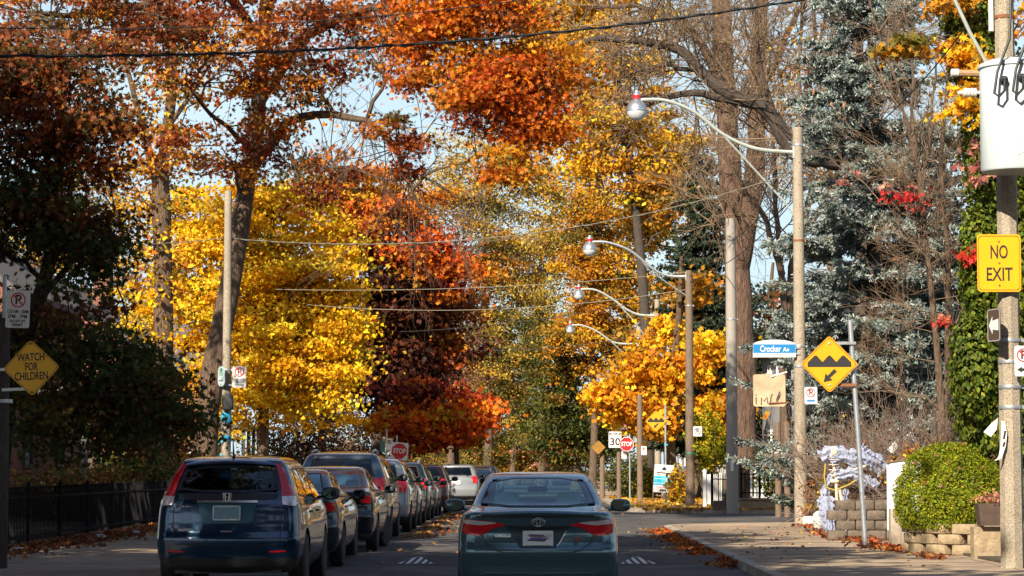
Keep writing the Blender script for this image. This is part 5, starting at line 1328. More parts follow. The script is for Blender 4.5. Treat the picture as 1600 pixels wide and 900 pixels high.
c.interior(.38, 2.2, 1.25, .62, None, 1.25); c.wheels(.91); c.mirrors(.90, 3.0, 1.16, M['plastic'], (.24, .14, .17)); c.finish()
# ---------- the row of parked cars
def parked(kind, label, x, y, kz=1, ky=1, kw=1, pt=None, turn=0, res=.62, chrome=False, rails=False, rz=0):
    rows = scaled(SED if kind == 'sedan' else SUV, kz, ky, kw); L = (4.61 if kind == 'sedan' else 4.52) * ky
    c = Car(kind if kind != 'van' else 'van', label, (x, y, 0), rows, L, pt, res, rz=rz, lower=None if kind == 'sedan' else .38, wr=.325 if kind == 'sedan' else .35, axle=(.98 * ky, 3.6 * ky))
    def sc(p): return [(u * ky, v * kz) for u, v in p]
    def sr(p): return [(u * kw, v * kz) for u, v in p]
    if kind == 'sedan':
        g, w_, sws = [(-.60, 1.085), (.60, 1.085), (.485, 1.39), (-.485, 1.39)], [(-.62, 1.09), (.62, 1.09), (.47, 1.40), (-.47, 1.40)], [[(1.05, 1.06), (2.02, 1.02), (2.0, 1.39), (1.62, 1.38)], [(2.08, 1.02), (3.05, 1.0), (2.6, 1.30), (2.4, 1.38), (2.08, 1.39)]]
        lp = [(.57, .945), (.78, .965), (.80, .865), (.76, .83), (.64, .845)]; pl = .78
    else:
        g, w_, sws = [(-.63, 1.19), (.63, 1.19), (.535, 1.525), (-.535, 1.525)], [(-.68, 1.13), (.68, 1.13), (.52, 1.55), (-.52, 1.55)], [[(.62, 1.16), (1.32, 1.12), (1.34, 1.48), (.95, 1.5)], [(1.40, 1.11), (2.2, 1.09), (2.2, 1.50), (1.42, 1.5)], [(2.28, 1.09), (3.25, 1.07), (2.75, 1.42), (2.6, 1.49), (2.28, 1.5)]]
        lp = [(.60, 1.16), (.79, 1.17), (.83, 1.0), (.80, .88), (.66, .90)]; pl = .92
    c.hole('rear', sr(g)); c.hole('front', sr(w_))
    c.overlay('rear_window', 'rear', sr(g), [GL if kind == 'sedan' else GLD, M['plastic']], .004, .09, band=.025); c.overlay('windscreen', 'front', sr(w_), [GL, M['plastic']], .004, .12, band=.025)
    for v in ('right', 'left'):
        for p in sws: c.hole(v, sc(p)); c.overlay('side_window', v, sc(p), [GL if kind == 'sedan' else GLD, M['plastic']], .004, .12, band=.02)
    for k in (0, 1): c.overlay('tail_lamp', 'rear', sr(lp) if k == 0 else mirror(sr(lp)), M['redplastic'], .012, .06, skirt=.04, dome=.01)
    if chrome: c.ribbon('chrome_bar', 'rear', [sr([(-.5, .95), (.5, .95)])], M['chrome'], .03, .012)
    b = MB(); b.prism(rrect(.32, .16, .012), -.03, .002); b.build('number_plate', M['whitesign'], c.t, loc=(0, .07, pl * kz))
    c.ribbon('door_gap', 'right', [sc([(1.36, 1.0), (1.36, .5), (1.5, .34)]), sc([(2.24, 1.0), (2.24, .32)]), sc([(3.2, 1.0), (3.15, .34)])], M['black'], .009)
    for y_ in (1.5, 2.4): c.overlay('door_handle', 'right', sc([(y_, .9), (y_ + .2, .9), (y_ + .2, .87), (y_, .87)]), c.paint, .03, .06, skirt=.02)
    if rails:
        for sx in (-1, 1):
            b = MB(); zt = 1.66 * kz; b.tube([(sx * .56 * kw, .6, zt - .09), (sx * .56 * kw, .75, zt + .0), (sx * .56 * kw, 1.6, zt + .035), (sx * .56 * kw, 2.3, zt + .0), (sx * .56 * kw, 2.5, zt - .1)], .022, 6); b.build('roof_rail', M['steel'], c.t, smooth=True)
    z0 = .52 if kind == 'sedan' else .62
    c.interior(.36, 2.2 * ky, 1.2 * ky, z0, None, 1.10 * kz if kind == 'sedan' else 1.25 * kz); c.wheels(.888 * kw if kind == 'sedan' else .91 * kw, turn)
    c.mirrors((.86 if kind == 'sedan' else .9) * kw, (2.86 if kind == 'sedan' else 3.0) * ky, (1.05 if kind == 'sedan' else 1.16) * kz, M['plastic'], (.22, .12, .16)); c.finish()
    return c
parked('sedan', 'dark blue grey sedan parked right in front of the nearest suv', -3.80, 36.2, 1.02, .98, 1, paint('slate', (.022, .036, .05)), res=.8)
parked('sedan', 'black sedan with a chrome strip and its front wheel turned out', -3.74, 43.0, 1.05, 1.02, 1.02, paint('black', (.012, .016, .022)), turn=R(-14), res=.8, chrome=True)
parked('van', 'tall silver blue van with roof rails above the black sedan', -4.0, 49.6, 1.11, 1.05, 1.12, paint('silver_blue', (.08, .115, .15)), rails=True, res=.7)
parked('suv', 'white roofed suv parked beyond the tall silver blue van', -3.82, 56.2, 1.05, 1.0, 1.0, paint('pearl', (.22, .25, .28), .3), res=.7)
parked('sedan', 'dark grey sedan with golden reflections in its windows', -3.85, 62.3, 1.04, 1, 1, paint('graphite', (.05, .055, .06)))
parked('suv', 'dark green suv with roof rails parked beyond the grey sedan', -3.9, 68.6, 1.02, 1.0, 1.0, paint('deep_green', (.02, .035, .04)), rails=True)
parked('suv', 'dark red suv parked behind the white one', -3.72, 79.5, .97, .98, .98, paint('crimson', (.07, .01, .012), .3))
parked('sedan', 'dark sedan squeezed in just before the dark red suv', -3.85, 74.3, .98, .92, .97, paint('charcoal', (.03, .033, .036)))
parked('suv', 'bright white suv standing slightly out into the street', -3.15, 97.0, 1, 1, 1, paint('bright_white', (.19, .205, .22), 0))
parked('sedan', 'dark car parked just beyond the bright white suv', -2.55, 106.0, 1.02, 1, 1, paint('ink_blue', (.02, .024, .04)), res=.45)
parked('suv', 'small looking red brown suv far down the row', -2.75, 113, .97, 1, .98, paint('brown_red', (.1, .03, .025)), res=.45)
parked('sedan', 'silver sedan far down the row', -2.7, 120, 1, 1, 1, paint('silver', (.4, .43, .45)), res=.45)
parked('suv', 'dark suv near the far end of the row', -2.8, 128, 1, 1, 1, paint('far_black', (.02, .022, .025)), res=.45)
parked('sedan', 'pale blue sedan at the far end of the row', -2.7, 137, 1, 1, 1, paint('pale_blue', (.3, .4, .5)), res=.45)
# ------------------------------------------------------------------ trees
def base(px, d): return (at(px, 731, d).x, d)
def W(px, py, d): return np.array(at(px, py, d))
G = ZW + .03
# dark maple over the left pavement
d = 46
T = Tree('maple_tree', 'dark green maple with rust top leaning over the left pavement', base(-10, d), 1, z0=G)
T.trunk([(*base(-10, d), G), W(5, 660, d), W(25, 560, d), W(70, 440, d), W(90, 300, d), W(100, 120, d)], .24, .07)
T.limb([W(15, 620, d), W(60, 590, d - .5), W(120, 560, d - 1), W(190, 530, d - 1)], .08, .02, 7); T.limb([W(20, 660, d), W(70, 650, d - 1), W(140, 620, d - 1.5), W(230, 620, d - 2)], .07, .02, 7)
T.limb([W(60, 470, d), W(120, 400, d), W(180, 330, d)], .08, .02, 7)
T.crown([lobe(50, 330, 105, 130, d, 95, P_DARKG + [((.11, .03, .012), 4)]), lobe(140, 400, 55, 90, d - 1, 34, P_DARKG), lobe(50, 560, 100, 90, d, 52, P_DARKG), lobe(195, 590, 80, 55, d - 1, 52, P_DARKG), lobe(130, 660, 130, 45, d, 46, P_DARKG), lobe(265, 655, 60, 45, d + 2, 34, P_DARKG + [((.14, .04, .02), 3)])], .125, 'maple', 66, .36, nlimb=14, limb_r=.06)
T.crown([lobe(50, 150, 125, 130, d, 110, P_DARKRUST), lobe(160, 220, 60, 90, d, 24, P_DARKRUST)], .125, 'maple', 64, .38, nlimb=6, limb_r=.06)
T.done(M['barkdark'])
# big red maple whose crown spreads over the street
d = 72
T = Tree('maple_tree', 'big red maple coloured orange where sunlit with leaning trunk and crown spreading over the street', base(318, d), 2, z0=G)
T.trunk([(*base(318, d), G), W(325, 640, d), W(345, 520, d), W(368, 400, d), W(388, 270, d), W(405, 150, d), W(415, 20, d), W(420, -120, d)], .40, .16, 14)
T.limb([W(390, 260, d), W(450, 195, d - 1), W(520, 178, d - 3), W(600, 205, d - 5), W(635, 280, d - 6), W(660, 330, d - 6)], .16, .03, 8, .05)
T.limb([W(400, 170, d), W(480, 60, d - 2), W(580, 10, d - 5), W(690, 30, d - 8), W(780, 90, d - 9)], .18, .03, 8, .05)
T.limb([W(410, 60, d), W(330, -30, d - 3), W(240, 5, d - 7), W(120, 22, d - 9), W(40, 20, d - 10)], .17, .05, 8, .05)
T.limb([W(410, 20, d), W(520, -110, d - 4), W(660, -130, d - 8), W(800, -60, d - 10)], .16, .03, 8, .05)
k0 = len(T.nodes)
T.limb([W(395, 230, d), W(330, 180, d - 2), W(280, 130, d - 4)], .10, .02, 8, .05)
N = np.array(T.nodes); N = N[(N[:, 0] > 3.0) & (N[:, 2] > 6.5)]; k = T.rng.choice(len(N), 60)
T.grow(N[k], T.rng.normal(0, .6, (60, 3)) + [.5, -.2, -.55], T.rng.uniform(1.0, 2.4, 60), np.full(60, .022), 4, 3, .42, -.12, .7)
T.crown([lobe(300, 30, 130, 110, d - 6, 66, P_RUST), lobe(440, 100, 120, 130, d - 3, 80, P_RUST), lobe(560, 50, 110, 80, d - 4, 46, P_RUST), lobe(420, -150, 330, 110, d - 4, 80, P_RUST), lobe(370, 250, 110, 60, d - 2, 28, P_RUST), lobe(490, 270, 80, 50, d - 4, 20, P_RUST), lobe(640, 200, 60, 90, d - 6, 14, P_RUST), lobe(130, 40, 180, 80, d - 10, 60, P_DARKRUST + P_RUST)], .145, 'maple', 62, .34, nlimb=22, limb_r=.07, twig_r=.016)
T.crown([lobe(730, 30, 100, 60, d - 9, 60, P_ORANGE), lobe(690, 110, 60, 50, d - 8, 18, P_ORANGE + P_RUST), lobe(790, 120, 75, 60, d - 9, 52, P_ORANGE), lobe(740, 180, 50, 40, d - 8.5, 14, P_ORANGE + P_RUST), lobe(835, 200, 40, 60, d - 9, 26, P_ORANGE), lobe(800, 250, 34, 40, d - 9.5, 12, P_ORANGE + P_AMBER), lobe(860, 110, 28, 60, d - 9, 18, P_ORANGE), lobe(640, 60, 50, 50, d - 7, 14, P_ORANGE + P_RUST), lobe(700, -90, 180, 80, d - 9, 60, P_ORANGE)], .145, 'maple', 92, .40, nlimb=12, limb_r=.06, twig_r=.016)  # sunlit parts of the crown put into the orange leaf palette
T.done(M['bark'])
# forked trunk behind it with sparse yellow leaves
d = 84
T = Tree('tree', 'tall forked trunk with sparse yellow leaves left of the yellow ginkgo', base(255, d), 3, z0=G)
T.trunk([(*base(255, d), G), W(255, 600, d), W(255, 430, d), W(252, 330, d), W(250, 250, d)], .38, .30)
T.limb([W(250, 290, d), W(262, 200, d), W(270, 120, d), W(268, 0, d), W(280, -100, d)], .24, .08); T.limb([W(250, 300, d), W(225, 210, d), W(205, 130, d), W(180, 40, d)], .18, .04)
T.limb([W(262, 200, d), W(310, 130, d), W(350, 60, d)], .1, .03); T.limb([W(225, 215, d), W(190, 190, d), W(150, 120, d)], .09, .03)
T.crown([lobe(270, 230, 70, 110, d, 55, P_SPYEL), lobe(200, 300, 70, 100, d, 30, P_SPYEL), lobe(250, 60, 140, 120, d, 70, P_SPYEL + P_RUST), lobe(250, 450, 60, 90, d, 40, P_SPYEL + P_YELLOW)], .19, 'oval', 26, .45, nlimb=10, limb_r=.05)
T.done(M['bark'])
# the ginkgo
d = 93
T = Tree('ginkgo_tree', 'brilliant yellow ginkgo with dense crown above the parked cars', base(410, d), 4, z0=G)
T.trunk([(*base(410, d), G), W(412, 640, d), W(420, 500, d), W(425, 380, d), W(430, 320, d)], .25, .06)
T.crown([lobe(430, 480, 130, 120, d, 210, P_YELLOW), lobe(330, 450, 90, 110, d + 1, 90, P_YELLOW), lobe(470, 580, 90, 95, d - 1, 105, P_YELLOW), lobe(395, 610, 95, 70, d - 1, 70, P_YELLOW), lobe(370, 350, 90, 70, d, 60, P_YELLOW), lobe(500, 420, 60, 90, d, 60, P_YELLOW), lobe(460, 330, 60, 50, d, 25, P_YELLOW), lobe(280, 360, 45, 65, d + 1, 20, P_YELLOW), lobe(525, 500, 45, 60, d, 36, P_YELLOW)], .17, 'fan', 92, .42, nlimb=18, limb_r=.06, flat=.6)
T.done(M['bark'])
# maroon maple; dark interior and sunlit red top put into the leaf palettes
d = 108
T = Tree('maple_tree', 'tall maroon maple with a sunlit red top right of the yellow ginkgo', base(588, d), 5, z0=G)
T.trunk([(*base(588, d), G), W(590, 660, d), W(602, 560, d), W(615, 440, d), W(620, 330, d)], .30, .06)
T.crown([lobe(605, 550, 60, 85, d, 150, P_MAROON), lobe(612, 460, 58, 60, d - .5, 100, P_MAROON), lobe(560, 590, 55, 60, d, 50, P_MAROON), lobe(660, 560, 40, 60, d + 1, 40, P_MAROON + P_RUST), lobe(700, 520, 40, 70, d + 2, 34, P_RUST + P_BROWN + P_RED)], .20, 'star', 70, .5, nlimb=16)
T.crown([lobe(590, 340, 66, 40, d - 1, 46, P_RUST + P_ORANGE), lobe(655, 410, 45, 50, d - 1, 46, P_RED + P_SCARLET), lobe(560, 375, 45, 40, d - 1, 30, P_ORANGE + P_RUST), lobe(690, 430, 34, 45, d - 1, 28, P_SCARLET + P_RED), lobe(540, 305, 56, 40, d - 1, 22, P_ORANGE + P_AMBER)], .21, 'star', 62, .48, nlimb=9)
T.done(M['barkdark'])
d = 103
T = Tree('maple_tree', 'low scarlet orange maple branch hanging over the stop sign', base(716, d), 6, z0=G)
T.trunk([(*base(716, d), G), W(712, 690, d), W(700, 650, d), W(690, 610, d)], .14, .05)
T.crown([lobe(690, 665, 65, 34, d, 80, P_SCARLET), lobe(635, 660, 45, 26, d, 38, P_SCARLET), lobe(735, 640, 28, 28, d, 24, P_SCARLET), lobe(660, 620, 50, 30, d + 1, 30, P_RED)], .22, 'star', 60, .4, nlimb=9)
T.done(M['barkdark'])
d = 133
T = Tree('tree', 'half bare brownish tree with fine grey twigs in the middle distance', base(705, d), 7, z0=G)
Q = T.trunk([(*base(705, d), G), W(705, 650, d), W(700, 560, d), W(702, 470, d), W(705, 400, d)], .25, .06)
T.grow(Q[len(Q) // 3:], T.rng.normal(0, .8, (len(Q) - len(Q) // 3, 3)) + [0, 0, .7], np.full(len(Q) - len(Q) // 3, 3.0), np.full(len(Q) - len(Q) // 3, .06), 4, 4, .5, .15)
T.crown([lobe(700, 520, 62, 90, d, 100, P_BROWN + P_RUST), lobe(720, 430, 45, 60, d, 50, P_RUST + P_ORANGE), lobe(690, 600, 60, 50, d, 40, P_BROWN)], .2, 'dia', 34, .55, nlimb=8)
T.done(M['bark'], M['twiggrey'])
# broad ochre trees closing the street
def bgtree(kind, label, px, d, top, lobes, pal, seed, per=60, size=.19, shape='dia', sig=.6, bark='bark', nl=8, group=None, tr=.3):
    T = Tree(kind, label, base(px, d), seed, z0=G, group=group)
    T.trunk([(*base(px, d), G), W(px + 4, 640, d), W(px - 4, (top + 640) / 2, d), W(px + 3, top + 30, d)], tr, .08, 10)
    T.crown([lobe(x, y, rx, ry, d, n, p or pal) for x, y, rx, ry, n, p in lobes], size, shape, per, sig, nlimb=nl, twig_r=.022)
    return T.done(M[bark])
bgtree('tree', 'tall ochre tree rising behind the half bare brown tree', 760, 160, 260, [(790, 330, 95, 75, 85, None), (730, 300, 60, 50, 44, None), (780, 430, 62, 80, 130, P_OCHRE + P_OLIVE), (850, 280, 50, 50, 40, None), (770, 560, 60, 90, 140, P_OLIVE + P_OCHRE + P_GREEN), (720, 240, 80, 40, 30, None)], P_OCHRE, 11, 74)
bgtree('tree', 'grey olive tree standing right of the ochre tree', 845, 185, 340, [(845, 430, 52, 90, 120, P_OLIVE + P_OCHRE), (835, 540, 60, 90, 140, P_OLIVE + P_GREEN), (860, 380, 40, 50, 30, P_BROWN)], P_OLIVE + P_BROWN, 12, 60, .20)
bgtree('tree', 'rusty olive tree far down the left side', 800, 205, 450, [(790, 600, 60, 90, 90, P_OLIVE + P_GREEN), (740, 620, 50, 70, 60, P_GREEN + P_RUST), (830, 640, 60, 70, 80, P_GREEN)], P_OLIVE + P_RUST, 13, 70, .22)
bgtree('tree', 'small golden tree glowing at the far end of the street', 812, 215, 670, [(812, 700, 34, 24, 60, None), (835, 715, 30, 18, 36, P_GOLD + P_RED)], P_GOLD, 14, 60, .24, nl=4, tr=.12)
bgtree('tree', 'red tinged small tree right of the golden one', 860, 200, 680, [(862, 708, 26, 20, 40, None)], P_RUST + P_PINK, 15, 50, .24, nl=4, tr=.12)
bgtree('tree', 'dark olive tree behind the white suv', 730, 175, 560, [(715, 660, 60, 60, 70, None), (760, 690, 40, 40, 44, None)], P_GREEN + P_OLIVE, 16, 55, .26)
# yellow tree reaching across the top
d = 122
T = Tree('tree', 'tall yellow gold tree behind the nearest lamp head', base(1012, d), 21, z0=G)
T.trunk([(*base(1012, d), G), W(1012, 620, d), W(1005, 450, d), W(985, 260, d), W(955, 80, d), W(940, -60, d)], .36, .10)
T.limb([W(955, 260, d), W(910, 180, d), W(870, 120, d), W(830, 60, d)], .14, .03); T.limb([W(950, 160, d), W(990, 90, d), W(1020, 0, d)], .12, .03)
T.crown([lobe(905, 60, 95, 75, d, 120, P_GOLD), lobe(940, 170, 75, 75, d, 95, P_GOLD), lobe(870, 10, 90, 60, d, 75, P_GOLD), lobe(985, 250, 70, 70, d, 60, P_GOLD + P_AMBER), lobe(1000, 90, 60, 90, d, 36, P_GOLD), lobe(910, 250, 40, 45, d, 26, P_GOLD), lobe(860, 180, 36, 60, d, 14, P_GOLD), lobe(1040, 310, 50, 60, d, 40, P_AMBER), lobe(930, -60, 130, 60, d, 60, P_GOLD)], .24, 'oval', 52, .52, nlimb=16, limb_r=.08, twig_r=.018)
T.done(M['barkdark'])
bgtree('tree', 'amber and green column shaped tree behind the second lamp head', 925, 157, 300, [(930, 350, 55, 70, 110, None), (940, 450, 55, 75, 110, None), (905, 530, 50, 60, 80, None), (975, 430, 45, 90, 70, P_AMBER + P_ORYEL), (895, 420, 30, 50, 30, None), (965, 540, 50, 60, 60, P_AMBER)], P_AMBER, 22, 62, .22, 'oval', .5)
bgtree('tree', 'dark green leafy tree left of the speed limit sign', 900, 160, 560, [(890, 640, 60, 70, 110, None), (930, 690, 45, 45, 70, None), (860, 690, 40, 40, 50, P_GREEN + P_OLIVE), (880, 580, 50, 40, 50, P_GREEN + P_AMBER)], P_GREEN, 23, 62, .22, 'oval', .5)
d = 106
T = Tree('maple_tree', 'orange yellow maple around the lamp posts at the far corner', base(1052, d), 24, z0=G)
T.trunk([(*base(1052, d), G), W(1048, 740, d), W(1046, 680, d), W(1050, 600, d), W(1060, 500, d), W(1065, 400, d)], .36, .07)
T.crown([lobe(1020, 595, 60, 48, d, 54, P_ORYEL), lobe(1040, 520, 30, 40, d + .5, 16, P_ORYEL), lobe(1090, 470, 26, 40, d + 1, 12, P_ORYEL + P_AMBER), lobe(970, 625, 42, 34, d - 1, 44, P_ORYEL), lobe(1085, 560, 38, 46, d, 30, P_ORYEL), lobe(1105, 640, 36, 36, d, 30, P_ORYEL), lobe(1010, 660, 40, 24, d - 1, 26, P_ORYEL)], .23, 'star', 52, .42, nlimb=14, limb_r=.05)
T.done(M['bark'])
# spruces
conifer('spruce_tree', 'dark green spruce with brown cones left of the big trunk', base(1100, 114), 16.4, 3.5, P_SPRUCE, 31, .14, 48, 40, zlow=2.5, dens=14, leafk=12)
conifer('spruce_tree', 'tall silvery blue spruce with cones behind the first lamp post', base(1365, 65), 19, 3.7, P_BLUE, 32, .115, 56, 90, zlow=1.4, dens=14, leafk=12)
conifer('spruce_tree', 'shorter silvery spruce behind the thin bare young tree', base(1448, 70), 11.0, 2.6, P_BLUE + P_SPRUCE, 34, .115, 34, 20, zlow=1.4, dens=13, leafk=12)
conifer('spruce_tree', 'smaller blue spruce low behind the street name sign', base(1283, 70), 5.2, 1.15, P_BLUE + P_SPRUCE, 33, .10, 24, zlow=.5, dens=17, leafk=12)
# big red-barked trunk
d = 92
T = Tree('tree', 'massive reddish trunk behind the grey concrete pole', base(1160, d), 41, z0=ZW)
T.trunk([(*base(1160, d), ZW), W(1160, 700, d), W(1157, 560, d), W(1152, 430, d), W(1150, 340, d), W(1140, 250, d), W(1132, 120, d), W(1125, -20, d), W(1120, -120, d)], .60, .34, 18, .03)
T.limb([W(1153, 420, d), W(1172, 320, d - .5), W(1182, 220, d - .5), W(1180, 120, d - .4), W(1190, 20, d), W(1200, -100, d)], .44, .22, 14, .03)
T.limb([W(1130, 130, d), W(1095, 70, d), W(1050, 25, d), W(990, 10, d), W(930, 12, d)], .2, .06, 8, .06)
T.limb([W(1180, 150, d), W(1215, 90, d), W(1250, 10, d)], .2, .08, 8, .05)
N = np.array(T.nodes); N = N[N[:, 2] > 8]; k = T.rng.choice(len(N), 46)
T.grow(N[k], T.rng.normal(0, .9, (46, 3)) + [0, -.2, .25], T.rng.uniform(1.6, 3.4, 46), np.full(46, .05), 4, 4, .55, .08, .66)
T.crown([lobe(1080, 60, 90, 80, d, 24, P_GOLD + P_BROWN), lobe(1200, 60, 90, 80, d, 18, P_BROWN + P_SPYEL)], .17, 'dia', 14, .5, nlimb=0)
T.done(M['barkred'], M['twig'])
# bare tree with long dark limbs over the road, its trunk hidden by the blue spruce
d = 76
T = Tree('tree', 'bare tree with thick dark limbs arching left over the first lamp arm', base(1345, d), 42, z0=ZW)
T.trunk([(*base(1345, d), ZW), W(1345, 600, d), W(1350, 420, d), W(1345, 300, d), W(1335, 200, d), W(1340, 60, d), W(1345, -60, d)], .38, .16)
T.limb([W(1347, 330, d), W(1330, 262, d), W(1295, 247, d), W(1262, 247, d), W(1240, 235, d), W(1218, 200, d), W(1190, 165, d), W(1150, 150, d), W(1110, 128, d), W(1075, 85, d), W(1040, 72, d), W(985, 62, d), W(930, 62, d), W(885, 72, d)], .36, .08, 10, .03)
T.limb([W(1190, 165, d), W(1150, 158, d), W(1100, 148, d), W(1050, 150, d), W(1005, 165, d), W(965, 160, d)], .17, .05, 8, .03); T.limb([W(1110, 128, d), W(1085, 108, d), W(1050, 105, d), W(1010, 105, d), W(960, 130, d)], .10, .03, 8, .03)
T.limb([W(1218, 200, d), W(1190, 120, d), W(1180, 40, d), W(1165, -40, d)], .12, .03, 8, .03); T.limb([W(1262, 247, d), W(1262, 150, d), W(1275, 40, d), W(1260, -50, d)], .12, .04, 8, .03)
N = np.array(T.nodes); k = T.rng.choice(len(N), 90)
T.grow(N[k], T.rng.normal(0, .9, (90, 3)) + [0, 0, .45], T.rng.uniform(1.0, 2.6, 90), np.full(90, .035), 4, 4, .55, .10, .66)
T.done(M['barkdark'], M['twig'])
d = 84
T = Tree('tree', 'several slim bare stems fanning up beside the first lamp post', base(1228, d), 43, z0=ZW)
for pts, r in (([1226, 700], .2), ):
    T.trunk([(*base(1228, d), ZW), W(1228, 660, d), W(1226, 560, d)], .26, .2)
for a in ([(1226, 570), (1222, 430), (1214, 320), (1205, 200), (1190, 60), (1180, -60)], [(1226, 560), (1236, 420), (1246, 300), (1250, 160), (1254, 20), (1262, -80)], [(1236, 420), (1262, 330), (1276, 230), (1280, 100), (1300, -40)], [(1245, 380), (1290, 320), (1315, 240), (1320, 120), (1330, -20)], [(1222, 430), (1195, 350), (1160, 290), (1110, 200)]):
    T.limb([W(x, y, d) for x, y in a], .13, .03, 8, .04)
N = np.array(T.nodes); N = N[N[:, 2] > 6]; k = T.rng.choice(len(N), 80)
T.grow(N[k], T.rng.normal(0, .7, (80, 3)) + [0, 0, .6], T.rng.uniform(1.2, 2.8, 80), np.full(80, .035), 4, 4, .5, .12, .66)
T.crown([lobe(1240, 120, 90, 130, d, 26, P_BROWN + P_SPYEL)], .14, 'dia', 12, .4, nlimb=0)
T.done(M['bark'], M['twig'])
# thin trees in front of the spruce
d = 53
T = Tree('tree', 'thin bare young tree with a few red leaves in front of the blue spruce', base(1477, d), 44, z0=G)
T.trunk([(*base(1477, d), G), W(1472, 660, d), W(1462, 520, d), W(1446, 370, d), W(1436, 270, d), W(1425, 190, d)], .085, .05)
for a in ([(1436, 270), (1412, 170), (1385, 90), (1350, -20)], [(1440, 310), (1455, 200), (1462, 90), (1480, -20)], [(1425, 190), (1425, 100), (1410, 0)], [(1446, 370), (1410, 330), (1370, 320)], [(1470, 640), (1440, 620), (1400, 615)]):
    T.limb([W(x, y, d) for x, y in a], .04, .012, 6, .03)
N = np.array(T.nodes); k = T.rng.choice(len(N), 55)
T.grow(N[k], T.rng.normal(0, .7, (55, 3)) + [0, 0, .5], T.rng.uniform(.6, 1.5, 55), np.full(55, .014), 4, 4, .5, .1, .66)
T.crown([lobe(1412, 312, 36, 18, d - .5, 11, [((.52, .03, .03), 4), ((.4, .10, .08), 2)]), lobe(1360, 285, 40, 24, d - .5, 4, P_PINK), lobe(1470, 480, 30, 70, d - .5, 6, [((.55, .04, .03), 3), ((.5, .15, .08), 2)])], .11, 'maple', 13, .14, nlimb=4, limb_r=.012, twig_r=.005)
T.done(M['bark'], M['twig'])
d = 56
T = Tree('tree', 'second thin grey stem right of the young tree with red leaves', base(1545 - 60, d + 2), 45, z0=G)
T.trunk([(*base(1485, d + 2), G), W(1480, 560, d), W(1482, 400, d), W(1470, 250, d), W(1490, 60, d), W(1500, -40, d)], .07, .04)
N = np.array(T.nodes); k = T.rng.choice(len(N), 30)
T.grow(N[k], T.rng.normal(0, .7, (30, 3)) + [-.3, 0, .5], T.rng.uniform(.8, 1.8, 30), np.full(30, .016), 4, 4, .5, .1, .66)
T.done(M['bark'], M['twig'])
# tangled bare shrubs
for i, (px, d, n, h, lab) in enumerate([(1395, 51.5, 30, 2.6, 'tangled bare shrub with arching twigs behind the near speed bump sign'), (1450, 50, 26, 2.3, 'bare twiggy shrub right of the white screen'), (1330, 54, 24, 2.2, 'bare twiggy shrub behind the gauze figure')]):
    T = Tree('bare_shrub', lab, base(px, d), 50 + i, 'shrub', z0=G); r = T.rng
    T.grow(r.normal(0, .15, (n, 3)) * [1, 1, 0], r.normal(0, .42, (n, 3)) + [0, 0, 1], r.uniform(.8, 1.3, n) * h * .62, np.full(n, .022), 4, 4, .45, .05, .66, seg=3, wob=.16)
    P = np.concatenate(T.P1); k = r.choice(len(P), 160); T.leaves(P[k], pick_colours(P_DRY + P_ORYEL[:1], 160, r), .07, 'oval', 2, .05)
    T.done(M['twig'], M['twiggrey'])
# ivy covered trunk with orange creeper on top
d = 45
T = Tree('ivy_tree', 'ivy clad tree with orange creeper at its top behind the nearest pole', base(1560, d), 46, z0=G)
T.trunk([(*base(1560, d), G), W(1560, 500, d), W(1562, 200, d), W(1560, -60, d)], .3, .16)
def shell_lobe(T, px, py, rx, ry, d, n, pal, size, shape, thick=.16, dr=None, zb=None):
    c, r, _, _ = lobe(px, py, rx, ry, d, 1, pal, dr); c = np.array(c) - T.base; rng = T.rng
    u = unit(rng.normal(size=(n, 3))); bump = 1 + .13 * np.sin(u[:, 0] * 9 + px) * np.cos(u[:, 2] * 17) + .1 * np.sin(u[:, 2] * 31 + u[:, 1] * 8)
    q = bump * (1 - np.abs(rng.normal(0, thick, n)))
    P = c + u * q[:, None] * np.array(r)
    ok = P[:, 2] > .05; P = P[ok]; u = u[ok]
    cl = pick_colours(pal, 80, rng); key = ((np.sin(P[:, 0] * 4.1) + np.sin(P[:, 1] * 4.3 + 1) + np.sin(P[:, 2] * 3.1 + 2) + 3) * 13 + rng.uniform(0, 14, len(P))).astype(int) % 80
    V, k = leaf_verts(P, size, shape, rng, nrm=u + rng.normal(0, .45, P.shape) + np.array([0, -.1, .35]), tdir=np.array([0, 0, -1.]) + rng.normal(0, .4, P.shape))
    T.LV.setdefault(k, []).append((V, jitter(cl[key], rng, .3, .1)))
shell_lobe(T, 1560, 620, 72, 130, d, 11700, P_IVY, .095, 'oval'); shell_lobe(T, 1570, 430, 70, 150, d, 11700, P_IVY, .095, 'oval'); shell_lobe(T, 1560, 220, 58, 170, d, 9000, P_IVY, .095, 'oval'); shell_lobe(T, 1525, 40, 52, 130, d, 8280, P_IVY, .095, 'oval')
shell_lobe(T, 1640, 500, 70, 260, d + 1, 9000, P_IVY, .095, 'oval'); shell_lobe(T, 1525, 570, 40, 90, d - .6, 4680, P_IVY, .095, 'oval'); shell_lobe(T, 1530, 400, 30, 90, d - .5, 3240, P_IVY, .095, 'oval')
T.crown([lobe(1430, 75, 50, 16, d - .8, 18, P_AMBER + P_OLIVE), lobe(1510, 90, 44, 50, d - .9, 26, P_ORYEL + P_AMBER), lobe(1512, 165, 30, 30, d - .8, 16, P_ORYEL), lobe(1480, 10, 50, 24, d - .8, 14, P_AMBER), lobe(1600, 20, 40, 50, d - 1, 14, P_ORYEL), lobe(1525, 270, 16, 40, d - .9, 4, P_PINK), lobe(1530, 420, 24, 60, d - .9, 5, [((.55, .05, .03), 3), ((.5, .15, .08), 2)])], .15, 'maple', 17, .16, nlimb=8, limb_r=.02, twig_r=.006)
T.done(M['bark'], M['twig'])
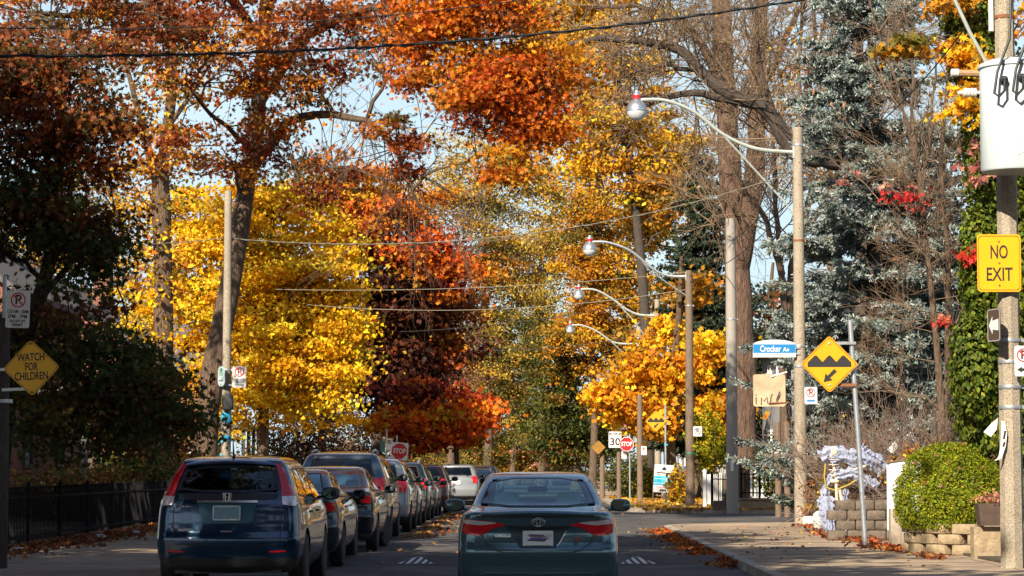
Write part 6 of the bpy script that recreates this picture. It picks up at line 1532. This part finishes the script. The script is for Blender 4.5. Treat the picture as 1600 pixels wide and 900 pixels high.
# round clipped bush
rb = bush('round_bush', 'big round yellow green clipped bush on the stone wall', (at(1483, 731, 39.4).x, 39.4, .98), (.90, .86, .93), P_BOX, 61, 38000, .038, 'oval', 'bush', z0=.5, bumps=.055, shell=.10)
# pink flowers on the bush
b_rng = np.random.default_rng(6)
u = unit(b_rng.normal(size=(24, 3)) + [0, -.6, .5]); P = u * [.93, .89, .96] + [0, 0, .48]
V, k = leaf_verts(P, .085, 'maple', b_rng, nrm=u + b_rng.normal(0, .4, P.shape)); np_mesh('fallen_leaves', V, k, LEAF, rb, jitter(pick_colours(P_PINK + P_DRY, 24, b_rng), b_rng))['kind'] = 'stuff'
# shrubs on the right at the corner
bush('shrub', 'yellow green shrub left of the big trunk', (at(1106, 731, 89).x, 89, 2.4), (.75, .7, 1.25), P_YGRN, 62, 3200, .13, z0=ZW, shell=.4, bumps=.25)
bush('shrub', 'orange brown shrub at the foot of the wooden lamp post', (at(1062, 731, 93).x, 93, .75), (.55, .6, .8), P_DRY + P_ORYEL + P_YGRN, 63, 3000, .11, z0=ZW, shell=.4, bumps=.25)
bush('shrub', 'dark green rounded hedge bush under the speed limit sign', (at(985, 731, 112).x, 112, 1.05), (1.25, 1.0, 1.15), P_GREEN, 64, 3400, .13, z0=ZW, shell=.35, bumps=.2)
bush('shrub', 'small green bush beside the tilted notice', (at(1012, 731, 110).x, 110, .7), (.7, .7, .7), P_GREEN + P_YGRN[:1], 65, 1500, .12, z0=ZW, shell=.35, bumps=.2)
bush('shrub', 'rust coloured shrub between the lamp post and gauze figure', (at(1300, 731, 58.5).x, 58.5, .75), (.75, .7, .75), P_OLIVE + P_DRY, 66, 2600, .08, z0=G, shell=.4, bumps=.2)
bush('shrub', 'low dark shrub behind the gauze figure', (at(1345, 731, 53.5).x, 53.5, 1.0), (.95, .7, .9), P_OLIVE + P_GREEN + P_DRY, 67, 3200, .08, z0=G, shell=.4, bumps=.2)
bush('shrub', 'orange brown leafy shrub beside the white screen', (at(1425, 731, 49).x, 49, 1.25), (.55, .5, .75), P_DRY + P_ORYEL, 68, 1500, .08, z0=G, shell=.5, bumps=.2)
bush('shrub', 'dark green shrub on the lawn behind the iron fence', (at(1215, 731, 88).x, 88, 1.4), (1.0, .8, 1.2), P_GREEN, 69, 2200, .13, z0=.2, shell=.4, bumps=.2)
# hedges and bushes on the left
for i, (px, d, rx, h, pal, lab) in enumerate([(70, 62, 1.5, .75, P_GREEN + P_DRY, 'brown leaved hedge bush leftmost behind the iron fence'), (150, 63, 1.3, .85, P_OLIVE + P_DRY, 'brown leaved hedge bush in the middle behind the iron fence'), (230, 64, 1.0, 1.05, P_GREEN, 'green bush behind the near end of the iron fence'), (285, 66, .9, 1.2, P_GREEN + P_DRY, 'dark bush behind the nearest suv')]):
    bush('hedge_bush', lab, (at(px, 731, d).x, d, h), (rx, .8, h), pal, 70 + i, 3600, .10, z0=G, shell=.3, bumps=.18)
for i, (px, d, h, r, pal, lab) in enumerate([(190, 70, 2.6, 1.4, P_DARKG + P_GREEN, 'tall dark green bush under the forked trunk'), (105, 78, 3.0, 1.6, P_GREEN, 'tall green bush in front of the dark brick house'), (530, 104, 2.2, 1.8, P_BROWN + P_MAROON, 'brown purple bush below the yellow ginkgo'), (455, 106, 2.0, 1.5, P_DARKG, 'dark bush below the yellow ginkgo'), (300, 88, 2.6, 1.6, P_SPYEL + P_GREEN, 'mixed yellow bush behind the slim concrete pole'), (565, 118, 2.4, 1.6, P_MAROON + P_PINK, 'dusky red bush below the maroon maple'), (480, 99, 4.2, 2.0, P_MAROON + P_BROWN, 'brown bush filling the gap under the yellow ginkgo'), (432, 99, 3.0, 1.8, P_DARKG + P_BROWN, 'dark leafy bush between the ginkgo trunk and slim pole'), (545, 112, 3.6, 1.8, P_BROWN + P_DARKG, 'dull brown bush left of the maroon maple trunk'), (640, 128, 2.6, 1.8, P_GREEN + P_OLIVE, 'green bush beyond the tilted stop sign'), (720, 150, 2.6, 2.2, P_GREEN + P_OLIVE, 'dark green bush beyond the bright white suv')]):
    bush('tall_bush', lab, (at(px, 731, d).x, d, h * .55), (r, 1.2, h * .6), pal, 80 + i, 3600, .14, z0=G, shell=.45, bumps=.22)
for i, (px, d, h, r, pal, lab) in enumerate([(770, 215, 2.6, 2.6, P_GOLD, 'golden bush at the end of the street left of the sedan roof'), (800, 222, 2.2, 2.4, P_GOLD + P_OCHRE, 'bright yellow bush at the end of the street'), (832, 226, 3.4, 2.6, P_GOLD + P_LITYEL, 'tallest golden bush at the end of the street'), (864, 218, 2.6, 2.4, P_PINK + P_RUST, 'pinkish red bush at the end of the street'), (895, 210, 3.0, 2.6, P_OLIVE + P_GREEN, 'olive bush at the end of the street near the right kerb'), (745, 205, 3.0, 2.4, P_OLIVE, 'olive bush at the end of the street behind the parked row')]):
    bush('garden_bush', lab, (at(px, 731, d).x, d, h * .5), (r, 1.6, h * .6), pal, 170 + i, 2600, .2, z0=0, shell=.4, bumps=.22)
# trees beyond, seen between the others
GB = 'trees filling the background'
bgtree('tree', 'yellow leaved tree far left behind the dark maple', 60, 105, 250, [(60, 400, 90, 120, 90, None), (130, 560, 80, 90, 60, None), (150, 300, 70, 90, 30, None)], P_SPYEL + P_BROWN + P_OLIVE, 91, 34, .2, 'oval', .55)
bgtree('tree', 'thin yellow tree behind the forked trunk', 215, 125, 300, [(210, 480, 60, 120, 60, None), (300, 580, 60, 90, 50, None)], P_SPYEL + P_BROWN + P_OCHRE, 92, 34, .22, 'oval', .55)
bgtree('tree', 'brown tree behind the maroon maple', 500, 150, 250, [(520, 620, 70, 80, 70, None), (490, 300, 60, 60, 26, P_AMBER)], P_BROWN + P_MAROON, 93, 44, .24)
bgtree('tree', 'amber tree behind the top of the maroon maple', 640, 155, 280, [(650, 330, 70, 55, 50, None), (600, 300, 60, 40, 26, None)], P_AMBER + P_ORANGE, 94, 44, .24)
bgtree('tree', 'golden tree behind the green spruce', 1085, 135, 150, [(1040, 250, 60, 80, 80, None), (1010, 350, 40, 60, 50, None), (1060, 470, 50, 60, 40, None)], P_AMBER + P_ORYEL, 95, 56, .24, 'oval', .5)
bgtree('tree', 'dark green spruce like tree behind the big trunk', 1205, 128, 380, [(1200, 560, 60, 130, 120, None), (1150, 600, 40, 90, 50, None)], P_GREEN + P_SPRUCE, 96, 60, .22, 'dia', .5)
bgtree('tree', 'russet tree behind the blue spruce', 1300, 118, 60, [(1290, 180, 80, 120, 50, None), (1240, 520, 50, 90, 44, P_OLIVE + P_RUST), (1310, 560, 60, 110, 60, P_OLIVE + P_DRY)], P_BROWN + P_SPYEL, 97, 40, .2, 'oval', .55)
bgtree('tree', 'green and rust tree behind the ivy clad one', 1470, 74, 200, [(1440, 420, 70, 150, 60, None), (1500, 560, 60, 130, 70, None), (1520, 250, 50, 120, 40, None)], P_GREEN + P_OLIVE + P_DRY, 98, 40, .16, 'oval', .45)
bgtree('tree', 'pale gold tree behind the low scarlet branch', 690, 235, 610, [(690, 700, 60, 40, 50, None), (640, 690, 60, 40, 50, P_OLIVE)], P_OLIVE + P_BROWN, 99, 50, .3)
bgtree('tree', 'far olive tree at the vanishing end of the street', 900, 240, 560, [(900, 680, 70, 60, 90, None), (830, 690, 50, 40, 50, None)], P_OLIVE, 100, 55, .32, sig=.8)
# unseen trees and a house, added to cast shade and block skylight
house('unseen brick house added to shade the near left pavement', -24, -15.5, 24, 38, 7.0, 3.6, M['brick'], 'Y', [('E', -3, 2.2, 1.1, 1.5), ('E', 3, 2.2, 1.1, 1.5), ('E', 0, 5.2, 1.1, 1.5)])
for i, (x, y, h, lobes, lab) in enumerate([
  (-12.0, 22, 15, [((-11.5, 21, 9.8), (3.6, 5, 4.6), 190), ((-6.3, 23.5, 11.3), (3.2, 4.6, 2.4), 120), ((-8.5, 23, 10.2), (3, 5, 3), 130)], 'unseen rust maple added to shade the parked navy suv'),
  (-11.5, 33, 16, [((-5.6, 33.5, 11.6), (2.6, 4.6, 1.8), 45), ((-14, 33, 11), (3.6, 4.5, 4.5), 110)], 'unseen spreading maple added above the view to shade the road'),
  (-15.5, 42, 13.5, [((-15.5, 42, 8), (4, 4.5, 4.2), 32)], 'unseen tall maple added to shade the left iron fence'),
  (-17.0, 51.5, 14, [((-16.2, 51.5, 8.4), (3.4, 4.5, 4.2), 90)], 'unseen tall maple added to shade the left hedge bushes'),
  (-9.5, 9, 15, [((-8.5, 10, 10), (4.4, 5.5, 4.6), 220), ((-4.5, 13, 10.3), (3.4, 5, 3), 150)], 'unseen big rust maple added to shade the sedan ahead'),
  (-10.0, -6, 15.5, [((-9, -6, 10.8), (5, 5.4, 4.5), 150), ((-2, -6, 12.5), (5, 5.4, 2.5), 110)], 'unseen broad maple added behind the viewer on the left for shade'),
  (12.5, 24, 15, [((13, 24, 9), (4.2, 5, 5.5), 190), ((9.5, 20, 12.5), (3, 4, 2.2), 50)], 'unseen full maple added right of the nearest pole to block skylight'),
  (12.0, 10, 16, [((11.5, 10, 10), (4.4, 5.4, 5.5), 190), ((5.5, 8, 13), (4, 5, 2.2), 80)], 'unseen maple added on the near right to block skylight'),
  (11.0, -6, 15, [((11, -6, 9.5), (5, 5.4, 5.5), 170), ((5, -8, 12), (4, 5, 2.2), 80)], 'unseen maple added behind the viewer on the right to block skylight'),
  (-6.0, -24, 15, [((-5, -24, 10), (6, 5.4, 5), 150)], 'unseen leftmost maple added behind the viewer to block skylight'),
  (6.0, -26, 15, [((5, -26, 10), (6, 5.4, 5.5), 150)], 'unseen rightmost maple added behind the viewer to block skylight')]):
    T = Tree('maple_tree', lab, (x, y), 110 + i, z0=G)
    T.trunk([(x, y, G), (x + .2, y, 3), (x + .3, y, h * .5), (x + .4, y, h * .8)], .34, .1)
    p = P_RUST + P_DARKRUST
    T.crown([(c, r, n, p) for c, r, n in lobes], .36, 'star', 60, .6, nlimb=14, limb_r=.1, twig_r=.02)
    T.done(M['bark'])
# ------------------------------------------------------------------ fallen leaves
rl = np.random.default_rng(77)
def strip(n, x0, x1, y0, y1, zf): 
    y = rl.uniform(y0, y1, n); x = rl.uniform(x0, x1, n); return np.stack([x, y, np.array([zf(a, c) for a, c in zip(x, y)])], 1)
n = 3400; y = 36 + (58.5 - 36) * rl.uniform(0, 1, n) ** .8
edge = np.where(y > YC0 - rc - .18, XR + .18 + rc - np.sqrt(np.maximum(0, (rc + .18) ** 2 - np.clip(y - (YC0 - rc - .18), 0, rc) ** 2)), XR)
keep_ = (np.sin(y * 1.7) + np.sin(y * 4.3 + 1) + rl.normal(0, .8, n)) > -.7; y = y[keep_]; n = len(y)
edge = np.where(y > YC0 - rc - .18, XR + .18 + rc - np.sqrt(np.maximum(0, (rc + .18) ** 2 - np.clip(y - (YC0 - rc - .18), 0, rc) ** 2)), XR)
off = np.abs(rl.normal(0, .15 + .09 * np.sin(y * 1.1) ** 2, n)); x = edge - off + .04
litter('gutter_leaves', 'drift of brown fallen leaves along the right kerb', np.stack([x, y, .012 + .09 * np.exp(-(off / .16) ** 2) * rl.uniform(.1, 1, n)], 1), P_DRY + P_LITYEL[1:2] + P_SCARLET[:1], .085, 1, flat=False)
n = 1500; y = rl.uniform(33, 62, n); x = -9.0 + np.abs(rl.normal(0, .55, n))
litter('fence_leaves', 'brown leaves and twigs heaped along the left iron fence', np.stack([x, y, ZW + .01 + .05 * rl.uniform(0, 1, n)], 1), P_DRY, .12, 2, flat=False)
n = 650; P = np.stack([rl.uniform(XL, XR, n), rl.uniform(36, 150, n), np.full(n, .012)], 1)
litter('road_leaves', 'scattered yellow leaves lying on the road', P, P_LITYEL, .085, 3)
n = 420; P = np.stack([XL + 1.9 + np.abs(rl.normal(0, .5, n)), rl.uniform(52, 80, n), np.full(n, .014)], 1)
litter('road_leaves', 'brown leaves gathered beside the parked cars', P, P_DRY + P_LITYEL, .11, 4)
n = 150; P = np.stack([rl.uniform(3.4, 6.5, n), rl.uniform(34, 57, n), np.full(n, ZW + .008)], 1)
litter('pavement_leaves', 'scattered leaves on the right pavement', P, P_LITYEL + P_DRY, .065, 5)
P = []
for px, d, sx, sy, n in ((1318, 49.5, .55, 2.2, 420), (1345, 45.5, .3, 1.4, 160), (1385, 42, .38, 1.0, 190), (1400, 40.5, .18, .8, 90), (1452, 37.3, .2, .5, 50), (1280, 56, .4, 1, 90)):
    P.append(np.stack([at(px, 731, d).x + rl.normal(0, sx * .55, n), d + rl.normal(0, sy * .6, n), ZW + .01 + .06 * rl.uniform(0, 1, n)], 1))
litter('wall_leaves', 'red brown leaves heaped along the foot of the right walls', np.concatenate(P), P_DRY + [((.5, .12, .03), 3)], .10, 6, flat=False)
n = 1500; P = np.stack([rl.uniform(3.6, 11, n), 79.9 + np.abs(rl.normal(0, 1.2, n)), np.full(n, ZW + .012)], 1); P[:, 2] = np.where(P[:, 0] + 0 > 8.0, .14, P[:, 2])
litter('corner_leaves', 'orange leaves covering the far corner pavement', P, P_LITYEL + P_ORYEL + P_DRY, .12, 7)
n = 1600; P = np.stack([rl.uniform(3.4, 7.5, n), rl.uniform(84, 118, n), np.full(n, ZW + .012)], 1)
litter('corner_leaves', 'orange leaves on the pavement beyond the far corner', P, P_LITYEL + P_ORYEL, .13, 8)
# grass tufts on the lawn
n = 6000; P = np.stack([rl.uniform(7.8, 12, n), 83.3 + np.abs(rl.normal(0, 4, n)), np.full(n, .2)], 1)
sh = leaf_verts(P, .16, 'needle', rl, nrm=rl.normal(size=(n, 3)) * [1, 1, .1], tdir=np.array([[0, 0, -1.]]) + rl.normal(0, .3, (n, 3)))
V = sh[0]; tag(np_mesh('lawn_grass', V, 4, LEAF, None, jitter(pick_colours([((.10, .13, .015), 3), ((.2, .2, .03), 1)], n, rl), rl)), 'short green grass on the lawn behind the iron fence', 'grass', kind='stuff')
# litter of paper by the left fence
for i, (px, d, s, lab) in enumerate([(155, 46.5, .2, 'crumpled pale paper scrap lying largest by the fence leaves'), (212, 50, .15, 'flat white paper scrap nearest the parked navy suv'), (28, 39.5, .16, 'crumpled bag among leaves at the left edge')]):
    b = MB(); b.sbox((0, 0, s * .25), (s * 1.4, s, s * .6), .8, 8); o = b.build('paper_scrap', M['rock'], smooth=False, loc=(at(px, 731, d).x, d, ZW)); rr = np.random.default_rng(i)
    for v in o.data.vertices: v.co += Vector(rr.normal(0, s * .06, 3))
    tag(o, lab, 'litter')
# ------------------------------------------------------------------ halloween figure: skeleton wrapped in gauze, arms spread
d = 50.0
bx0 = at(1297, 731, d).x
t = thing('halloween_figure', 'skeleton shaped halloween figure wrapped in pale gauze rags by the block wall', 'decoration', (bx0, d, ZW))
o = Vector(t.location)
def WP(px, py, dy=0): return at(px, py, d + dy) - o
bone = mat('bone_plastic', (.55, .48, .38), .6, var=.15, vscale=12)
b = MB(); b.tube([WP(1304, 835), WP(1308, 790), WP(1306, 745), WP(1300, 715)], .03, 7); b.tube([WP(1314, 838), WP(1318, 800), WP(1312, 765)], .03, 7); b.tube([WP(1300, 745), WP(1330, 735), WP(1362, 725)], .025, 7); b.tube([WP(1312, 775), WP(1330, 790), WP(1322, 830)], .022, 6)
b.sbox(WP(1303, 705), (.17, .19, .22), .8, 10); b.tube([WP(1330, 838), WP(1345, 800), WP(1352, 775)], .012, 5)
for k in range(4):
    c_ = WP(1303, 718 + k * 8); b.tube([c_ + Vector((.11 * math.cos(a), .08 * math.sin(a), 0)) for a in np.linspace(-2.6, 2.6, 11)], .009, 5)
b.sbox(WP(1304, 752), (.2, .12, .08), .7, 8)
b.build('skeleton', bone, t, smooth=True)
b = MB(); b.tube([WP(1290, 720), WP(1288, 745), WP(1291, 762), WP(1305, 766), WP(1325, 758), WP(1345, 746)], .018, 6); b.build('ribbon', mat('mustard_ribbon', (.35, .26, .05), .7), t, smooth=True)
def rag(name, pts, w0, w1, seed, n=22, m=10, amp=.026):
    rr = np.random.default_rng(seed); P = [Vector(p) for p in pts]; b = MB(); vs = []
    for i in range(n + 1):
        f = i / n * (len(P) - 1); k = min(int(f), len(P) - 2); c = P[k].lerp(P[k + 1], f - k); tdir = (P[k + 1] - P[k]).normalized(); sd_ = tdir.cross(Vector((0, 1, 0))); sd_.normalize()
        wd = w0 + (w1 - w0) * i / n; wd *= 1 + .25 * math.sin(i * 1.7 + seed)
        for j in range(m + 1):
            u = j / m - .5
            vs.append(c + sd_ * u * wd + Vector((rr.normal(0, amp * .2), -amp * math.cos(u * 3) * 2.5 + amp * math.sin(u * 13 + .8 * math.sin(i * .35) + seed) + rr.normal(0, amp * .12), rr.normal(0, amp * .2))))
    b.add(vs, [(i * (m + 1) + j, i * (m + 1) + j + 1, (i + 1) * (m + 1) + j + 1, (i + 1) * (m + 1) + j) for i in range(n) for j in range(m)])
    o_ = b.build(name, M['gauze'], t, smooth=True, fix=False); return o_
rag('gauze', [WP(1282, 716), WP(1300, 706), WP(1330, 715), WP(1358, 712), WP(1382, 735)], .30, .36, 1); rag('gauze', [WP(1305, 745), WP(1330, 738), WP(1356, 752), WP(1372, 760)], .22, .24, 2)
rag('gauze', [WP(1310, 728, .1), WP(1290, 762, .1), WP(1285, 790), WP(1290, 812), WP(1302, 838)], .14, .26, 3); rag('gauze', [WP(1290, 775, -.1), WP(1292, 795, -.12), WP(1296, 815, -.1), WP(1300, 838, -.1)], .34, .16, 4)
rag('gauze', [WP(1322, 764), WP(1316, 795), WP(1310, 838)], .14, .10, 5); rag('gauze', [WP(1330, 784), WP(1316, 792), WP(1312, 806)], .10, .10, 6); rag('gauze', [WP(1340, 702, -.1), WP(1356, 716, -.1), WP(1376, 722, -.1)], .34, .2, 7)
rag('gauze', [WP(1304, 698), WP(1312, 712), WP(1298, 722)], .22, .2, 8)
for i, (px, py) in enumerate(((1395, 697), (1548, 668))):
    dd = (51, 42)[i]
    b = MB(); P = [(-.12, 0, -.08), (.0, -.03, -.16), (.1, 0, -.04), (.13, .02, .16), (.02, -.04, .08)]
    b.add(P + [(x, y + .04, z) for x, y, z in P], [(0, 1, 4), (1, 2, 4), (2, 3, 4), (9, 6, 5), (9, 7, 6), (9, 8, 7), (0, 4, 9, 5), (4, 3, 8, 9), (3, 2, 7, 8), (2, 1, 6, 7), (1, 0, 5, 6)])
    tag(b.build('cloth_scrap', M['paper'], loc=tuple(at(px, py, dd))), ('pale cloth scrap caught in the bare shrub right of the gauze figure', 'white cloth scrap caught on the ivy above the round bush')[i], 'cloth')
